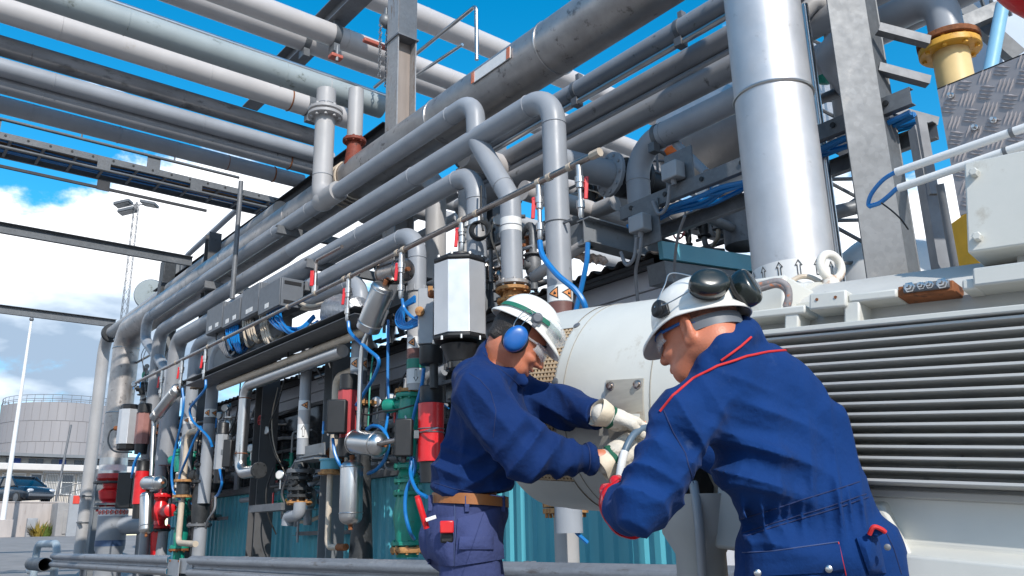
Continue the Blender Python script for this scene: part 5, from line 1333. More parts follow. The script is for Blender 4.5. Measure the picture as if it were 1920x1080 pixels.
# --- junction boxes and their cables
bp = [((390, 568), (419, 619), 4.78), ((421, 560), (452, 606), 4.78), ((456, 532), (487, 590), 4.75), ((488, 525), (547, 580), 4.72)]
labs = ('leftmost far junction box', 'second junction box, smaller and paler', 'third junction box, tall, beside the widest one', 'widest and rightmost junction box with black vents')
dirY = UY
for i, ((x0_, y0_), (x1_, y1_), X_) in enumerate(bp):
    if i == 3: x1_ = 527
    c0_, c1_ = P(x0_, (y0_ + y1_) / 2, X=X_), P(x1_, (y0_ + y1_) / 2, X=X_)
    yc_ = (c0_.y + c1_.y) / 2; w = abs(c0_.y - c1_.y); cx_ = (x0_ + x1_) / 2
    zt_, zb2 = P(cx_, y0_ + 6, X=X_).z, P(cx_, y1_ + 2, X=X_).z
    t = thing('junction_box', labs[i] + ' above its bundle of cables', 'box', V((X_, yc_, zb2)), 'grey junction boxes in a row')
    m = MB(); m.box((X_ + .17, yc_, (zt_ + zb2) / 2), (.34, w, zt_ - zb2)); m.build('case', M['grey_box'], t, bev=.012)
    m = MB(); m.box((X_ - .012, yc_, (zt_ + zb2) / 2), (.02, w - .02, zt_ - zb2 - .02)); m.build('lid', M['grey_box'], t, bev=.006)
    m = MB()
    for k in range(2 if i < 3 else 1): m.box((X_ - .024, yc_ + (.15 - k * .3) * (1 if i < 2 else .4), zb2 + .09), (.004, .13, .07))
    m.each('label', M['whiteband'], t)
    if i == 3:
        m = MB()
        for z_ in (zt_ - .07, zb2 + .07): m.box((X_ + .17, yc_ - w / 2 - .002, z_), (.26, .012, .05))
        m.each('vent', M['black'], t)
    m = MB()
    for k in range(4): m.lathe((X_ + .08 + .07 * (k % 2), yc_ - w * .36 + k * w * .24, zb2 - .07), UZ, [(0, .02), (.03, .028), (.075, .028)], 8)
    m.each('gland', M['black_rub'], t)
bpl = P(470, 600, X=5.14); pl0, pl1 = P(392, 600, X=5.14).y, P(548, 560, X=5.14).y
m = MB(); m.box((5.15, (pl0 + pl1) / 2, 4.22), (.02, pl0 - pl1, .95)); tag(m.build('mounting_plate', M['column']), 'long grey mounting plate behind the junction boxes', 'plate')
cr = random.Random(3)
def cables(lab, px0, px1, y0_, ydip, xshift, n, mt, X_, r=.02):
    for k in range(n):
        u = k / max(1, n - 1); xs_ = px0 + (px1 - px0) * u
        dx = xshift * (.7 + .5 * cr.random()); dip = ydip + cr.uniform(-8, 8)
        m = MB(); m.hose([P(xs_, y0_, X=X_), P(xs_ + dx * .1, y0_ + (dip - y0_) * .55, X=X_ - .05), P(xs_ + dx * .45, dip, X=X_ - .04), P(xs_ + dx, dip + 2, X=X_ + .1), P(xs_ + dx * 1.5, dip - 3 - abs(dx) * .35, X=X_ + .3)], r, 7, 6)
        tag(m.build('cable', M[mt]), lab, 'cable', lab)
cables('cream cables drooping below the widest junction box', 488, 500, 588, 640, 26, 5, 'cream_cable', 4.85)
cables('blue cables curving from the widest junction box to the right', 500, 524, 578, 618, 50, 5, 'blue_hose', 4.80, .022)
cables('blue cables below the second junction box', 424, 446, 610, 652, 14, 7, 'blue_hose', 4.85)
cables('cream cables below the third junction box', 456, 474, 594, 640, 18, 5, 'cream_cable', 4.85)
cables('grey cables below the leftmost junction box', 408, 420, 620, 660, 22, 5, 'grey_cable', 4.9)
hose('long cream cable running right from the mounting plate to the bent pipe', [(550, 558, 5.0), (566, 570, 5.0), (585, 574, 5.0), (620, 566, 5.0), (655, 566, 5.0), (675, 570, 5.1)], .03, 'cream_cable', 'cable')
hose('second cream cable beside the first along the tray', [(552, 575, 5.05), (580, 580, 5.05), (620, 573, 5.05), (660, 573, 5.1)], .026, 'cream_cable', 'cable')
m = MB(); a = P(630, 578, X=5.05); b = P(672, 580, X=5.05); m.sweep([P(612, 596, X=5.05), P(625, 584, X=5.05), P(640, 580, X=5.05), P(668, 584, X=5.05), P(676, 590, X=5.08)], [.10, .19, .21, .2, .14], 14)
tag(m.build('foil_wrap', mat('crumpled_foil', (.42, .42, .43), .35, .7, .3, 20, bump=1.0, bscale=30)), 'crumpled foil-wrapped fitting left of its air drop', 'fitting')
# cable tray full of loose cable ends
m = MB(); m.channel((5.1, yat(395, 640, 5.1), 3.62), (5.1, yat(720, 560, 5.1), 3.62), .10, .4, .008, up=UZ, flip=-1); ctray = thing('cable_tray', 'cable tray with tangled brown cables below the junction boxes', 'cable tray', V((5.1, 12, 3.6))); m.build('tray', M['galv_dark'], ctray)
m = MB()
for k in range(12): m.hose([(5.06 + cr.uniform(-.03, .4), 15.5 - j * .55, 3.70 + cr.uniform(-.05, .09)) for j in range(12)], .022, 6, 4)
m.build('cables', mat('brown_cable', (.11, .08, .055), .6, 0, .3, 8), ctray)

# --- right side: instrument tray, stub beam, valve
y0_, y1_ = 5.2, 2.35
t = thing('cable_channel', 'perforated grey channel with blue cables behind the silver stack', 'cable tray', V((5.6, 3, 3.9)))
m = MB(); m.channel((5.6, y0_, 3.93), (5.6, y1_, 3.93), .13, .06, .006, up=UZ); m.channel((5.95, y0_, 3.75), (5.95, y1_, 3.75), .13, .06, .006, up=UZ, flip=-1); m.each('rail', M['galv'], t)
m = MB()
for k in range(7): m.lathe((5.595, y0_ - .15 - k * .42, 3.94), V((-1, 0, 0)), [(-.002, .022), (.008, .022)], 12)
m.each('hole', M['ink'], t)
m = MB()
for k in range(5): m.hose([(5.68 + k * .04 + cr.uniform(-.02, .02), y0_ - j * .28, 3.83 + cr.uniform(-.03, .03)) for j in range(11)], .022, 7, 4)
m.each('blue_cable', M['blue_hose'], t)
for (px_, py_, X_, lab) in ((1200, 420, 5.5, 'small grey sensor box on a bracket at the end of the perforated channel'), (1262, 322, 5.55, 'small grey sensor box on top of the perforated channel')):
    p = P(px_, py_, X=X_); b_ = thing('sensor_box', lab, 'box', p)
    m = MB(); m.box(p, (.13, .18, .16)); m.build('case', M['grey_mid'], b_, bev=.012)
    m = MB(); m.box(p + V((.09, 0, .02)), (.02, .32, .42)); m.build('plate', M['galv'], b_, bev=.004)
    m = MB(); m.lathe(p - UZ * .13, UZ, [(0, .022), (.05, .03)], 10); m.hose([p - UZ * .12 + UY * .05, p - UZ * .3 + UY * .10, p - UZ * .34 + UY * .2, p - UZ * .2 + UY * .26], .017, 8); m.build('cable_loop', M['grey_cable'], b_)
hose('thin grey cable hanging from the sensor box past the shed window', [(1203, 440, 5.5), (1200, 470, 5.5), (1192, 510, 5.6), (1196, 570, 5.7)], .016, 'grey_cable', 'cable')
hose('thin dark cable hanging beside the turquoise shed fascia', [(1284, 405, 5.6), (1272, 440, 5.7), (1266, 480, 5.8), (1264, 520, 5.9)], .014, 'grey_cable', 'cable')
p = P(1065, 440, X=5.75)
m = MB(); q = P(1062, 438, X=5.6); zz = 3.80
m.channel((5.45, q.y + .15, zz), (5.45, P(1100, 415, X=5.45).y, zz), .26, .10, .012, up=UZ); m.ibeam((5.4, P(1100, 412, X=5.45).y, zz), (7.3, P(1100, 412, X=5.45).y, zz), .26, .18, .014, .010)
tag(m.build('cantilever_beam', M['column']), 'pale grey cantilever beam with an open web end above the shed roof', 'beam')
m = MB(); a = P(1255, 440, X=6.3); m.pipe([P(1220, 445, X=6.2), P(1310, 402, X=6.2)], .06, seg=12); m.pipe([P(1310, 402, X=6.2), P(1410, 442, D=9.2)], .05, seg=12)
tag(m.build('angled_conduit', M['galv']), 'grey conduit bent at the top beyond the perforated channel', 'conduit')
m = MB(); q = P(1395, 420, X=7.2); m.lathe(q - UZ * .25, UZ, [(0, .22), (.5, .22), (.52, .15)], 20); tag(m.build('small_drum', M['galv_dark']), 'small grey drum half hidden by the silver stack', 'drum')
# flange pair and black valve on a grey stub
a = P(1098, 316, X=6.0); d = (P(1150, 335, Y=a.y - .25) - a); d.z = -.02; d = V((1, -.2, -.03)).normalized()
t = thing('flanged_valve', 'grey flanged stub with a black wafer valve left of the elbowed rack pipe', 'valve', a)
m = MB(); m.cyl(a - d * .35, a + d * .30, .155, 24); m.build('stub', M['pipe'], t)
m = MB(); m.flange(a + d * .33, d, .255, .05, nb=10, rb=.02); m.build('flange', M['pipe'], t)
m = MB(); m.flange(a + d * .55, d, .23, .16, nb=0); m.flange(a + d * .72, d, .26, .06, nb=10, rb=.02); m.cyl(a + d * .72, a + d * 1.2, .16, 20); m.build('valve_body', M['iron'], t)
# hand valve with orange wheel
q = P(1232, 302, X=6.9); t = thing('hand_valve', 'hand wheel valve with an orange body under the elbowed rack pipe', 'valve', q)
m = MB(); m.torus(q, TOCAM + UZ * .4 + SIDE * .4, .2, .022, 28, 8); m.cyl(q - SIDE * .2, q + SIDE * .2, .016, 8); m.cyl(q - UZ * .18, q + UZ * .18, .016, 8); m.build('hand_wheel', M['galv_dark'], t)
q2 = P(1252, 288, X=7.1); m = MB(); m.lathe(q2, (.5, -.7, 0), [(-.04, .04), (0, .08), (.08, .10), (.18, .10)], 20); m.build('body', M['orange'], t)
m = MB(); m.cyl(P(1266, 268, X=6.5), P(1325, 325, X=6.2), .045, 12); tag(m.build('brace_tube', M['pipe']), 'slim grey brace slanting down onto the perforated channel', 'brace')
# fluffy wrapped pipe end and small tube by the shed roof
m = MB(); a = P(1062, 476, X=5.5); b = P(1150, 490, X=5.7)
m.sweep([a, a + (b - a) * .3], .03, 10); w_ = [a + (b - a) * (.3 + .07 * k) + V((0, 0, .015 * (-1) ** k)) for k in range(9)]
m.sweep(w_, [.035 + .014 * (k % 2) for k in range(9)], 10); tag(m.build('wrapped_tube', mat('frayed_wrap', (.45, .34, .28), .9, 0, .4, 25, bump=.8, bscale=60)), 'frayed wrapped tube end below the cantilever beam', 'pipe')
m = MB(); m.pipe([P(1000, 520, X=5.5), P(1100, 455, X=5.5)], .06, seg=14); tag(m.build('open_tube', M['pipe_white']), 'pale open-ended tube holding a blue hose right of the tall drop', 'pipe')
# column foot in front of the shed below the drum
p = P(1062, 1000, X=5.5); s = depth(p) / FPX
t = thing('support_pedestal', 'grey pipe pedestal with a rusty flange pair right below the white drum', 'pedestal', V((p.x, p.y, 0)))
zf = P(1062, 958, X=5.5).z
m = MB(); m.lathe((p.x, p.y, 0), UZ, [(0, 23 * s), (zf - .02, 23 * s)], 28); m.build('shaft', M['pipe_light'], t)
m = MB()
for dz in (.0, .055): m.lathe((p.x, p.y, zf - .02 + dz), UZ, [(0, 43 * s), (.045, 43 * s)], 30)
m.bolts((p.x, p.y, zf - .03), UZ, 36 * s, 8, .016, .06); m.build('flange', M['rust_flange'], t)
m = MB(); m.lathe((p.x, p.y, zf + .08), UZ, [(0, 23 * s), (.5, 23 * s)], 24); m.build('upper_shaft', M['pipe_light'], t)
hose('short blue hose hanging from the rusty flange below the drum', [(1056, 945, 5.25), (1062, 965, 5.2), (1078, 995, 5.22), (1102, 1018, 5.3)], .018)
# ================================================================== DENSE INSTRUMENT PIPEWORK BETWEEN THE VALVES
mr_ = random.Random(12)
def manifold(lab, x0, x1, y0, y1, X, n, cols, seed):
    rg = random.Random(seed)
    a, b = P(x0, (y0 + y1) / 2, X=X), P(x1, (y0 + y1) / 2, X=X)
    zt, zb = P((x0 + x1) / 2, y0, X=X).z, max(.05, P((x0 + x1) / 2, y1, X=X).z)
    ya, yb = max(a.y, b.y), min(a.y, b.y)
    t = thing('instrument_manifold', lab, 'manifold', V((X, (ya + yb) / 2, zb)), 'clusters of small pipework between the valves')
    pick = lambda: M[rg.choice(cols)]
    for k in range(n):
        y_ = yb + (ya - yb) * (k + .5) / n + rg.uniform(-.06, .06); r = rg.choice((.018, .025, .032, .045, .06)); x_ = X + rg.uniform(-.25, .25)
        za, zc = zb + (zt - zb) * rg.uniform(0, .35), zb + (zt - zb) * rg.uniform(.6, 1)
        dy = rg.choice((-1, 1)) * rg.uniform(.15, .5); m = MB()
        pts = [(x_, y_, za), (x_, y_, zc), (x_ + rg.uniform(-.05, .3), y_ + dy, zc + rg.uniform(-.05, .05))]
        if rg.random() < .5: pts = [(x_ + .2, y_ - dy * .6, za)] + pts
        m.pipe(pts, r, r * 3.2, 10, 4); m.build('tube', pick(), t)
        # in-line valve: body, flanges, hand lever or wheel
        zv = za + (zc - za) * rg.uniform(.3, .7); c = V((x_, y_, zv)); h = .10 + r
        m = MB(); m.lathe(c - UZ * h, UZ, [(0, r * 2.4), (.018, r * 2.4), (.02, r * 1.4), (h * .6, r * 2.0), (h * 1.4, r * 2.0), (2 * h - .02, r * 1.4), (2 * h - .018, r * 2.4), (2 * h, r * 2.4)], 14)
        m.lathe(c, V((-1, .1, 0)), [(0, r * 1.2), (r * 2.2 + .04, r * 1.2), (r * 2.2 + .045, r * .5), (r * 2.2 + .12, r * .5)], 10)
        vb = m.build('valve_body', M[rg.choice(('iron', 'iron', 'green', 'steel', 'rust', 'galv_dark', 'steel_brown'))], t)
        if rg.random() < .55:
            m = MB(); m.box(c + V((-r * 2.2 - .12, 0, .05)), (.02, .03, .17)); m.build('lever', M[rg.choice(('red', 'black', 'yellow_flange', 'blue_hose'))], vb, bev=.004)
        else:
            q = c + V((-r * 2.2 - .12, 0, 0)); m = MB(); m.torus(q, UX, .075, .011, 18, 6); m.cyl(q - UY * .07, q + UY * .07, .008, 6); m.cyl(q - UZ * .07, q + UZ * .07, .008, 6); m.build('hand_wheel', M[rg.choice(('red_fade', 'iron', 'green'))], vb)
    for k in range(max(2, n // 2)):
        z_ = zb + (zt - zb) * rg.uniform(.1, .95); m = MB(); x_ = X + rg.uniform(-.2, .3)
        m.pipe([(x_, ya + .1, z_), (x_, (ya + yb) / 2, z_), (x_, yb - .1, z_ + rg.uniform(-.2, .2))], rg.choice((.02, .03, .045)), .1, 10, 4); m.build('cross_tube', pick(), t)
    for k in range(max(1, n // 3)):
        c = V((X - .3 + rg.uniform(-.1, .1), rg.uniform(yb, ya), zb + (zt - zb) * rg.uniform(.3, .9))); m = MB()
        m.lathe(c, V((-.8, -.55, .1)), [(0, .07), (.04, .07), (.045, .062)], 20); m.cyl(c, c - UZ * .2, .014, 8); g_ = m.build('gauge', M['steel'], t)
        m = MB(); m.lathe(c + V((-.8, -.55, .1)).normalized() * .045, V((-.8, -.55, .1)), [(0, .058), (.002, .058)], 20); m.build('dial', M['whiteband'], g_)
    for k in range(max(2, n // 2)):
        y_ = rg.uniform(yb, ya); z_ = zt - rg.uniform(0, .2); x_ = X - .2; w_ = rg.uniform(-.5, .5); dz = (zt - zb) * rg.uniform(.4, .9)
        m = MB(); m.hose([(x_, y_, z_), (x_ - .1, y_ + w_ * .2, z_ - dz * .35), (x_ - .05 + rg.uniform(-.1, .1), y_ + w_ * .9, z_ - dz * .7), (x_ + .1, y_ + w_, z_ - dz)], rg.choice((.009, .012, .016)), 6, 6)
        m.build('cable', M[rg.choice(('black_rub', 'grey_cable', 'blue_hose', 'black_rub', 'cream_cable'))], t)
    m = MB()
    for k in range(3):
        z_ = zb + (zt - zb) * (.15 + .35 * k); m.angle((X + .32, yb - .15, z_), (X + .32, ya + .15, z_), .06, .006, up=UZ)
    m.each('bracket', M['galv_dark'], t)
g1 = ['iron', 'pipe', 'galv_dark', 'pipe_blue', 'steel_brown', 'cream_cable']; g2 = ['pipe', 'pipe_light', 'galv', 'pipe_blue', 'steel', 'cream_cable']
manifold('small pipework behind the far red globe valve and round canister', 286, 330, 770, 1000, 5.7, 7, g1, 1)
manifold('small pipework between the far green valves and the far black valve', 335, 395, 800, 1010, 5.65, 8, g1, 2)
manifold('small pipework behind the worn grey actuator left of the dark column', 400, 452, 760, 900, 5.7, 6, g1, 3)
manifold('small pipework behind the upside-down U drain pipe', 468, 540, 740, 960, 6.0, 6, g1, 4)
manifold('small pipework under the black multi-flange valve between the columns', 530, 612, 860, 1030, 5.8, 7, g1, 5)
manifold('small pipework behind the faded red actuator and lying canister', 640, 735, 740, 900, 5.65, 7, g1, 6)
manifold('small pipework behind the bright red actuator', 740, 830, 690, 900, 5.6, 7, g1, 7)
manifold('small pipework in the gap under the lowest grey bent pipe', 590, 670, 590, 720, 5.9, 6, g2, 8)
manifold('small pipework above the shed eaves behind the grey drops', 690, 800, 480, 640, 6.0, 7, g2, 9)
manifold('small pipework behind the big white actuator and rusty flange pair', 905, 1010, 400, 560, 5.9, 7, g2, 10)
manifold('small pipework behind the far end of the rack beside the big drop', 262, 300, 640, 790, 6.1, 5, g2, 11)
manifold('small pipework behind the air drops above the cantilever beam', 1060, 1180, 330, 410, 7.4, 7, g2, 13)
manifold('small pipework behind the perforated channel left of the stack', 1290, 1400, 330, 460, 7.2, 7, g2, 14)
# more thin lines in front
hose('thin black cable crossing from the faded red actuator to the upper green valve', [(665, 770, 4.9), (690, 778, 4.85), (715, 772, 4.85), (745, 768, 4.9), (775, 760, 4.95)], .010, 'black_rub', 'cable')
hose('pair-like thin wire looped before the bright red actuator', [(760, 780, 4.8), (768, 800, 4.78), (785, 810, 4.76), (806, 806, 4.76), (822, 802, 4.8)], .009, 'steel', 'cable')
hose('thin black cable hanging left of the dark column', [(452, 700, 5.2), (448, 750, 5.15), (440, 790, 5.15), (428, 815, 5.1)], .012, 'black_rub', 'cable')
hose('thin black cable swinging from the conduit to the dark column', [(540, 640, 5.0), (538, 690, 5.0), (520, 760, 5.1), (505, 800, 5.2), (515, 850, 5.3), (530, 875, 5.4)], .012, 'black_rub', 'cable')
hose('thin green hose arching beside the upper green valve', [(700, 660, 5.1), (694, 720, 5.0), (690, 800, 4.95)], .010, 'green', 'hose')
# ================================================================== FOREGROUND MACHINE AND RIGHT SIDE
M['machine'] = mat('machine_offwhite_paint', (0.575, 0.565, 0.515), 0.42, 0.0, 0.06, 3, dirt=(0.44, 0.405, 0.34), dirt_amt=0.34, dirt_scale=6, bump=0.05, bscale=30, coat=.1)
M['machine_grey'] = mat('machine_grey_paint', (0.37, 0.365, 0.345), 0.45, 0.0, 0.07, 4, dirt=(0.26, 0.25, 0.23), dirt_amt=0.3, dirt_scale=6, bump=0.05)
M['machine_fin'] = mat('machine_fin_paint', (0.52, 0.51, 0.48), 0.42, 0.0, 0.05, 4, dirt=(0.33, 0.32, 0.30), dirt_amt=0.25, dirt_scale=7)
M['machine_inner'] = mat('machine_inner_paint', (0.48, 0.47, 0.44), 0.6, 0.0, 0.08, 4, dirt=(0.10, 0.10, 0.095), dirt_amt=0.4)
M['mesh_tan'] = mat('tan_perforated_sheet', (0.50, 0.36, 0.22), 0.55, 0.0, 0.12, 12, dirt=(0.25, 0.13, 0.07), dirt_amt=0.3)
M['seam'] = mat('machine_joint_line', (0.30, 0.27, 0.22), 0.7)
MO = P(1150, 763, D=3.5)
def rayv(px, py): return C_R * ((px - 960) / FPX) + C_D * ((py - 540) / FPX) + C_F
E1 = -(rayv(-600, 822).normalized())
ME_UP = rayv(1645, -4805).normalized()
if ME_UP.z < 0: ME_UP = -ME_UP
ME_UP = (ME_UP - E1 * ME_UP.dot(E1)).normalized()
ME_N = E1.cross(ME_UP)
def ML(s, t, h): return MO + E1 * s + ME_N * t + ME_UP * h
def MT(px, py, t):
    d = rayv(px, py); k = (t - (CAM - MO).dot(ME_N)) / d.dot(ME_N); q = CAM + d * k - MO
    return q.dot(E1), q.dot(ME_UP)
MAX = (E1, ME_N, ME_UP)
RD = .42
mc = thing('electric_motor', 'huge off-white finned electric motor with a round drum behind both workers', 'motor', V((MO.x, MO.y, 0)))
m = MB(); m.lathe(ML(-.30, 0, 0), E1, [(0, RD * .55), (.0, RD * .95), (.02, RD), (.125, RD)], 72); m.lathe(ML(.045, 0, 0), E1, [(0, RD), (.80, RD), (.82, RD * .97), (.9, RD * .95)], 72); m.build('drum', M['machine'], mc)
# perforated guard: real strips round a dark inner drum
m = MB(); m.lathe(ML(-.18, 0, 0), E1, [(0, RD * .95), (.24, RD * .95)], 48); m.build('guard_core', M['ink'], mc)
m = MB()
nb_ = 150
for k in range(nb_):
    w0 = 2 * PI * k / nb_
    for (dw, ext) in ((0, 1),):
        w1 = w0 + 2 * PI / nb_ * .40
        vs = [ML(s_, math.cos(w) * r_, math.sin(w) * r_) for s_ in (-.18, .05) for r_ in (RD - .004, RD + .001) for w in (w0, w1)]
        m.add(vs, [(0, 1, 5, 4), (2, 6, 7, 3), (0, 4, 6, 2), (1, 3, 7, 5)])
for k in range(13): m.lathe(ML(-.18 + k * .0188, 0, 0), E1, [(0, RD - .005), (0, RD), (.0085, RD), (.0085, RD - .005)], 72)
m.build('perforated_guard', M['mesh_tan'], mc, flat=True)
# closed belly strip of the drum under the guard
for wa_, wl_ in ((-128, 75), (36, 100)):
  m = MB(); vs = []; nn = 24
  for s_ in (-.18, .05):
    for k in range(nn + 1):
        w = math.radians(wa_ + k * wl_ / nn)
        vs.append(ML(s_, math.cos(w) * (RD + .003), math.sin(w) * (RD + .003)))
  m.add(vs, [(k, k + 1, nn + 2 + k, nn + 1 + k) for k in range(nn)]); m.build('closing_strip', M['machine'], mc)
m = MB()
for s_ in (.10, .50): m.torus(ML(s_, 0, 0), E1, RD + .0005, .0022, 72, 5)
m.each('joint_line', M['seam'], mc)
m = MB()
for s_, w_ in ((.055, 38), (.055, -48), (.055, 2), (.055, -30), (.14, -44), (.055, 75), (.45, -40)):
    w = math.radians(w_); d = ME_N * math.cos(w) + ME_UP * math.sin(w); m.lathe(ML(s_, 0, 0) + d * (RD - .002), d, [(0, .015), (.006, .014), (.008, .008)], 14)
m.build('screws', M['galv_dark'], mc)
# inspection plate with bolts where the gloved hands work
(s0, h0), (s1, h1) = MT(1145, 716, .40), MT(1208, 800, .40)
m = MB(); vs = []; nn = 8
for r_ in (RD + .001, RD + .006):
    for s_ in (s0, s1):
        for k in range(nn + 1):
            h_ = h0 + (h1 - .04 - h0) * k / nn; t_ = math.sqrt(max(.01, r_ * r_ - h_ * h_)); vs.append(ML(s_, t_, h_))
q_ = nn + 1
fs = [(k, k + 1, q_ + k + 1, q_ + k) for k in range(nn)] + [(2 * q_ + k, 3 * q_ + k, 3 * q_ + k + 1, 2 * q_ + k + 1) for k in range(nn)] + [(k, 2 * q_ + k, 2 * q_ + k + 1, k + 1) for k in range(nn)] + [(q_ + k, q_ + k + 1, 3 * q_ + k + 1, 3 * q_ + k) for k in range(nn)] + [(0, q_, 3 * q_, 2 * q_), (nn, 2 * q_ + nn, 3 * q_ + nn, q_ + nn)]
m.add(vs, fs); ip = m.build('inspection_plate', mat('brushed_plate', (.44, .41, .35), .42, .3, .12, 8, stretch=(1, 1, 6), dirt=(.30, .22, .15), dirt_amt=.35), mc)
m = MB()
for s_ in (s0 + .022, s1 - .022):
    h_ = h0 - .022; c = ML(s_, math.sqrt(RD * RD - h_ * h_) + .004, h_); m.lathe(c, ME_N, [(0, .017), (.004, .017), (.005, .012), (.014, .012), (.015, .006)], 12)
m.build('bolts', M['steel_brown'], ip)
m = MB(); h_ = h0 - .125; c = ML((s0 + s1) / 2, math.sqrt(RD * RD - h_ * h_) + .0065, h_); m.box(c, (s1 - s0 - .03, .002, .025), MAX); m.build('stencil_strip', M['machine'], ip)

# finned body
SB0, SB1 = .86, 3.0
m = MB(); prof_ = [(-.40, -.34), (.40, -.34), (.40, .10), (.30, .26), (.12, .37), (-.12, .37), (-.30, .26), (-.40, .10)]
vs = [ML(s_, t, h) for s_ in (SB0, SB1) for (t, h) in prof_]; n = len(prof_)
m.add(vs, [(i, (i + 1) % n, n + (i + 1) % n, n + i) for i in range(n)] + [tuple(range(n)), tuple(range(2 * n - 1, n - 1, -1))]); m.build('body', M['machine_inner'], mc)
hb, ht = -.322, .078
nf = 15
m = MB()
for k in range(nf):
    h_ = hb + (ht - hb) * k / (nf - 1)
    m.box(ML((SB0 + SB1) / 2, .452, h_), (SB1 - SB0, .11, .0055), MAX)
    m.box(ML((SB0 + SB1) / 2, .508, h_ + .0005), (SB1 - SB0, .004, .0080), MAX)
f_ = m.build('cooling_fins', M['machine_fin'], mc, bev=.0012, bevseg=1)
# rail above the fins with bosses
m = MB()
def rail(sa, sb, h, t, hh, tt): m.box(ML((sa + sb) / 2, t, h), (sb - sa, tt, hh), MAX)
m = MB(); rail(SB0, SB1, .097, .455, .018, .13); m.build('fin_cover', M['machine'], mc, bev=.004)
m = MB(); vs = [ML(s_, t, h) for s_ in (SB0 - .02, SB1) for (t, h) in ((.41, .105), (.43, .105), (.425, .175), (.40, .175))]
m.add(vs, [(0, 1, 5, 4), (1, 2, 6, 5), (2, 3, 7, 6), (3, 0, 4, 7), (0, 3, 2, 1), (4, 5, 6, 7)]); m.build('web', M['machine_grey'], mc)
m = MB(); rail(SB0 - .05, 1.10, .162, .455, .026, .10); rail(1.225, 1.36, .178, .452, .026, .10); m.each('upper_rail', M['machine'], mc, bev=.006)
m = MB(); rail(1.115, 1.225, .178, .470, .05, .085); bs = m.build('boss', M['machine'], mc, bev=.006)
m = MB()
for s_ in (1.14, 1.195): m.lathe(ML(s_, .5135, .182), ME_N, [(0, .0045), (.0015, .0045)], 10)
m.each('bolt_hole', M['rust'], bs)
m = MB()
for s_, hh in ((1.055, .07), (1.235, .07)): m.box(ML(s_, .45, .135), (.045, .10, hh), MAX)
m.each('rib', M['machine'], mc, bev=.006)
m = MB(); rail(1.36, 1.50, .182, .455, .03, .08); m.build('terminal_lug', M['rust'], mc, bev=.003)
m = MB(); m.box(ML(1.435, .499, .186), (.115, .012, .022), MAX); lg = m.build('earth_bar', M['galv_dark'], mc, bev=.002)
m = MB()
for s_, b_ in ((1.395, .011), (1.425, .008), (1.446, .008), (1.477, .011)): m.lathe(ML(s_, .504, .187), ME_N, [(0, b_ * 1.35), (.003, b_ * 1.35), (.0035, b_), (.013, b_), (.0135, b_ * .55), (.022, b_ * .5)], 6)
m.build('nuts', M['steel'], lg)
m = MB(); rail(1.52, 1.56, .180, .46, .03, .07); rail(1.55, SB1, .193, .463, .05, .09); m.each('upper_rail', M['machine'], mc, bev=.006)
# stepped top with long shallow ridges
m = MB()
for k in range(7):
    t_ = .40 - k * .075; h_ = .185 + (k * .034 if k < 6 else .2)
    m.box(ML((SB0 + .06 + SB1) / 2, t_ - .03, h_ - .02), (SB1 - SB0 - .06, .075, .06 + .0), MAX)
    m.box(ML((SB0 + .06 + SB1) / 2, t_, h_ + .012), (SB1 - SB0 - .06, .007, .022), MAX)
m.build('top_fins', M['machine'], mc, bev=.0015, bevseg=1)
m = MB(); m.box(ML((SB0 + SB1) / 2, -.12, .36), (SB1 - SB0, .3, .06), MAX); m.build('crown_plate', M['machine_grey'], mc, bev=.006)
# end shield box behind the right worker's helmet
sA, hA = MT(1372, 552, .38); sB, hB = MT(1470, 640, .38)
m = MB(); m.box(ML((sA + sB) / 2 - .02, .22, .21), (sB - sA + .06, .36, .22), MAX); m.build('side_box', M['machine'], mc, bev=.012)
# lifting eye
sE, hE = MT(1558, 500, .06); c = ML(sE, .06, hE)
m = MB(); m.torus(c, (TOCAM * .85 + SIDE * .35), 25 * 2.85 / FPX, 8.2 * 2.85 / FPX, 36, 12); m.lathe(c - ME_UP * .098, ME_UP, [(0, .052), (.014, .05), (.018, .034), (.05, .028)], 24); m.build('lifting_eye', mat('cream_rusty_eye', (.68, .64, .57), .5, 0, .06, 8, dirt=(.36, .16, .06), dirt_amt=.42, dirt_scale=9), mc)
# terminal box on its pedestal
sT, hT = MT(1807, 305, .30); sT2, hT2 = MT(1815, 474, .30)
m = MB(); m.box(ML(sT + .45, .05, (hT + hT2) / 2), (.9, .5, hT - hT2), MAX); tb2 = m.build('terminal_box', M['machine'], mc, bev=.006)
m = MB()
for px_, py_ in ((1829, 326), (1835, 446)):
    s_, h_ = MT(px_, py_, .30); m.lathe(ML(s_, .30, h_), ME_N, [(0, .013), (.018, .013), (.021, .010)], 6)
m.each('cover_bolt', M['machine'], tb2)
m = MB(); m.box(ML(sT + .55, .02, hT2 - .08), (.9, .40, .17), MAX); m.build('pedestal', M['machine_grey'], tb2, bev=.004)
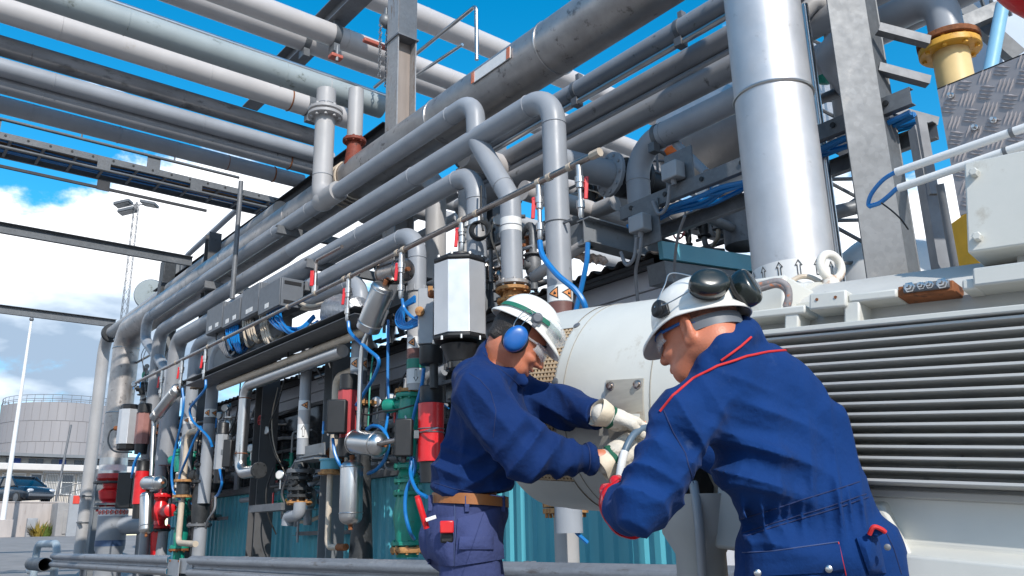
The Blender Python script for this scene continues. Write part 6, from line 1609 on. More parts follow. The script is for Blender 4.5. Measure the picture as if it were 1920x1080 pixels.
# foot casting
m = MB(); vs = []
pr = [(.40, -.345), (.415, -.345), (.425, -.47), (.50, -.495), (.515, -.50), (.515, -.565), (.40, -.565)]
for s_ in (SB0 + .35, SB1): vs += [ML(s_, t, h) for (t, h) in pr]
n = len(pr); m.add(vs, [(i, (i + 1) % n, n + (i + 1) % n, n + i) for i in range(n)] + [tuple(range(n)), tuple(range(2 * n - 1, n - 1, -1))]); m.build('foot', M['machine'], mc, bev=.008, bevseg=3)
m = MB(); vs = [ML(s_, t, h) for s_ in (1.24, 1.36) for (t, h) in ((.40, -.36), (.46, -.38), (.50, -.50), (.40, -.50))]
vs[4:8] = [ML(s_, t, h) for s_, t, h in ((1.29, .40, -.36), (1.30, .46, -.38), (1.39, .50, -.50), (1.36, .40, -.50))]
m.add(vs, [(0, 1, 2, 3), (7, 6, 5, 4), (0, 4, 5, 1), (1, 5, 6, 2), (2, 6, 7, 3), (3, 7, 4, 0)]); m.build('foot_rib', M['machine'], mc, bev=.008)
m = MB(); m.box(ML((SB0 + SB1) / 2, 0, -.345), (SB1 - SB0, .86, .02), MAX); m.build('base_flange', M['machine_grey'], mc, bev=.004)
m = MB(); m.box(ML(.98, .25, -.42), (.3, .5, .22), MAX); m.build('end_bracket', M['machine_grey'], mc, bev=.01)
# supporting steel plinth and ground block
pl_ = thing('plinth', 'rust-streaked pale plinth carrying the huge finned motor', 'plinth', V((ML(1.9, 0, 0).x, ML(1.9, 0, 0).y, 0)))
M['plinth'] = mat('rust_streaked_paint', (.46, .43, .38), .6, 0, .08, 3, stretch=(3, 3, .8), dirt=(.30, .15, .07), dirt_amt=.55, dirt_scale=5)
m = MB(); m.box(ML(2.0, .0, -.72), (1.7, 1.03, .30), MAX); m.build('top_frame', M['plinth'], pl_, bev=.01)
m = MB(); m.box(ML(1.62, .505, -.568), (.44, .03, .012), MAX); m.build('painted_gap_shadow', M['iron'], pl_)  # solid dark strip stands in for the shade between foot and plinth
cpl = ML(1.95, 0, -.85); m = MB(); m.box((cpl.x, cpl.y, .33), (1.15, 1.7, .66)); m.build('concrete_block', M['concrete_grey'], pl_, bev=.02)
ped = thing('drum_pedestal', 'grey cast stand under the drum end half hidden behind the bending worker', 'pedestal', ML(.7, .2, -.9))
a = P(1300, 960, D=2.55); b = P(1310, 1080, D=2.55)
m = MB(); m.lathe((a.x + .02, a.y, 0), UZ, [(0, .13), (.02, .13), (.03, .075), (a.z - .12, .075), (a.z - .06, .11), (a.z + .05, .12)], 24); m.build('leg', M['machine_grey'], ped)
q = P(1268, 930, D=2.75); m = MB(); m.box(q, (.16, .2, .2), MAX); m.build('bracket', M['iron'], ped, bev=.008)
m = MB(); m.hose([P(1300, 905, D=2.5), P(1307, 950, D=2.45), P(1313, 1010, D=2.42), P(1318, 1090, D=2.42)], .014, 10); tag(m.build('conduit_hose', M['grey_mid']), 'grey hose hanging beside the bending worker at the drum stand', 'hose')
# braided leads on the side box
for k, (dy, lab) in enumerate(((0, 'upper orange-flecked braided lead arching over the motor box'), (6, 'lower orange-flecked braided lead arching over the motor box'))):
    m = MB(); m.hose([P(1380, 540 + dy * .6, D=2.62), P(1420, 536 + dy, D=2.6), P(1455, 528 + dy * .9, D=2.58), P(1474, 536 + dy, D=2.56), P(1479, 555 + dy, D=2.55), P(1474, 575 + dy, D=2.55)], .0115, 12, 8)
    o = m.build('braided_lead', mat('braided_lead', (.22, .20, .20), .7, 0, .3, 40, dirt=(.5, .16, .06), dirt_amt=.55, dirt_scale=55), None); tag(o, lab, 'cable', 'braided leads on the motor')
m = MB(); m.hose([P(1482, 528, D=2.9), P(1500, 519, D=2.95), P(1520, 520, D=2.95), P(1540, 530, D=2.9)], .009, 8); tag(m.build('earth_lead', M['cream_cable']), 'thin tan lead arching left of the lifting eye', 'cable')

# ------------------------------------------------------------------ silver stack, galvanised column
XK, YK, RK = 5.0, 3.06, .275
st = thing('exhaust_stack', 'tall silver vertical stack with a white band of up arrows at its foot', 'stack', V((XK, YK, 0)))
m = MB(); m.lathe((XK, YK, 0), UZ, [(0, RK), (8.5, RK)], 64); m.build('shell', M['clad'], st)
m = MB(); zs = P(1455, 152, X=XK - .2).z; m.torus((XK, YK, zs), UZ, RK + .004, .011, 64, 8); m.build('band', M['steel'], st)
za, zb_ = P(1485, 484, X=XK - RK * .9).z, P(1485, 545, X=XK - RK * .9).z
m = MB(); m.lathe((XK, YK, zb_), UZ, [(0, RK + .003), (za - zb_, RK + .003)], 64); ab = m.build('arrow_band', M['whiteband'], st)
c = V((XK, YK, za - .062)); a_, b_, _ = frame(UZ); dv = CAM - c; thc = math.atan2(dv.dot(b_), dv.dot(a_)); m = MB()
for k in range(-5, 6):
    o = [(0, .055), (.026, .012), (.012, .012), (.012, -.055), (-.012, -.055), (-.012, .012), (-.026, .012)]
    m.decal(c, UZ, RK + .004, [(o, [(0, .043), (.016, .0185), (.0065, .0185), (.0065, -.050), (-.0065, -.050), (-.0065, .0185), (-.016, .0185)])], thc + k * .44 + .12, lift=.003)
m.build('arrow_marks', M['ink'], ab)
gq = P(1625, 260, D=6.0)
gcol = thing('galvanised_column', 'broad mottled galvanised column right of the silver stack', 'column', V((gq.x, gq.y, 0)))
gx = (V((.80, -.60, 0)).normalized(), V((.60, .80, 0)).normalized(), UZ)
m = MB()
m.box((gq.x, gq.y, 4.0), (.293, .014, 8.0), gx)
m.box(V((gq.x, gq.y, 4.0)) + gx[0] * .232 + gx[1] * .102, (.225, .014, 8.0), ((gx[0] * .78 + gx[1] * .62).normalized(), (gx[1] * .78 - gx[0] * .62).normalized(), UZ))
m.box(V((gq.x, gq.y, 4.0)) + gx[0] * .32 + gx[1] * .31, (.014, .30, 8.0), gx); m.build('shaft', M['galv'], gcol, bev=.003)
for (px_, py_, D_) in ((1722, 150, 6.2), (1737, 228, 6.2), (1722, 75, 6.2)):
    q = P(px_, py_, D=D_); m = MB(); m.angle(q - SIDE * .28 + UZ * .09, q + SIDE * .08 - UZ * .03, .07, .008, up=UZ); m.build('bracket', M['galv_dark'], gcol)
# shiny standpipes between stack and column
for (px0, py0, X_, w, lab, mt) in ((1605, 285, 5.6, 22, 'polished standpipe between the silver stack and the mottled column', 'steel'), (1562, 400, 5.8, 13, 'slim polished standpipe hugging the right side of the silver stack', 'steel')):
    q = P(px0, py0, X=X_); s = depth(q) / FPX; m = MB(); m.cyl((X_, q.y, 0), (X_, q.y, 6.2 if w > 15 else 5.2), w / 2 * s, 20); 
    tag(m.build('standpipe', M[mt]), lab, 'pipe')
# lattice frame beyond
q = P(1570, 300, D=9.0); la = thing('lattice_frame', 'small galvanised lattice frame behind the polished standpipe', 'frame', V((q.x, q.y, 0)))
m = MB()
for dx in (-.35, .35):
    for dy in (-.3, .3): m.angle(q + SIDE * dx + TOCAM * dy - UZ * (q.z), q + SIDE * dx + TOCAM * dy + UZ * 2.6, .06, .008)
for k in range(12):
    z_ = -2.6 + k * .45; sg = 1 if k % 2 else -1
    for dy in (-.3, .3): m.cyl(q + SIDE * .35 * sg + TOCAM * dy + UZ * z_, q - SIDE * .35 * sg + TOCAM * dy + UZ * (z_ + .45), .02, 6)
    m.cyl(q + SIDE * .35 + TOCAM * .3 + UZ * z_, q - SIDE * .35 + TOCAM * .3 + UZ * z_, .02, 6)
m.build('lattice', M['galv'], la)
q = P(1548, 140, D=8.6); m = MB(); m.ball(q + V((0, 0, 0)), (.14, .12, .10), 12, 8); m.cyl(q, q + UZ * .2, .03, 8); tag(m.build('small_lamp', M['green']), 'small green fitting glimpsed between the stack and the column', 'lamp')
for k, (pa, pb, D_) in enumerate((((1535, 185), (1600, 160), 8.0), ((1525, 50), (1560, 10), 8.0), ((1560, 10), (1600, 40), 8.0))):
    pass
m = MB(); m.pipe([P(1500, 32, D=8), P(1525, 6, D=8), P(1545, 8, D=8), P(1560, 60, D=8.1), P(1590, 300, D=8.3)], .08, .2, 14); tag(m.build('bent_pipe', M['pipe_light']), 'pale bent pipe behind the top of the silver stack', 'pipe')
m = MB(); m.cyl(P(1530, 190, D=8), P(1610, 158, D=8), .05, 12); tag(m.build('cross_tube', M['galv']), 'upper slim cross tube by the lattice frame behind the stack', 'pipe')
m = MB(); m.cyl(P(1560, 400, D=8), P(1620, 385, D=8), .07, 12); tag(m.build('cross_tube', M['galv']), 'lower thicker cross tube by the lattice frame behind the stack', 'pipe')
# white tank and yellow cabinet behind
q = P(1690, 450, D=8.2)
wt = thing('white_tank', 'white round-shouldered tank behind the mottled column', 'tank', V((q.x, q.y, 0)))
m = MB(); c = P(1700, 640, D=8.6); dd_ = SIDE
R_ = 1.05; m.lathe(c - dd_ * .62, dd_, [(-.2, .01), (-.16, R_ * .5), (0, R_ * .85), (.2, R_), (1.7, R_), (1.9, R_ * .85)], 48); m.build('shell', M['white'], wt, ang=60)
m = MB(); m.box((c.x, c.y, (c.z - R_) / 2 + .1), (1.2, .8, max(.2, c.z - R_ + .3)), (SIDE, TOCAM, UZ)); m.build('saddle', M['concrete_grey'], wt)
q = P(1815, 450, D=5.2); yc_ = thing('yellow_cabinet', 'yellow cabinet glimpsed left of the motor terminal box', 'cabinet', V((q.x, q.y, 0)))
ztop = P(1815, 408, D=5.2).z
m = MB(); m.box((q.x + .12, q.y, ztop / 2), (.30, .5, ztop), (SIDE, TOCAM, UZ)); m.build('case', mat('yellow_paint', (.75, .40, .012), .45), yc_, bev=.01)
m = MB(); m.box(V((q.x + .12, q.y, ztop * .5)) + TOCAM * .255, (.22, .012, ztop * .8), (SIDE, TOCAM, UZ)); m.build('door', mat('yellow_door_paint', (.72, .38, .012), .4), yc_, bev=.004)
q = P(1775, 400, D=4.9); m = MB(); m.box(P(1752, 430, D=4.9), (.07, .09, 1.3), (SIDE, TOCAM, UZ)); m.cyl(P(1762, 345, D=4.7), P(1792, 510, D=4.7), .022, 10); m.box(P(1738, 290, D=4.9), (.05, .03, .5), (SIDE, TOCAM, UZ)); tag(m.build('strut_post', M['galv_dark']), 'dark slotted strut with a thin tube beside the mottled column', 'post')
# chequer plate with raised lugs
XC = 3.3
corner = P(1757, 166, X=XC); zb0 = P(1812, 400, X=XC).z
cp = thing('chequer_plate', 'aluminium chequer plate panel standing above the white conduits', 'plate', V((XC, corner.y - .4, zb0)))
W_ = 1.1; H_ = corner.z - zb0
m = MB(); m.box((XC + .003, corner.y - W_ / 2, (corner.z + zb0) / 2), (.006, W_, H_)); m.box((XC + .03, corner.y - W_ / 2, corner.z - .003), (.06, W_, .005)); m.build('sheet', mat('chequer_alu', (.30, .275, .275), .5, .35, .12, 6, dirt=(.2, .18, .18), dirt_amt=.35), cp)
m = MB(); pt2 = .070
for i in range(-1, int(W_ / pt2) + 1):
    for j in range(-1, int(H_ / pt2) + 1):
        cy_ = corner.y - (i + .5) * pt2; cz_ = zb0 + (j + .5) * pt2
        ang = math.radians(28 if (i + j) % 2 == 0 else -62) + (0 if 1 else 0)
        u = V((0, math.cos(ang), math.sin(ang))); v_ = V((0, -math.sin(ang), math.cos(ang)))
        for k in range(4):
            c = V((XC, cy_, cz_)) + v_ * ((k - 1.5) * .0152)
            if not (zb0 + .02 < c.z < corner.z - .02 and corner.y - W_ + .02 < c.y < corner.y - .02): continue
            l, w_ = .030, .0052
            m.add([c - u * l, c + v_ * w_, c + u * l, c - v_ * w_, c + V((-.006, 0, 0)) - u * l * .55, c + V((-.006, 0, 0)) + u * l * .55], [(0, 1, 5, 4), (1, 2, 5), (2, 3, 4, 5), (3, 0, 4)])
lug = m.build('lugs', mat('chequer_lug_alu', (.52, .48, .48), .4, .45, .1, 6), cp, ang=80)
m = MB()
for px_, py_ in ((1785, 180), (1865, 226), (1830, 240)):
    q = P(px_, py_, X=XC); m.lathe(q, (-1, 0, 0), [(0, .012), (.01, .012), (.011, .007), (.03, .007)], 8)
m.build('bolts', M['steel'], cp)
# white conduits with blue cable tails
for k, (pa, pb, lab) in enumerate((((1680, 323), (1920, 240), 'upper white conduit with a blue cable tail'), ((1685, 353), (1920, 272), 'lower white conduit with a blue cable tail'))):
    a = P(pa[0], pa[1], X=2.7); b = P(pb[0], pb[1], X=2.7); s = depth(a) / FPX
    t = thing('white_conduit', lab, 'conduit', a, 'white conduits below the chequer plate')
    d = (b - a); m = MB(); m.cyl(a, a + d * 1.6, 7.6 * s, 18); m.build('tube', M['white'], t)
    m = MB(); m.cyl(a + d * (.9 - .12 * k * .4), a + d * (.93 - .05 * k), 8.6 * s, 16); m.build('clip', M['galv_dark'], t)
    m = MB()
    if k == 0: m.hose([a + d * .05, a - d * .02, P(1655, 338, X=2.72), P(1635, 362, X=2.75), P(1628, 382, X=2.78), P(1633, 388, X=2.78)], 4.2 * s, 10)
    else: m.hose([a + d * .05, a - d * .02, P(1668, 366, X=2.72), P(1650, 380, X=2.74), P(1633, 386, X=2.76)], 4.6 * s, 10)
    m.build('cable_tail', M['blue_hose'], t)
m = MB(); m.hose([P(1652, 380, X=2.72), P(1672, 395, X=2.74), P(1690, 412, X=2.76), P(1703, 430, X=2.8)], .0028, 6); tag(m.build('cable_tie', M['black']), 'thin black cable tie dangling from the blue cable tails', 'cable tie')
# yellow flanged pipe
XY = 6.2; q = P(1780, 88, X=XY); s = depth(q) / FPX
t = thing('yellow_pipe', 'yellow flanged pipe standing behind the chequer plate', 'pipe', V((XY, q.y, 0)))
m = MB(); m.lathe((XY, q.y, q.z - 2.6), UZ, [(0, 32 * s), (2.6, 32 * s)], 28); m.build('shaft', M['cream'], t)
m = MB(); m.flange((XY, q.y, q.z - .03), UZ, 54 * s, .055, nb=8, rb=.018); m.build('flange', M['yellow_flange'], t)
m = MB(); m.flange((XY, q.y, q.z + .04), UZ, 55 * s, .05, nb=0); m.build('upper_flange', M['rust'], t)
m = MB(); m.pipe([(XY, q.y, q.z + .05), (XY, q.y, q.z + .46), (XY, q.y + 1.0, q.z + .48), (XY + .8, q.y + 1.2, q.z + .48)], 31 * s, .37, 26, 10); m.build('elbow', M['pipe'], t)
# top right corner bits
m = MB(); m.pipe([P(1700, -20, D=7.6), P(1760, 8, D=7.6), P(1800, 14, D=7.8)], .02, seg=8); tag(m.build('thin_tube', M['galv']), 'thin tube above the grey elbow at the top', 'pipe')
t = thing('blue_pipe', 'pale blue painted tube slanting behind the chequer plate', 'pipe', P(1860, 110, D=5.5))
m = MB(); m.cyl(P(1880, 8, D=5.5), P(1855, 140, D=5.3), .042, 20); m.build('tube', mat('pale_blue_paint', (.20, .42, .58), .5, 0, .08, 5, dirt=(.6, .6, .58), dirt_amt=.12, dirt_scale=20), t)
t = thing('red_pipe', 'red painted pipe bend peeking in at the top right corner', 'pipe', P(1930, -10, D=4.2))
m = MB(); m.pipe([P(1870, -80, D=4.2), P(1925, -25, D=4.2), P(1990, 10, D=4.2), P(2060, 10, D=4.2)], .13, .2, 24); m.build('bend', M['red'], t)
m = MB(); m.angle(P(1790, 62, D=8.2), P(1900, 15, D=8.2), .14, .01, up=UZ); m.angle(P(1760, -15, D=8.6), P(1900, 110, D=8.2), .14, .01, up=UZ); tag(m.build('stair_stringer', M['galv']), 'crossing galvanised angle steels behind the yellow pipe', 'frame')
q = P(1880, 90, D=11); m = MB(); m.box(q + SIDE * .55 - UZ * 2, (1.7, .8, 8), (SIDE, TOCAM, UZ)); tag(m.build('cladded_building', mat('pale_blue_cladding', (.42, .48, .56), .6, 0, .05, 1)), 'pale blue-grey cladded block behind the top right pipes', 'building')
m = MB()
for (pa, pb) in (((1858, 0), (1866, 45)), ((1886, -5), (1895, 30)), ((1840, 0), (1850, 30))): m.cyl(P(*pa, D=9), P(*pb, D=9), .02, 6)
tag(m.build('thin_railing', M['galv']), 'thin white railing against the sky at the top right', 'railing')
# ================================================================== PEOPLE
from mathutils.bvhtree import BVHTree
AW = -TOCAM                                   # level direction away from the camera
PAX = np.array([SIDE[:], AW[:], (0, 0, 1)], dtype=np.float64)
def nv(p): return np.array(p[:] if hasattr(p, '__getitem__') else p, dtype=np.float64)
class Field:
    """a signed distance grid: bodies and clothes grow from blended tapered limbs, meshed as one surface"""
    def __init__(s, lo, hi, h, org):
        s.h = h; s.lo = np.array(lo, float); s.org = nv(org)
        s.n = np.ceil((np.array(hi) - s.lo) / h).astype(int) + 1
        s.f = np.full(s.n, 0.5, np.float32)
    def loc(s, p): return PAX @ (nv(p) - s.org)
    def _sl(s, lo, hi):
        a = np.clip(np.floor((lo - s.lo) / s.h).astype(int), 0, s.n); b = np.clip(np.ceil((hi - s.lo) / s.h).astype(int) + 1, 0, s.n)
        if np.any(b <= a): return None, None
        ax = [s.lo[i] + s.h * np.arange(a[i], b[i]) for i in range(3)]
        g = np.meshgrid(*ax, indexing='ij')
        return tuple(slice(a[i], b[i]) for i in range(3)), [q.astype(np.float32) for q in g]
    def _mix(s, sl, d, k, sub=False):
        a = s.f[sl]
        if sub:
            hh = np.clip(0.5 - 0.5 * (a + d) / k, 0, 1); s.f[sl] = a * (1 - hh) - d * hh + k * hh * (1 - hh)
        else:
            hh = np.clip(0.5 + 0.5 * (a - d) / k, 0, 1); s.f[sl] = a * (1 - hh) + d * hh - k * hh * (1 - hh)
    def cone(s, p, q, ra, rb, k=.03, sub=False, flat=None):
        a, b = s.loc(p), s.loc(q); m = max(ra, rb) * (flat[1] if flat else 1) + k * 1.5 + 2 * s.h
        sl, g = s._sl(np.minimum(a, b) - m, np.maximum(a, b) + m)
        if sl is None: return s
        ba = b - a; L2 = max(ba @ ba, 1e-9)
        pa = [g[i] - a[i] for i in range(3)]
        t = np.clip((pa[0] * ba[0] + pa[1] * ba[1] + pa[2] * ba[2]) / L2, 0, 1)
        dx = [pa[i] - ba[i] * t for i in range(3)]
        if flat:
            dirv = PAX @ nv(flat[0]); dirv = dirv / np.linalg.norm(dirv); w = dx[0] * dirv[0] + dx[1] * dirv[1] + dx[2] * dirv[2]
            for i in range(3): dx[i] = dx[i] + dirv[i] * w * (1 / flat[1] - 1)
        d = np.sqrt(dx[0] ** 2 + dx[1] ** 2 + dx[2] ** 2) - (ra + (rb - ra) * t)
        s._mix(sl, d, k, sub); return s
    def chain(s, pts, k=.03):
        for (p, r), (q, r2) in zip(pts, pts[1:]): s.cone(p, q, r, r2, k)
        return s
    def ell(s, c, r, axes=None, k=.03, sub=False):
        c_ = s.loc(c); A = np.eye(3) if axes is None else np.array([PAX @ nv(v) / np.linalg.norm(nv(v)) for v in axes])
        m = max(r) + k * 1.5 + 2 * s.h
        sl, g = s._sl(c_ - m, c_ + m)
        if sl is None: return s
        x = [g[i] - c_[i] for i in range(3)]
        u = [(A[j, 0] * x[0] + A[j, 1] * x[1] + A[j, 2] * x[2]) / r[j] for j in range(3)]
        k0 = np.sqrt(u[0] ** 2 + u[1] ** 2 + u[2] ** 2) + 1e-6
        k1 = np.sqrt((u[0] / r[0]) ** 2 + (u[1] / r[1]) ** 2 + (u[2] / r[2]) ** 2) + 1e-6
        s._mix(sl, k0 * (k0 - 1) / k1, k, sub); return s
    def rbox(s, c, half, axes, rad=.01, k=.012, sub=False):
        c_ = s.loc(c); A = np.array([PAX @ nv(v) / np.linalg.norm(nv(v)) for v in axes]); m = float(np.linalg.norm(half)) + k * 2 + 2 * s.h
        sl, g = s._sl(c_ - m, c_ + m)
        if sl is None: return s
        x = [g[i] - c_[i] for i in range(3)]
        q = [np.abs(A[j, 0] * x[0] + A[j, 1] * x[1] + A[j, 2] * x[2]) - half[j] + rad for j in range(3)]
        d = np.sqrt(sum(np.maximum(v, 0) ** 2 for v in q)) + np.minimum(np.maximum(q[0], np.maximum(q[1], q[2])), 0) - rad
        s._mix(sl, d, k, sub); return s
    def cut(s, p, n):
        p_ = s.loc(p); n_ = PAX @ nv(n); n_ = n_ / np.linalg.norm(n_)
        ax = [s.lo[i] + s.h * np.arange(s.n[i]) for i in range(3)]
        d = ((ax[0] - p_[0]) * n_[0])[:, None, None] + ((ax[1] - p_[1]) * n_[1])[None, :, None] + ((ax[2] - p_[2]) * n_[2])[None, None, :]
        s.f = np.maximum(s.f, d.astype(np.float32)); return s
    def folds(s, amp, spots, seed=1, freq=26, base=None):
        """cloth folds: warped ridges, strongest near the given spots (point, radius, direction, gain)"""
        idx = np.nonzero(np.abs(s.f) < .05)
        x = np.stack([s.lo[i] + s.h * idx[i] for i in range(3)], 1)
        rs = np.random.RandomState(seed)
        def sines(fr, n=7):
            o = np.zeros(len(x))
            for _ in range(n):
                dv = rs.normal(size=3); dv /= np.linalg.norm(dv); o += np.sin(x @ dv * fr * rs.uniform(.6, 1.5) + rs.uniform(0, 6.28))
            return o / math.sqrt(n)
        wx = sines(9) * .9; w2 = sines(15) * .8
        tot = np.zeros(len(x))
        tot += (base if base is not None else .25) * (sines(18) * .6 + (1 - 2 * np.abs(np.tanh(1.6 * sines(26)))) * .65)
        for (p, rad, dv, gain, fr) in spots:
            c = s.loc(p); dv = PAX @ nv(dv); dv = dv / np.linalg.norm(dv)
            m = np.exp(-((x - c) ** 2).sum(1) / rad ** 2)
            ph = (x - c) @ dv * fr + wx * 1.6 + w2 * .7
            tot += gain * m * (1 - 2 * np.abs(np.sin(ph / 2)) ** .75)
        s.f[idx] -= (amp * tot).astype(np.float32); return s
    def mesh(s, smooth=2):
        f = s.f; n = f.shape
        ins = f < 0
        c = np.zeros(tuple(k - 1 for k in n), np.int8)
        for dx in (0, 1):
            for dy in (0, 1):
                for dz in (0, 1): c += ins[dx:n[0] - 1 + dx, dy:n[1] - 1 + dy, dz:n[2] - 1 + dz]
        act = (c > 0) & (c < 8)
        ids = np.full(act.shape, -1, np.int64); I = np.argwhere(act); ids[tuple(I.T)] = np.arange(len(I))
        acc = np.zeros((len(I), 3)); cnt = np.zeros(len(I))
        corner = [(a, b, d) for a in (0, 1) for b in (0, 1) for d in (0, 1)]
        for ca in corner:
            for axis in range(3):
                if ca[axis] == 1: continue
                cb = list(ca); cb[axis] = 1
                fa = f[I[:, 0] + ca[0], I[:, 1] + ca[1], I[:, 2] + ca[2]]; fb = f[I[:, 0] + cb[0], I[:, 1] + cb[1], I[:, 2] + cb[2]]
                m = (fa < 0) != (fb < 0)
                t = np.zeros(len(I)); t[m] = fa[m] / (fa[m] - fb[m])
                p = np.tile(np.array(ca, float), (len(I), 1)); p[:, axis] = t
                acc[m] += p[m]; cnt[m] += 1
        v = (I + acc / np.maximum(cnt, 1)[:, None]) * s.h + s.lo
        faces = []
        for axis in range(3):
            o1, o2 = [(1, 2), (2, 0), (0, 1)][axis]
            sa = [slice(None)] * 3; sb = [slice(None)] * 3; sa[axis] = slice(0, n[axis] - 1); sb[axis] = slice(1, n[axis])
            e = ins[tuple(sa)] != ins[tuple(sb)]
            E = np.argwhere(e)
            E = E[(E[:, o1] > 0) & (E[:, o2] > 0) & (E[:, o1] < n[o1] - 1) & (E[:, o2] < n[o2] - 1)]
            d1 = np.zeros(3, int); d1[o1] = 1; d2 = np.zeros(3, int); d2[o2] = 1
            q = np.stack([ids[tuple((E - a).T)] for a in (d1 * 0, d1, d1 + d2, d2)], 1)
            flip = ins[tuple(E.T)]
            q[~flip] = q[~flip][:, ::-1]
            faces.append(q)
        F = np.concatenate(faces); F = F[(F >= 0).all(1)]
        for _ in range(smooth):
            a = np.zeros_like(v); k = np.zeros(len(v))
            for i in range(4):
                j = (i + 1) % 4
                np.add.at(a, F[:, i], v[F[:, j]]); np.add.at(k, F[:, i], 1); np.add.at(a, F[:, j], v[F[:, i]]); np.add.at(k, F[:, j], 1)
            v = v * .5 + .5 * a / np.maximum(k, 1)[:, None]
        return v @ PAX + s.org, F
def fbuild(name, field, mt, parent=None, smooth=2, base=None, keep=True):
    v, F = field.mesh(smooth)
    if keep and len(F):                               # keep the largest connected surface: one continuous body
        lab = np.arange(len(v))
        while True:
            mn = lab[F].min(1); nl = lab.copy(); np.minimum.at(nl, F.ravel(), np.repeat(mn, 4)); nl = nl[nl]
            if (nl == lab).all(): break
            lab = nl
        u, c = np.unique(lab[F[:, 0]], return_counts=True); F = F[lab[F[:, 0]] == u[c.argmax()]]
        us, inv = np.unique(F, return_inverse=True); v = v[us]; F = inv.reshape(-1, 4)
    b = nv(parent['_base']) if parent is not None else nv(base)
    me = bpy.data.meshes.new(name); me.from_pydata((v - b).tolist(), [], F.tolist())
    me.polygons.foreach_set('use_smooth', [True] * len(F)); me.update()
    me.materials.append(mt); o = bpy.data.objects.new(name, me); COL.objects.link(o)
    o['_base'] = [float(q) for q in b]
    if parent is not None: o.parent = parent
    else: o.location = b
    return o, BVHTree.FromPolygons(v.tolist(), F.tolist())
def hit(bvh, px, py, lift=.003, dflt=2.5):
    d = rayv(px, py).normalized(); q = bvh.ray_cast(CAM, d)
    if q[0] is None: return P(px, py, D=dflt), -d
    return q[0] + q[1] * lift, q[1]
def seam(bvh, pts, r=.0016, lift=.001, n=10, seg=6):
    """a sewn line lying on the cloth through picture positions"""
    path = []
    for (a, b) in zip(pts, pts[1:]):
        for k in range(n):
            t = k / n; path.append(hit(bvh, a[0] + (b[0] - a[0]) * t, a[1] + (b[1] - a[1]) * t, lift)[0])
    path.append(hit(bvh, *pts[-1], lift)[0])
    return MB().sweep(path, r, seg)

M['skin'] = mat('sunburnt_skin', (0.52, 0.175, 0.095), 0.46, 0, 0.12, 14, dirt=(0.40, 0.10, 0.06), dirt_amt=0.42, dirt_scale=9, bump=0.12, bscale=220)
M['skin'].node_tree.nodes['Principled BSDF'].inputs['Subsurface Weight'].default_value = 0.12
M['skin'].node_tree.nodes['Principled BSDF'].inputs['Subsurface Radius'].default_value = (0.012, 0.004, 0.002)
M['cloth'] = mat('navy_work_cloth', (0.0055, 0.024, 0.102), 0.85, 0, 0.14, 3.5, dirt=(0.008, 0.034, 0.13), dirt_amt=0.35, dirt_scale=9, bump=0.35, bscale=46, sheen=0.03, spec=0.15)
M['cloth2'] = mat('navy_coverall_cloth', (0.004, 0.031, 0.132), 0.85, 0, 0.15, 3.5, dirt=(0.035, 0.07, 0.18), dirt_amt=0.30, dirt_scale=11, bump=0.35, bscale=46, sheen=0.03, spec=0.15)
M['trouser'] = mat('faded_navy_trouser_cloth', (0.046, 0.060, 0.155), 0.85, 0, 0.14, 4, dirt=(0.068, 0.08, 0.17), dirt_amt=0.4, dirt_scale=9, bump=0.35, bscale=60, spec=0.2)
M['stitch'] = mat('dark_stitching', (0.010, 0.022, 0.085), 0.8)
M['stitch_l'] = mat('pale_stitching', (0.05, 0.075, 0.18), 0.8)
M['piping'] = mat('red_piping', (0.55, 0.02, 0.02), 0.6)
M['helmet'] = mat('white_helmet_shell', (0.74, 0.72, 0.67), 0.32, 0, 0.03, 6, dirt=(0.50, 0.45, 0.38), dirt_amt=0.26, dirt_scale=11, coat=.2)
M['muff_blue'] = mat('blue_ear_muff', (0.010, 0.105, 0.36), 0.36, 0, 0.10, 8, dirt=(0.03, 0.15, 0.40), dirt_amt=.3, coat=.1)
M['muff_dark'] = mat('dark_green_ear_muff', (0.014, 0.018, 0.015), 0.22, 0, 0.15, 6, coat=.3)
M['strap'] = mat('green_strap', (0.008, 0.14, 0.085), 0.7)
M['glove'] = mat('pale_leather_glove', (0.60, 0.55, 0.47), 0.75, 0, 0.12, 9, dirt=(0.30, 0.25, 0.20), dirt_amt=0.5, dirt_scale=16, bump=0.3, bscale=70)
M['glove_cuff'] = mat('cream_glove_cuff', (0.68, 0.58, 0.44), 0.75, 0, 0.08, 9, bump=0.2, bscale=50)
M['glove_green'] = mat('green_glove_cloth', (0.008, 0.10, 0.055), 0.8)
M['belt'] = mat('brown_leather_belt', (0.33, 0.12, 0.035), 0.5, 0, 0.15, 8, bump=.1)
M['hair'] = mat('dark_hair', (0.018, 0.014, 0.012), 0.6, 0, 0.3, 40, bump=.5, bscale=140)
M['hair_grey'] = mat('cropped_grey_hair', (0.21, 0.10, 0.07), 0.7, 0, 0.25, 60, bump=.4, bscale=200)
M['lens'] = mat('clear_lens', (0.85, 0.87, 0.88), 0.05, 0, 0.0, 5, alpha=.26, spec=.8, rvar=0)
M['teeth'] = mat('teeth', (0.62, 0.57, 0.48), 0.35)
M['eye'] = mat('eye', (0.30, 0.27, 0.25), 0.2)
M['lip'] = mat('lip', (0.36, 0.11, 0.09), 0.5)
M['boot'] = mat('black_work_boot', (0.02, 0.018, 0.017), 0.6, bump=.1)

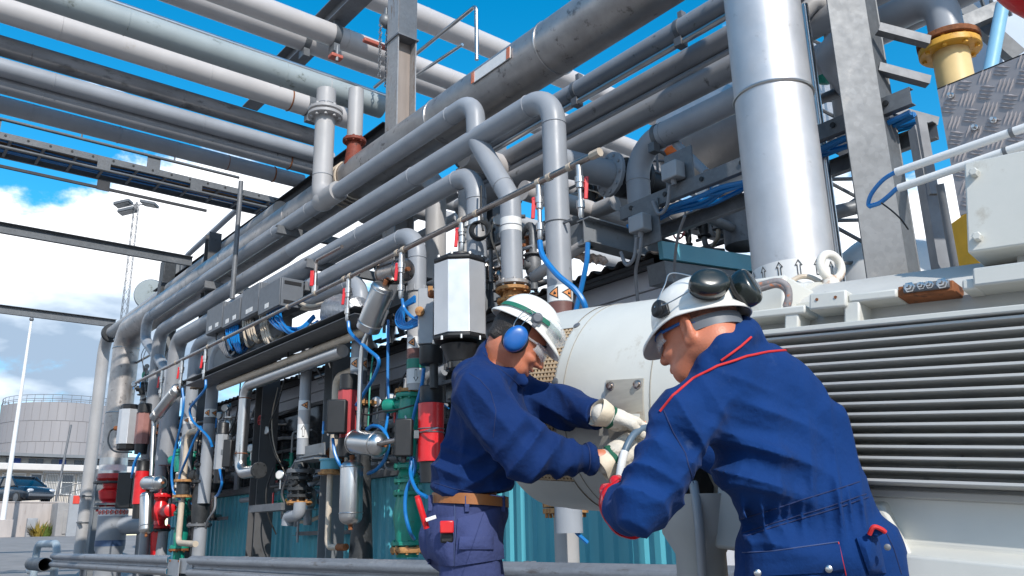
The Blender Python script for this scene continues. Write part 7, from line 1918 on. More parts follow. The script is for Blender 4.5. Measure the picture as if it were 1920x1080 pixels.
def creases(m, sc, strength, dist=.012):
    t = m.node_tree; N = t.nodes; L = t.links; b = N['Principled BSDF']
    tc = N.new('ShaderNodeTexCoord'); mp = N.new('ShaderNodeMapping'); mp.inputs['Scale'].default_value = (1, 1, .62); mp.inputs['Rotation'].default_value = (.5, .6, .3)
    nz = N.new('ShaderNodeTexNoise'); nz.noise_type = 'RIDGED_MULTIFRACTAL'; nz.inputs['Scale'].default_value = sc; nz.inputs['Detail'].default_value = 2.5; nz.inputs['Roughness'].default_value = .45; nz.inputs['Distortion'].default_value = .9
    bp = N.new('ShaderNodeBump'); bp.inputs['Strength'].default_value = strength; bp.inputs['Distance'].default_value = dist
    L.new(tc.outputs['Object'], mp.inputs[0]); L.new(mp.outputs[0], nz.inputs['Vector']); L.new(nz.outputs[0], bp.inputs['Height'])
    old = b.inputs['Normal'].links[0].from_socket if b.inputs['Normal'].links else None
    if old: L.new(old, bp.inputs['Normal'])
    L.new(bp.outputs[0], b.inputs['Normal'])
creases(M['cloth'], 5.5, 1.0, .03); creases(M['cloth2'], 5.0, 1.0, .03); creases(M['trouser'], 7.0, .9, .02); creases(M['glove'], 22.0, .45, .006)
class Head:
    def __init__(s, hc, F, U):
        s.c = V(hc); s.F = V(F).normalized(); s.U = (V(U) - s.F * V(U).dot(s.F)).normalized(); s.L = s.U.cross(s.F)   # L: the person's left
    def at(s, f, l, u): return s.c + s.F * f + s.L * l + s.U * u
    def add(s, B, neck, smile=True):
        X = (s.F, s.L, s.U); a = s.at
        B.ell(a(-.012, 0, .022), (.098, .077, .098), X, .01)
        B.ell(a(.030, 0, -.040), (.066, .062, .085), X, .03)
        B.cone(a(.052, .026, -.098), a(.052, -.026, -.098), .028, .028, .03)               # chin
        B.cone(a(.0, .056, -.06), a(.045, .034, -.095), .022, .022, .03); B.cone(a(.0, -.056, -.06), a(.045, -.034, -.095), .022, .022, .03)   # jaw
        B.cone(a(.082, .026, .014), a(.082, -.026, .014), .014, .014, .02)                 # brow
        for g in (1, -1):
            B.ell(a(.088, .033 * g, -.010), (.018, .020, .013), X, .012, True)             # eye sockets
            B.ell(a(.066, .033 * g, -.010), (.016, .017, .014), X, .006)
            B.ell(a(.066, .042 * g, -.043), (.024, .020, .018), X, .015)                   # cheeks
            # ears: shell with a hollow
            ex = (s.F - s.L * .5 * g, s.L + s.F * .5 * g * g * g, s.U - s.F * .18)
            B.ell(a(-.016, .086 * g, -.018), (.022, .010, .036), ex, .006)
            B.ell(a(-.010, .094 * g, -.012), (.011, .008, .021), ex, .004, True)
            B.ell(a(-.008, .084 * g, -.048), (.010, .008, .012), X, .006)
        B.cone(a(.092, 0, .004), a(.116, 0, -.036), .008, .0125, .012); B.cone(a(.100, .010, -.041), a(.100, -.010, -.041), .009, .009, .010)
        if smile:
            B.cone(a(.090, .022, -.066), a(.098, 0, -.072), .007, .009, .008); B.cone(a(.090, -.022, -.066), a(.098, 0, -.072), .007, .009, .008)
            B.cone(a(.084, .020, -.086), a(.091, 0, -.090), .007, .009, .008); B.cone(a(.084, -.020, -.086), a(.091, 0, -.090), .007, .009, .008)
            B.cone(a(.102, .022, -.077), a(.102, -.022, -.077), .0055, .0055, .004, True)
        else:
            B.cone(a(.090, .018, -.076), a(.090, -.018, -.076), .010, .010, .010)
        B.chain([(a(-.035, 0, -.06), .058), (neck, .062)], .04)
def helmet(parent, H, up=.050, tilt=0.0, name='helmet', rf=.120, rl=.105, ru=.110, peak=.040):
    X = (H.F, H.L, H.U); nA, nT = 64, 18
    vs, fs = [], []
    o = H.at(-.008, 0, up)
    for j in range(nT + 1):
        th = PI / 2 * j / nT
        for i in range(nA):
            w = 2 * PI * i / nA; cf, sl = math.cos(w), math.sin(w)
            r = math.sin(th) ** .92; z = math.cos(th) ** .9 * ru if j < nT else 0
            rid = 1 + .018 * math.exp(-(sl * r / .16) ** 2) * (1 if j < nT - 3 else .3) + .010 * math.exp(-((abs(sl * r) - .45) / .08) ** 2)
            vs.append(o + H.F * (cf * rf * r) + H.L * (sl * rl * r) + H.U * (z * rid))
    # brim rows: peak in front, gutter behind
    for k, (out, dn) in enumerate(((.006, .004), (.5, .45), (1, 1), (1.02, 1.35))):
        for i in range(nA):
            w = 2 * PI * i / nA; cf, sl = math.cos(w), math.sin(w)
            pk = peak * max(0, cf) ** 2.2 + .010 + .010 * max(0, -cf) ** 2
            drop = .018 * max(0, cf) ** 2 + .010 + .012 * max(0, -cf)
            vs.append(o + H.F * (cf * (rf + pk * out)) + H.L * (sl * (rl + (.010 + .004 * max(0, cf)) * out)) - H.U * (drop * dn))
    for j in range(nT + 4):
        for i in range(nA):
            i2 = (i + 1) % nA; fs.append((j * nA + i, (j + 1) * nA + i, (j + 1) * nA + i2, j * nA + i2))
    m = MB(); m.add(vs, fs); hm = m.build(name, M['helmet'], parent, ang=65)
    md = hm.modifiers.new('shell', 'SOLIDIFY'); md.thickness = .003; md.offset = -1
    return hm, o
def glove(parent, wrist, fwd, palmn, fingers, thumb, mt, size=1.0, cuff_r=.050, cuff_len=.055, back=None):
    """fwd: towards the fingers; palmn: out of the palm; fingers: list of 4 lists of (forward, side, palm) bends"""
    f = V(fwd).normalized(); n = V(palmn); n = (n - f * n.dot(f)).normalized(); sd = f.cross(n)
    w = V(wrist); pt = lambda a: w + (f * a[0] + sd * a[1] + n * a[2]) * size
    B = Field((-.16, -.16, -.16), (.16, .16, .16), .0030, w + f * .06)
    for k, y_ in enumerate((-.03, -.01, .01, .03)): B.cone(pt((.02, y_ * .75, 0)), pt((.085 - abs(y_) * .2, y_, .002)), .018 * size, .0155 * size, .012)
    for k, ch in enumerate(fingers):
        rr = (.0115, .0118, .0115, .0100)[k] * size
        for q, (a, b) in enumerate(zip(ch, ch[1:])): B.cone(pt(a), pt(b), rr * (1 - .05 * q), rr * (1 - .05 * (q + 1)), .004)
    for q, (a, b) in enumerate(zip(thumb, thumb[1:])): B.cone(pt(a), pt(b), .0145 * size * (1 - .08 * q), .0135 * size * (1 - .08 * q), .008)
    B.cone(pt((-.02, 0, 0)), pt((.03, 0, 0)), .030 * size, .030 * size, .02)
    B.folds(.0016, [(pt((.06, 0, 0)), .06, f + sd * .4, 1.0, 260)], 5, base=.4)
    g, bv = fbuild('glove', B, mt, parent, 1)
    m = MB(); pr = [(-.042, cuff_r * 1.06), (-.046, cuff_r * 1.14), (-.038, cuff_r * 1.18), (-.012, cuff_r * 1.0), (.012, cuff_r * .80), (.012, cuff_r * .68), (-.012, cuff_r * .90), (-.040, cuff_r * 1.04)]
    a_, b_, d_ = f, sd, n
    vs, fs = [], []; sg = 28
    for (h_, r_) in pr:
        for k in range(sg):
            u = 2 * PI * k / sg; wob = 1 + .05 * math.sin(3 * u + 1) + .03 * math.sin(5 * u)
            vs.append(w + f * (h_ + .004 * math.sin(2 * u)) + (sd * math.cos(u) * 1.08 + n * math.sin(u) * .86) * r_ * wob)
    for j in range(len(pr)):
        j2 = (j + 1) % len(pr)
        for k in range(sg): fs.append((j * sg + k, j * sg + (k + 1) % sg, j2 * sg + (k + 1) % sg, j2 * sg + k))
    m.add(vs, fs); m.build('cuff', M['glove_cuff'], g, ang=70)
    m = MB(); 
    vs, fs = [], []
    for (h_, r_) in ((.004, .86), (.004, .97), (.024, .90), (.024, .76)):
        for k in range(sg):
            u = 2 * PI * k / sg; vs.append(w + f * h_ + (sd * math.cos(u) * 1.08 + n * math.sin(u) * .86) * cuff_r * r_)
    for j in range(4):
        for k in range(sg): fs.append((j * sg + k, j * sg + (k + 1) % sg, ((j + 1) % 4) * sg + (k + 1) % sg, ((j + 1) % 4) * sg + k))
    m.add(vs, fs); m.build('green_binding', M['glove_green'], g)
    return g, pt
def boots(parent, feet, fw):
    for ft in feet:
        b = V((ft.x, ft.y, 0)); B = Field((-.3, -.3, -.02), (.3, .3, .24), .007, b)
        B.cone(b + V((0, 0, .22)), b + V((0, 0, .08)), .055, .055, .02); B.cone(b + V((0, 0, .05)) - fw * .03, b + V((0, 0, .045)) + fw * .17, .05, .045, .03); B.cut(b + V((0, 0, .0)), (0, 0, -1))
        fbuild('boot', B, M['boot'], parent, 2)

# ------------------------------------------------------------------ LEFT WORKER (in profile, smiling, reaching to the drum)
def DP(px, py, D): return P(px, py, D=D)
pelv = DP(880, 985, 3.03)
base = V((pelv.x, pelv.y, 0))
lw_h = Head(DP(976, 636, 3.03), SIDE * .79 - UZ * .60 + AW * .10, SIDE * .60 + UZ * .80)
neck = DP(938, 676, 3.04)
SN, SF = DP(905, 742, 2.86), DP(962, 742, 3.20)
EN, WN = DP(985, 858, 2.78), DP(1130, 860, 2.84)
EF, WF = DP(1064, 764, 3.08), DP(1130, 779, 2.90)
hipN, hipF = pelv + TOCAM * .10 - UZ * .06, pelv + AW * .10 - UZ * .06
kneeN, kneeF = hipN - UZ * .42 + SIDE * .03, hipF - UZ * .42 + SIDE * .06
ankN, ankF = V((kneeN.x, kneeN.y, .10)) - SIDE * .03, V((kneeF.x, kneeF.y, .10)) - SIDE * .02
org = base
def rel_bounds(pts, m):
    q = np.array([PAX @ (nv(p) - nv(org)) for p in pts]); return q.min(0) - m, q.max(0) + m
lo, hi = rel_bounds([lw_h.c, WN, WF, EN, SN, SF, EF, DP(830, 900, 3.03), DP(850, 780, 3.2), pelv, ankN, ankF, lw_h.at(.1, 0, -.1), lw_h.at(0, 0, .13)], .14); lo[2] = -.02
B = Field(lo, hi, .0046, org)
lw_h.add(B, neck)
chest = DP(915, 775, 3.03); belly = DP(888, 890, 3.03)
B.chain([(neck, .060), (chest, .085), (belly, .085), (pelv, .09)], .04)
for s_, e_, w_ in ((SN, EN, WN), (SF, EF, WF)): B.chain([(neck + (s_ - neck) * .5, .045), (s_, .045), (e_, .036), (w_, .027), (w_ + (w_ - e_).normalized() * .02, .024)], .02)
for h_, k_, a_ in ((hipN, kneeN, ankN), (hipF, kneeF, ankF)): B.chain([(pelv, .085), (h_, .07), (k_, .05), (a_, .04), (a_ - UZ * .05, .045)], .03)
lw, lwb = fbuild('person', B, M['skin'], None, 1, base)
tag(lw, 'smiling worker in navy jacket and tool trousers with blue ear muffs', 'person')
# jacket
J = Field(lo, hi, .0056, org)
fr = SIDE
J.ell(DP(908, 738, 3.03), (.115, .185, .125), (SIDE, AW, UZ), .03)
J.ell(DP(922, 805, 3.03), (.142, .185, .17), (SIDE + UZ * .0, AW, UZ), .05)
J.ell(DP(890, 885, 3.03), (.143, .170, .13), (SIDE, AW, UZ), .05)
J.cone(DP(885, 790, 3.03), DP(850, 890, 3.03), .06, .07, .06)
J.cone(DP(860, 895, 2.98), DP(915, 900, 2.98), .085, .08, .05)
J.chain([(DP(880, 708, 2.96), .065), (SN, .088), (EN + (SN - EN) * .45, .084), (EN, .076)], .045)
dWN, dWF = (WN - EN).normalized(), (WF - EF).normalized()
J.chain([(EN, .074), (EN + (WN - EN) * .5, .060), (WN, .050)], .03)
J.chain([(DP(955, 720, 3.15), .075), (SF, .085), (EF, .070), (WF, .050)], .04)
J.cone(DP(1002, 800, 2.80), DP(1040, 838, 2.80), .036, .040, .05)
# open shirt collar
J.cone(DP(912, 668, 2.97), DP(985, 715, 2.97), .018, .015, .02); J.cone(DP(915, 668, 3.10), DP(980, 712, 3.12), .018, .015, .02); J.cone(DP(910, 668, 2.99), DP(910, 668, 3.09), .024, .024, .02)
J.cone(neck + UZ * .015, neck - UZ * .05, .08, .10, .04)
J.cone(neck - UZ * .03, lw_h.at(-.01, 0, -.08), .066, .075, .010, True)
J.cone(DP(992, 728, 3.03), lw_h.at(.03, 0, -.14), .035, .05, .012, True)
for e_, w_ in ((EN, WN), (EF, WF)):
    d = (w_ - e_).normalized(); J.cone(w_ + d * .065, w_ + d * .15, .10, .10, .004, True); J.cone(w_ - d * .005, w_ + d * .1, .034, .034, .004, True)
J.folds(.0125, [(EN, .12, (EN - SN) + (WN - EN) * .6, 1.1, 95), (EN + (WN - EN) * .6, .10, (WN - EN), .8, 105), (WN - dWN * .05, .05, WN - EN, .4, 150), (SN - UZ * .06 + SIDE * .05, .13, SIDE + UZ * .8, .9, 85), (DP(850, 880, 2.95), .13, UZ + SIDE * .35, 1.0, 80), (DP(920, 880, 2.9), .12, UZ - SIDE * .5, .9, 85), (EF, .11, (WF - EF) + UZ * .3, 1.1, 95), (DP(870, 740, 2.9), .12, SIDE * .8 - UZ * .5, .5, 70), (DP(1100, 775, 3.1), .07, WF - EF, 1.0, 120)], 11, base=.42)
# waist hem, blousing over the belt
J.cut(DP(880, 932, 3.03), -UZ + SIDE * .12)
jk, jb = fbuild('jacket', J, M['cloth'], lw, 1)
for pts in ([(905, 660), (925, 682), (955, 705), (985, 733)], [(880, 700), (900, 712), (920, 735), (930, 770), (925, 820)], [(815, 905), (850, 916), (900, 925), (945, 932)]):
    seam(jb, pts, .0014, .0002, 8).build('seam', M['stitch'], jk)
m = MB()
# rolled hems of the cuffs
for e_, w_, r_ in ((EN, WN, .047), (EF, WF, .047)):
    d = (w_ - e_).normalized()
    m = MB(); m.torus(w_ - d * .060, d, r_ * 1.06, .0022, 28, 6); m.build('cuff_seam', M['stitch'], jk)
# trousers
T = Field(lo, hi, .0062, org)
T.ell(DP(878, 960, 3.03), (.144, .165, .10), (SIDE, AW, UZ), .03)
T.ell(DP(864, 1010, 3.03), (.152, .175, .13), (SIDE, AW, UZ), .04)
for h_, k_, a_ in ((hipN, kneeN, ankN), (hipF, kneeF, ankF)): T.chain([(h_, .112), (k_, .086), (a_ + UZ * .02, .075)], .03)
T.cut(DP(880, 938, 3.03), UZ)
T.folds(.006, [(DP(850, 1060, 2.9), .1, UZ + SIDE * .3, .8, 90), (kneeN, .14, UZ, 1.2, 80), (kneeF, .14, UZ, 1.2, 80), (DP(915, 1000, 2.9), .1, UZ - SIDE * .6, .6, 90)], 21, base=.3)
tr, tbv = fbuild('trousers', T, M['trouser'], lw, 2)
def patch(bvh, poly, thick, name, mt, parent, n=8, bulge=0.0, lift=.002):
    """a sewn-on pocket: the outline is laid on the cloth and given thickness"""
    (x0, y0), (x1, y1), (x2, y2), (x3, y3) = poly
    top, bot = [], []; N = n + 1
    for j in range(N):
        v = j / n
        for i in range(N):
            u = i / n
            px = (x0 * (1 - u) + x1 * u) * (1 - v) + (x3 * (1 - u) + x2 * u) * v; py = (y0 * (1 - u) + y1 * u) * (1 - v) + (y3 * (1 - u) + y2 * u) * v
            q, nn = hit(bvh, px, py, 0, 2.9); d = (CAM - q).normalized()
            e = min(u, 1 - u, v, 1 - v) * 4
            top.append(q + d * (lift + thick + bulge * min(1, e))); bot.append(q - d * .004)
    m = MB(); vs = top + bot; fs = []; o = N * N
    for j in range(n):
        for i in range(n): a = j * N + i; fs += [(a, a + 1, a + N + 1, a + N), (o + a, o + a + N, o + a + N + 1, o + a + 1)]
    for k in range(n):
        fs += [(k, o + k, o + k + 1, k + 1), (n * N + k, n * N + k + 1, o + n * N + k + 1, o + n * N + k), (k * N, (k + 1) * N, o + (k + 1) * N, o + k * N), (k * N + n, o + k * N + n, o + (k + 1) * N + n, (k + 1) * N + n)]
    m.add(vs, fs); return m.build(name, mt, parent, ang=50)
pk = patch(tbv, [(796, 974), (852, 968), (850, 1062), (802, 1058)], .010, 'holster_pocket', M['trouser'], tr, bulge=.018)
pk2 = patch(tbv, [(858, 972), (940, 950), (946, 1048), (852, 1062)], .008, 'holster_pocket', M['trouser'], tr, bulge=.012)
patch(tbv, [(862, 1006), (926, 1006), (926, 1030), (860, 1030)], .026, 'tool_loops', M['trouser'], tr, bulge=.004)
for pts in ([(853, 940), (854, 1000), (852, 1060)], [(860, 1006), (892, 1008), (926, 1006)]): seam(tbv, pts, .0018, .012 if 0 else .004, 8).build('seam', M['stitch_l'], tr)
for px_ in (812, 876, 938):
    q, nn = hit(tbv, px_, 952, .004, 2.9); q2, _ = hit(tbv, px_, 942, .02, 2.9); m = MB(); m.box((q + q2) / 2, (.016, .008, .055), (SIDE, TOCAM, UZ)); m.build('belt_loop', M['trouser'], tr, bev=.002)
m = MB(); vs, fs = [], []; sg = 40; bc = DP(882, 938, 3.03)
for (dz, k_) in ((-.018, 1.0), (-.018, .96), (.018, .96), (.018, 1.0)):
    for k in range(sg):
        u = 2 * PI * k / sg; vs.append(bc + SIDE * math.cos(u) * .138 * k_ + AW * math.sin(u) * .163 * k_ + UZ * (dz - .010 * math.cos(u)))
for j in range(4):
    for k in range(sg): fs.append((j * sg + k, j * sg + (k + 1) % sg, ((j + 1) % 4) * sg + (k + 1) % sg, ((j + 1) % 4) * sg + k))
m.add(vs, fs); m.build('belt', M['belt'], lw)
boots(lw, [ankN, ankF], SIDE)
# things in the pocket
q, _ = hit(tbv, 792, 978, .0, 2.9); q = P(800, 990, D=2.85)
pn = thing('marker_pen', 'red marker pen sticking out of the trouser pocket', 'pen', q)
m = MB(); t_ = P(782, 930, D=2.85); d = (t_ - q); m.lathe(q, d, [(0, .0105), (d.length - .012, .0105), (d.length - .01, .009), (d.length, .009)], 16); m.build('barrel', M['red'], pn)
m = MB(); m.box(P(838, 1008, D=2.812), (.044, .012, .034), (SIDE, TOCAM, UZ)); m.build('pocket_cutout', M['black'], tr, bev=.008)
q = P(838, 988, D=2.80); tp_ = MB(); tp_.box(q, (.046, .016, .040), (SIDE, TOCAM, UZ)); tag(tp_.build('tape_case', M['red'], bev=.004), 'bright red tool end showing from the trouser pocket cut-out', 'tool')
q = P(808, 972, D=2.83); m = MB(); m.box(q, (.036, .006, .012), ((SIDE + UZ * .3).normalized(), TOCAM, (UZ - SIDE * .3).normalized())); tag(m.build('ruler', M['white'], bev=.001), 'white folding rule edge beside the red marker pen', 'ruler')
# head gear
hm, ho = helmet(lw, lw_h, .054, peak=.032)
a = lw_h.at
m = MB()
# green goggle strap round the shell: follows the dome a little above the brim
vs = []; path = []
for k in range(25):
    w = math.radians(-172 + k * (168) / 24); path.append(ho + lw_h.F * math.cos(w) * .1235 + lw_h.L * math.sin(w) * .1085 + lw_h.U * (.020 + .014 * math.cos(w * 1.0 + .6)))
m = MB(); vs, fs = [], []
for p_ in path:
    o_ = (p_ - ho); o_ = (o_ - lw_h.U * o_.dot(lw_h.U)).normalized()
    for (du, do) in ((-.0085, 0), (.0085, -.004), (.0085, -.001), (-.0085, .003)): vs.append(p_ + lw_h.U * du + o_ * do)
for k in range(24):
    for j in range(4): fs.append((k * 4 + j, k * 4 + (j + 1) % 4, (k + 1) * 4 + (j + 1) % 4, (k + 1) * 4 + j))
m.add(vs, fs); m.build('goggle_strap', M['strap'], hm)
m = MB()
vs, fs = [], []; cg = ho + lw_h.F * .142 + lw_h.U * .036; NG = 14
for j in range(7):
    v = -1 + 2 * j / 6
    for i in range(NG + 1):
        u = -1 + 2 * i / NG; w = u * 1.05
        rad = .020 * (1 - abs(v) ** 3) * (1 - abs(u) ** 6)
        vs.append(ho + lw_h.F * math.cos(w) * (.129 + rad) + lw_h.L * math.sin(w) * (.113 + rad) + lw_h.U * (.032 + v * .034 * (1 - .35 * u ** 4)) - lw_h.F * .02 * max(0, v))
for j in range(6):
    for i in range(NG): b0 = j * (NG + 1) + i; fs.append((b0, b0 + 1, b0 + NG + 2, b0 + NG + 1))
m.add(vs, fs); gg = m.build('goggles', M['lens'], hm, ang=80); md = gg.modifiers.new('thick', 'SOLIDIFY'); md.thickness = .0025
# the near (right) ear muff on its wire arm; L points left so the camera side is -L
mc_ = a(-.012, -.105, -.030)
m = MB(); m.ball(mc_ - lw_h.L * .006, (.040, .050, .029), 32, 20, (lw_h.F, lw_h.U, lw_h.L), pw=.66); em = m.build('ear_muff', M['muff_blue'], hm)
m = MB(); m.torus(mc_ + lw_h.L * .014, lw_h.L, .036, .012, 28, 10); m.build('cushion', M['black_rub'], em)
m = MB(); m.torus(mc_ - lw_h.L * .020, lw_h.L, .0300, .0016, 28, 6); m.build('mould_line', M['muff_blue'], em)
pv = ho + lw_h.L * -.112 + lw_h.F * .014 + lw_h.U * .020
m = MB(); m.lathe(pv + lw_h.L * .01, -lw_h.L, [(0, .020), (.016, .020), (.022, .014)], 20); m.box(pv - lw_h.U * .018 + lw_h.F * .006, (.016, .012, .03), (lw_h.F, lw_h.L, lw_h.U)); m.build('muff_pivot', M['grey_box'], hm, bev=.002)
m = MB()
for g_ in (-.014, .012): m.hose([pv + lw_h.F * g_ * .5, pv - lw_h.L * .012 + lw_h.F * (-.03 + g_) + lw_h.U * .005, mc_ - lw_h.L * .022 + lw_h.F * (-.022 + g_) + lw_h.U * .045, mc_ - lw_h.L * .02 + lw_h.F * g_], .0016, 6)
m.build('wire_arm', M['steel'], hm)
mo_ = a(-.012, .105, -.030); m = MB(); m.ball(mo_ + lw_h.L * .006, (.040, .030, .050), 24, 14, (lw_h.F, lw_h.L, lw_h.U)); m.build('ear_muff', M['muff_blue'], hm)
# hair behind the ear, glasses, eyes, mouth
B = Field((-.16, -.16, -.16), (.16, .16, .16), .004, lw_h.c)
B.ell(a(-.022, 0, .018), (.098, .0815, .098), (lw_h.F, lw_h.L, lw_h.U), .01); B.cone(a(-.085, .03, -.05), a(-.085, -.03, -.05), .022, .022, .03)
B.cut(a(.020, 0, 0), lw_h.F + lw_h.U * .25); B.cut(a(0, 0, -.088), -lw_h.U - lw_h.F * .3)
fbuild('hair', B, M['hair'], lw, 1)
def spectacles(parent, H, frame_mt, blue=False):
    a = H.at; m = MB(); vs, fs = [], []; N = 20
    for j in range(5):
        v = j / 4
        for i in range(N + 1):
            w = (-1 + 2 * i / N) * 1.25
            vs.append(a(.030 + math.cos(w) * .082, math.sin(w) * .076, .012 - .042 * v * (1 - .25 * abs(w)) ) + H.F * (.006 * math.sin(v * PI)))
    for j in range(4):
        for i in range(N): b0 = j * (N + 1) + i; fs.append((b0, b0 + 1, b0 + N + 2, b0 + N + 1))
    m.add(vs, fs); g = m.build('safety_glasses', M['lens'], parent, ang=80); md = g.modifiers.new('thick', 'SOLIDIFY'); md.thickness = .002
    m = MB(); m.sweep([a(.031 + math.cos(w) * .083, math.sin(w) * .077, .013) for w in [(-1 + 2 * i / 20) * 1.25 for i in range(21)]], .0022, 6); m.build('brow_bar', frame_mt, g)
    for g_ in (1, -1):
        m = MB(); p0, p1, p2 = a(.058, .074 * g_, .008), a(-.010, .083 * g_, .004), a(-.040, .080 * g_, -.012)
        m.sweep([p0, p1, p2], .0042, 8); m.build('temple', frame_mt, g)
    return g
spectacles(lw, lw_h, M['lens'])
for g_ in (1, -1):
    m = MB(); m.ball(a(.071, .033 * g_, -.010), .0115, 12, 8); m.build('eye', M['eye'], lw)
    m = MB(); m.sweep([a(.086, .014 * g_, .020), a(.090, .032 * g_, .026), a(.078, .052 * g_, .018)], [.003, .0045, .002], 6); m.build('eyebrow', M['hair'], lw)
m = MB(); m.sweep([a(.080, .024, -.072), a(.092, .012, -.076), a(.095, 0, -.077), a(.092, -.012, -.076), a(.080, -.024, -.072)], .0045, 8); m.build('teeth', M['teeth'], lw)
m = MB(); m.sweep([a(.080, .026, -.069), a(.095, .012, -.069), a(.101, 0, -.070), a(.095, -.012, -.069), a(.080, -.026, -.069)], [.002, .0036, .004, .0036, .002], 8); m.sweep([a(.080, .024, -.078), a(.091, .012, -.085), a(.096, 0, -.087), a(.091, -.012, -.085), a(.080, -.024, -.078)], [.002, .0042, .0048, .0042, .002], 8); m.build('lips', M['lip'], lw)
# gloves: near (right) hand and far (left) hand close on the lead at the drum
dn = (WN - EN).normalized(); hn = WN + dn * .028
gl, pt = glove(lw, hn, (P(1185, 834, D=2.86) - hn), (AW * .75 - UZ * .5),
      [[(.085, -.03, .002), (.118, -.032, .012), (.128, -.028, .036), (.112, -.022, .05)], [(.088, -.01, .002), (.126, -.010, .010), (.138, -.008, .036), (.122, -.006, .052)], [(.088, .01, .002), (.122, .012, .012), (.132, .012, .037), (.114, .012, .05)], [(.080, .03, .002), (.106, .034, .012), (.113, .032, .033), (.099, .028, .043)]],
      [(.02, -.03, .012), (.05, -.052, .026), (.085, -.046, .044)], M['glove'], 1.2, .046)
df = (WF - EF).normalized(); hf = WF + df * .028
gl2, pt2_ = glove(lw, hf, (P(1190, 800, D=2.90) - hf), (-UZ * .85 + TOCAM * .25),
      [[(.085, -.03, .002), (.116, -.034, .010), (.132, -.032, .032), (.124, -.028, .05)], [(.088, -.01, .002), (.124, -.012, .010), (.140, -.010, .034), (.130, -.008, .052)], [(.088, .01, .002), (.121, .012, .012), (.135, .012, .035), (.122, .012, .052)], [(.080, .03, .002), (.106, .034, .012), (.116, .034, .03), (.106, .03, .044)]],
      [(.02, -.03, .012), (.055, -.05, .026), (.095, -.040, .042)], M['glove'], 1.2, .046)
# what they hold: orange clip and grey hose with a white lower sleeve
oc_ = thing('orange_clip', 'orange plastic clamp held in the far glove at the drum', 'clamp', P(1198, 795, D=2.87))
q = P(1198, 795, D=2.87); m = MB(); m.box(q, (.036, .016, .010), ((SIDE + UZ * .3).normalized(), TOCAM, (UZ - SIDE * .3).normalized())); m.build('jaw', M['orange'], oc_, bev=.003)
m = MB(); m.torus(q + SIDE * .018 - UZ * .006, TOCAM, .013, .004, 18, 8); m.build('ring', M['orange'], oc_)
m = MB(); m.hose([P(1190, 806, D=2.98), P(1180, 822, D=2.96), P(1160, 850, D=2.96), P(1155, 880, D=3.0), P(1162, 890, D=3.02)], .005, 8); tag(m.build('red_lead', M['red_fade']), 'thin red lead hanging below the orange clamp', 'cable')
hs = thing('lead_hose', 'thick grey-blue lead with a white sleeve arching by the gloved hands', 'hose', P(1160, 890, D=2.75))
pth = smooth_path([P(1212, 802, D=2.86), P(1200, 806, D=2.83), P(1186, 818, D=2.80), P(1174, 840, D=2.77), P(1166, 868, D=2.75), P(1161, 900, D=2.74)], 8)
m = MB(); m.sweep(pth, .0125, 14); m.build('hose', mat('slate_hose', (.085, .13, .18), .4), hs)
m = MB(); m.sweep(pth[-15:], .0138, 14); m.build('white_sleeve', M['white'], hs)

# ------------------------------------------------------------------ RIGHT WORKER (bending, seen from behind)
pel = DP(1535, 1030, 2.10); base2 = V((pel.x, pel.y, 0)); org = base2
rw_h = Head(DP(1308, 620, 2.14), SIDE * -.68 + AW * .62 - UZ * .24, UZ * .96 - SIDE * .09 + AW * .10)
nk = DP(1366, 668, 2.13)
SL, SR = DP(1282, 800, 2.00), DP(1492, 765, 2.28)
EL, WL = DP(1205, 945, 1.90), DP(1165, 950, 2.12)
ER, WR = DP(1420, 880, 2.45), DP(1300, 840, 2.62)
hL, hR = pel - SIDE * .10 - UZ * .02 + TOCAM * .03, pel + SIDE * .10 - UZ * .02 - TOCAM * .03
kL, kR = hL - UZ * .40 - SIDE * .02, hR - UZ * .40 + SIDE * .04
aL, aR = V((kL.x, kL.y, .1)), V((kR.x, kR.y, .1))
lo, hi = rel_bounds([rw_h.c, EL, WL, WR, ER, pel, aL, aR, SL, SR, rw_h.at(.12, 0, -.1), rw_h.at(0, 0, .13), nk], .14); lo[2] = -.02
B = Field(lo, hi, .0046, org)
rw_h.add(B, nk, smile=False)
chs, wst = DP(1425, 790, 2.13), DP(1500, 930, 2.11)
B.cone(rw_h.at(-.05, .02, -.06), nk, .056, .066, .03)
B.chain([(nk, .066), (nk + (chs - nk) * .5 + AW * .02, .055), (chs + AW * .02, .065), (wst, .07), (pel, .08)], .03)
for s_, e_, w_ in ((SL, EL, WL), (SR, ER, WR)): B.chain([(nk + (s_ - nk) * .5, .04), (s_, .045), (e_, .036), (w_, .03), (w_ + (w_ - e_).normalized() * .07, .026)], .02)
for h_, k_, a_ in ((hL, kL, aL), (hR, kR, aR)): B.chain([(pel, .085), (h_, .075), (k_, .05), (a_, .04), (a_ - UZ * .05, .045)], .03)
rw, rwb = fbuild('person', B, M['skin'], None, 1, base2)
tag(rw, 'bending worker seen from behind in a navy coverall with red piping and dark ear muffs', 'person')
up_t = (nk - pel).normalized(); side_t = (SR - SL).normalized(); bk = up_t.cross(side_t)
J = Field(lo, hi, .0046, org)
J.ell(DP(1400, 745, 2.12), (.185, .105, .12), (side_t, bk, up_t), .03)
J.ell(DP(1440, 830, 2.12), (.195, .125, .17), (side_t, bk, up_t), .05)
J.ell(DP(1500, 935, 2.11), (.155, .120, .12), (SIDE + UZ * .2, AW, UZ), .05)
J.ell(DP(1530, 1030, 2.10), (.185, .140, .13), (SIDE, AW, UZ), .04)
J.cone(DP(1545, 790, 2.14), DP(1590, 930, 2.10), .055, .040, .06)
J.cone(DP(1605, 965, 2.10), DP(1640, 1085, 2.08), .035, .062, .05)
J.cone(DP(1375, 700, 2.08), DP(1480, 728, 2.14), .055, .072, .06)
J.cone(DP(1360, 705, 2.06), SL + UZ * .02, .06, .075, .05)
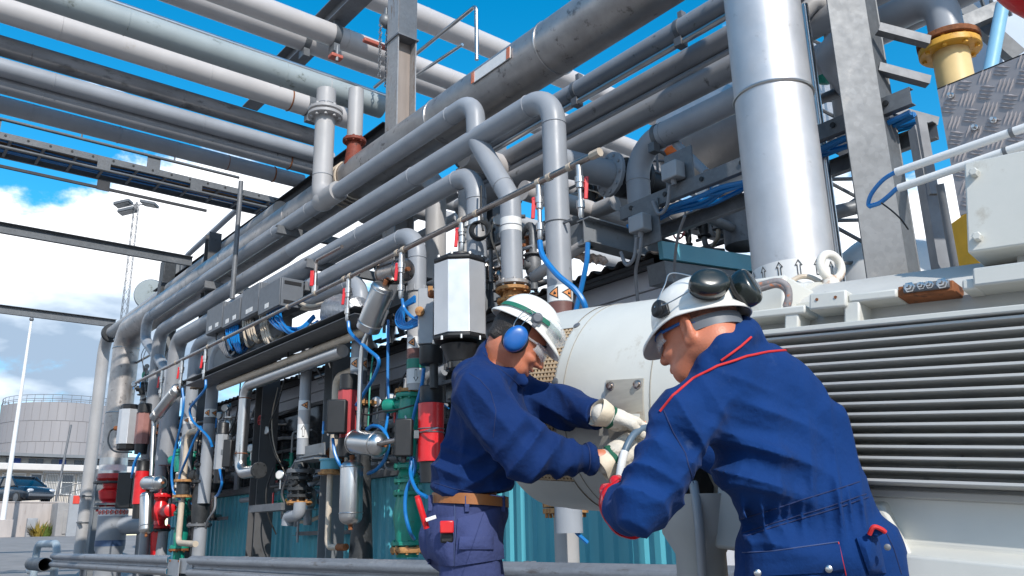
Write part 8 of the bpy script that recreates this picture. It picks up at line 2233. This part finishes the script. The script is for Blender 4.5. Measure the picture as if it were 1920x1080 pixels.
J.chain([(SL, .084), (SL + (EL - SL) * .55, .072), (EL, .062)], .04)
J.chain([(EL, .062), (EL + (WL - EL) * .6, .056), (WL, .050)], .03)
J.cone(DP(1268, 880, 1.99), DP(1240, 945, 1.96), .050, .046, .05)
J.chain([(SR, .09), (ER, .07), (WR, .05)], .04)
for h_, k_, a_ in ((hL, kL, aL), (hR, kR, aR)): J.chain([(h_, .125), (k_, .092), (a_ + UZ * .02, .08)], .03)
# stand-up collar
J.cone(nk + UZ * .026 + SIDE * .008, nk - UZ * .03, .084, .098, .03)
J.cone(nk - UZ * .02, rw_h.at(-.05, .0, -.01), .070, .080, .008, True)
J.cone(nk - SIDE * .08 + AW * .06, rw_h.at(.04, 0, -.14), .05, .06, .012, True)
J.chain([(DP(1306, 712, 2.07), .018), (DP(1328, 682, 2.035), .024), (DP(1356, 655, 2.03), .027), (DP(1386, 632, 2.07), .027), (DP(1404, 618, 2.16), .024)], .03)
J.folds(.0130, [(EL + UZ * .05, .12, (EL - SL) + SIDE * .03, .8, 100), (DP(1290, 880, 1.98), .12, SIDE - UZ * .7, 1.2, 75), (DP(1360, 900, 2.0), .14, SIDE * .45 + UZ, 1.2, 70), (DP(1420, 860, 2.0), .14, UZ + SIDE * .4, .9, 64), (DP(1300, 800, 1.95), .10, SIDE + UZ * .5, .9, 80), (DP(1560, 900, 2.0), .15, SIDE - UZ * .15, .55, 80), (DP(1490, 960, 2.0), .05, SIDE, .5, 190), (DP(1420, 980, 2.0), .06, SIDE + UZ * .2, .9, 170), (DP(1590, 950, 2.0), .06, SIDE, .6, 180), (kL, .14, UZ, 1, 80), (kR, .14, UZ, 1, 80), (DP(1450, 1050, 1.98), .10, UZ + SIDE * .4, .7, 80), (DP(1400, 720, 2.0), .10, SIDE * .4 + UZ, .4, 70)], 31, base=.45)
d = (WL - EL).normalized(); J.cone(WL + d * .0, WL + d * .08, .040, .06, .006, True)
cv, cvb = fbuild('coverall', J, M['cloth2'], rw, 2)
seam(cvb, [(1238, 772), (1262, 742), (1300, 710), (1345, 686), (1400, 668), (1440, 660), (1478, 657)], .0032, .0014, 10, 8).build('shoulder_piping', M['piping'], cv)
seam(cvb, [(1352, 676), (1370, 663), (1390, 648), (1408, 632)], .0030, .001, 8, 8).build('collar_piping', M['piping'], cv)
for pts, mt_ in (([(1392, 1000), (1440, 984), (1500, 966), (1560, 948), (1624, 926)], 'stitch'), ([(1396, 1006), (1444, 990), (1504, 972), (1564, 954), (1628, 932)], 'stitch'), ([(1388, 974), (1440, 958), (1500, 938), (1560, 920), (1612, 903)], 'stitch'), ([(1245, 770), (1262, 810), (1285, 850), (1300, 905)], 'stitch'), ([(1392, 1036), (1440, 1034), (1500, 1026), (1572, 1016)], 'stitch_l'), ([(1572, 1016), (1580, 1052), (1586, 1078)], 'piping'), ([(1662, 1000), (1676, 1030), (1690, 1076)], 'stitch')):
    seam(cvb, pts, .0015, .0005, 8).build('seam', M[mt_], cv)
pf = patch(cvb, [(1396, 1040), (1574, 1020), (1584, 1072), (1398, 1082)], .006, 'pocket_flap', M['cloth2'], cv, bulge=.006)
for px_, py_ in ((1549, 1064), (1425, 1078)):
    q, nn = hit(cvb, px_, py_, .012, 2.0); m = MB(); m.lathe(q, (CAM - q), [(0, .0085), (.003, .0085), (.005, .006), (.0052, .001)], 16); m.build('snap_button', M['steel'], cv)
q, nn = hit(cvb, 1650, 1005, .004, 2.0)
pk3 = patch(cvb, [(1606, 1008), (1646, 998), (1662, 1074), (1630, 1078)], .008, 'side_pocket', M['cloth2'], cv, bulge=.012)
q = P(1664, 1026, D=1.94); m = MB(); m.lathe(q, (CAM - q), [(0, .0075), (.003, .0075), (.005, .004)], 16); m.build('snap_button', M['galv_dark'], cv)
q = P(1646, 994, D=1.97); m = MB(); m.box(q, (.036, .02, .024), ((SIDE + UZ * .45).normalized(), TOCAM, (UZ - SIDE * .45).normalized())); m.build('pocket_mouth', M['cloth2'], cv, bev=.008)
m = MB(); m.hose([P(1630, 1002, D=1.96), P(1638, 988, D=1.955), P(1652, 992, D=1.955), P(1660, 998, D=1.955)], .0055, 8); m.build('pocket_trim', M['piping'], cv)
boots(rw, [aL, aR], (AW - SIDE * .4).normalized())
# red cuff glove on the left hand (mostly hidden by the sleeve)
gR, ptr = glove(rw, WL + d * .02, (AW * .9 - SIDE * .25 + UZ * .15), (SIDE * .7 + UZ * .2),
      [[(.085, -.03, .002), (.112, -.03, .014), (.116, -.026, .04), (.1, -.02, .05)], [(.088, -.01, .002), (.12, -.01, .014), (.124, -.008, .042), (.106, -.006, .054)], [(.088, .01, .002), (.116, .012, .014), (.12, .012, .04), (.104, .012, .052)], [(.080, .03, .002), (.102, .033, .013), (.106, .03, .034), (.094, .026, .043)]],
      [(.02, -.03, .012), (.05, -.05, .026), (.08, -.045, .045)], M['red_fade'] if 0 else M['red'], 1.05, .060)
for ch_ in gR.children: ch_.data.materials[0] = M['red']
dR = (WR - ER).normalized()
glove(rw, WR + dR * .03, dR, -UZ, [[(.085, y_, .002), (.115, y_, .012), (.122, y_, .036), (.108, y_, .05)] for y_ in (-.03, -.01, .01, .03)], [(.02, -.03, .012), (.05, -.05, .026), (.08, -.045, .045)], M['glove'], 1.05)
hm2, ho2 = helmet(rw, rw_h, .026)
a = rw_h.at
def dome(H, ho, w, el, out=.0):
    """a place on the helmet dome: w round from the front, el up from the brim (radians)"""
    return ho + H.F * math.cos(w) * math.cos(el) * (.120 + out) + H.L * math.sin(w) * math.cos(el) * (.105 + out) + H.U * math.sin(el) * (.110 + out)
def muff(parent, H, c, nrm, up, mt):
    nrm = V(nrm).normalized(); up = (V(up) - nrm * V(up).dot(nrm)).normalized(); s_ = nrm.cross(up)
    m = MB(); m.ball(c + nrm * .010, (.037, .051, .027), 32, 20, (s_, up, nrm), pw=.62); e = m.build('ear_muff', mt, parent)
    m = MB(); m.ball(c - nrm * .008, (.036, .049, .016), 24, 12, (s_, up, nrm)); m.build('cushion', M['black_rub'], e)
    return e
c1 = dome(rw_h, ho2, math.radians(136), math.radians(14), .018); muff(hm2, rw_h, c1, (c1 - ho2) + TOCAM * .03, SIDE * 1.0 + UZ * .12, M['muff_dark'])
c2 = dome(rw_h, ho2, math.radians(184), math.radians(9), .020); muff(hm2, rw_h, c2, (c2 - ho2), UZ + SIDE * .1, M['muff_dark'])
pv = dome(rw_h, ho2, math.radians(72), math.radians(14), .004); nr = (pv - ho2).normalized()
m = MB(); m.lathe(pv, nr, [(-.004, .023), (.012, .023), (.018, .016)], 20); m.box(pv + rw_h.F * -.016 - rw_h.U * .01 + nr * .006, (.022, .03, .012), (rw_h.F, rw_h.U, rw_h.L)); m.build('muff_pivot', M['black'], hm2, bev=.002)
m = MB(); m.hose([pv + nr * .018, dome(rw_h, ho2, math.radians(85), math.radians(40), .02), dome(rw_h, ho2, math.radians(100), math.radians(52), .03), c1 + (c1 - ho2).normalized() * .02], .0016, 6); m.hose([pv + nr * .016, dome(rw_h, ho2, math.radians(92), math.radians(10), .02), dome(rw_h, ho2, math.radians(125), math.radians(12), .028), c1 - rw_h.U * .03], .0016, 6); m.build('wire_arm', M['steel'], hm2)
m = MB(); vs, fs = [], []
for k in range(17):
    w = math.radians(95 + k * 170 / 16); r_ = V((0, 0, 0)); p_ = a(-.010, 0, -.004) + rw_h.F * math.cos(w) * .104 + rw_h.L * math.sin(w) * .083 - rw_h.U * .012
    o_ = (rw_h.F * math.cos(w) + rw_h.L * math.sin(w)).normalized()
    for (du, do) in ((-.016, 0), (.016, 0), (.016, .004), (-.016, .004)): vs.append(p_ + rw_h.U * du + o_ * do)
for k in range(16):
    for j in range(4): fs.append((k * 4 + j, k * 4 + (j + 1) % 4, (k + 1) * 4 + (j + 1) % 4, (k + 1) * 4 + j))
m.add(vs, fs); hb_ = m.build('head_band', M['grey_box'], hm2)
B = Field((-.16, -.16, -.16), (.16, .16, .16), .004, rw_h.c)
B.ell(a(-.014, 0, .022), (.099, .0785, .099), (rw_h.F, rw_h.L, rw_h.U), .01); B.cut(a(0, 0, -.022), -rw_h.U - rw_h.F * .25); B.cut(a(.05, 0, 0), rw_h.F)
fbuild('hair', B, M['hair_grey'], rw, 1)
spectacles(rw, rw_h, M['muff_blue'])
for g_ in (1, -1):
    m = MB(); m.ball(a(.071, .033 * g_, -.010), .0115, 12, 8); m.build('eye', M['eye'], rw)
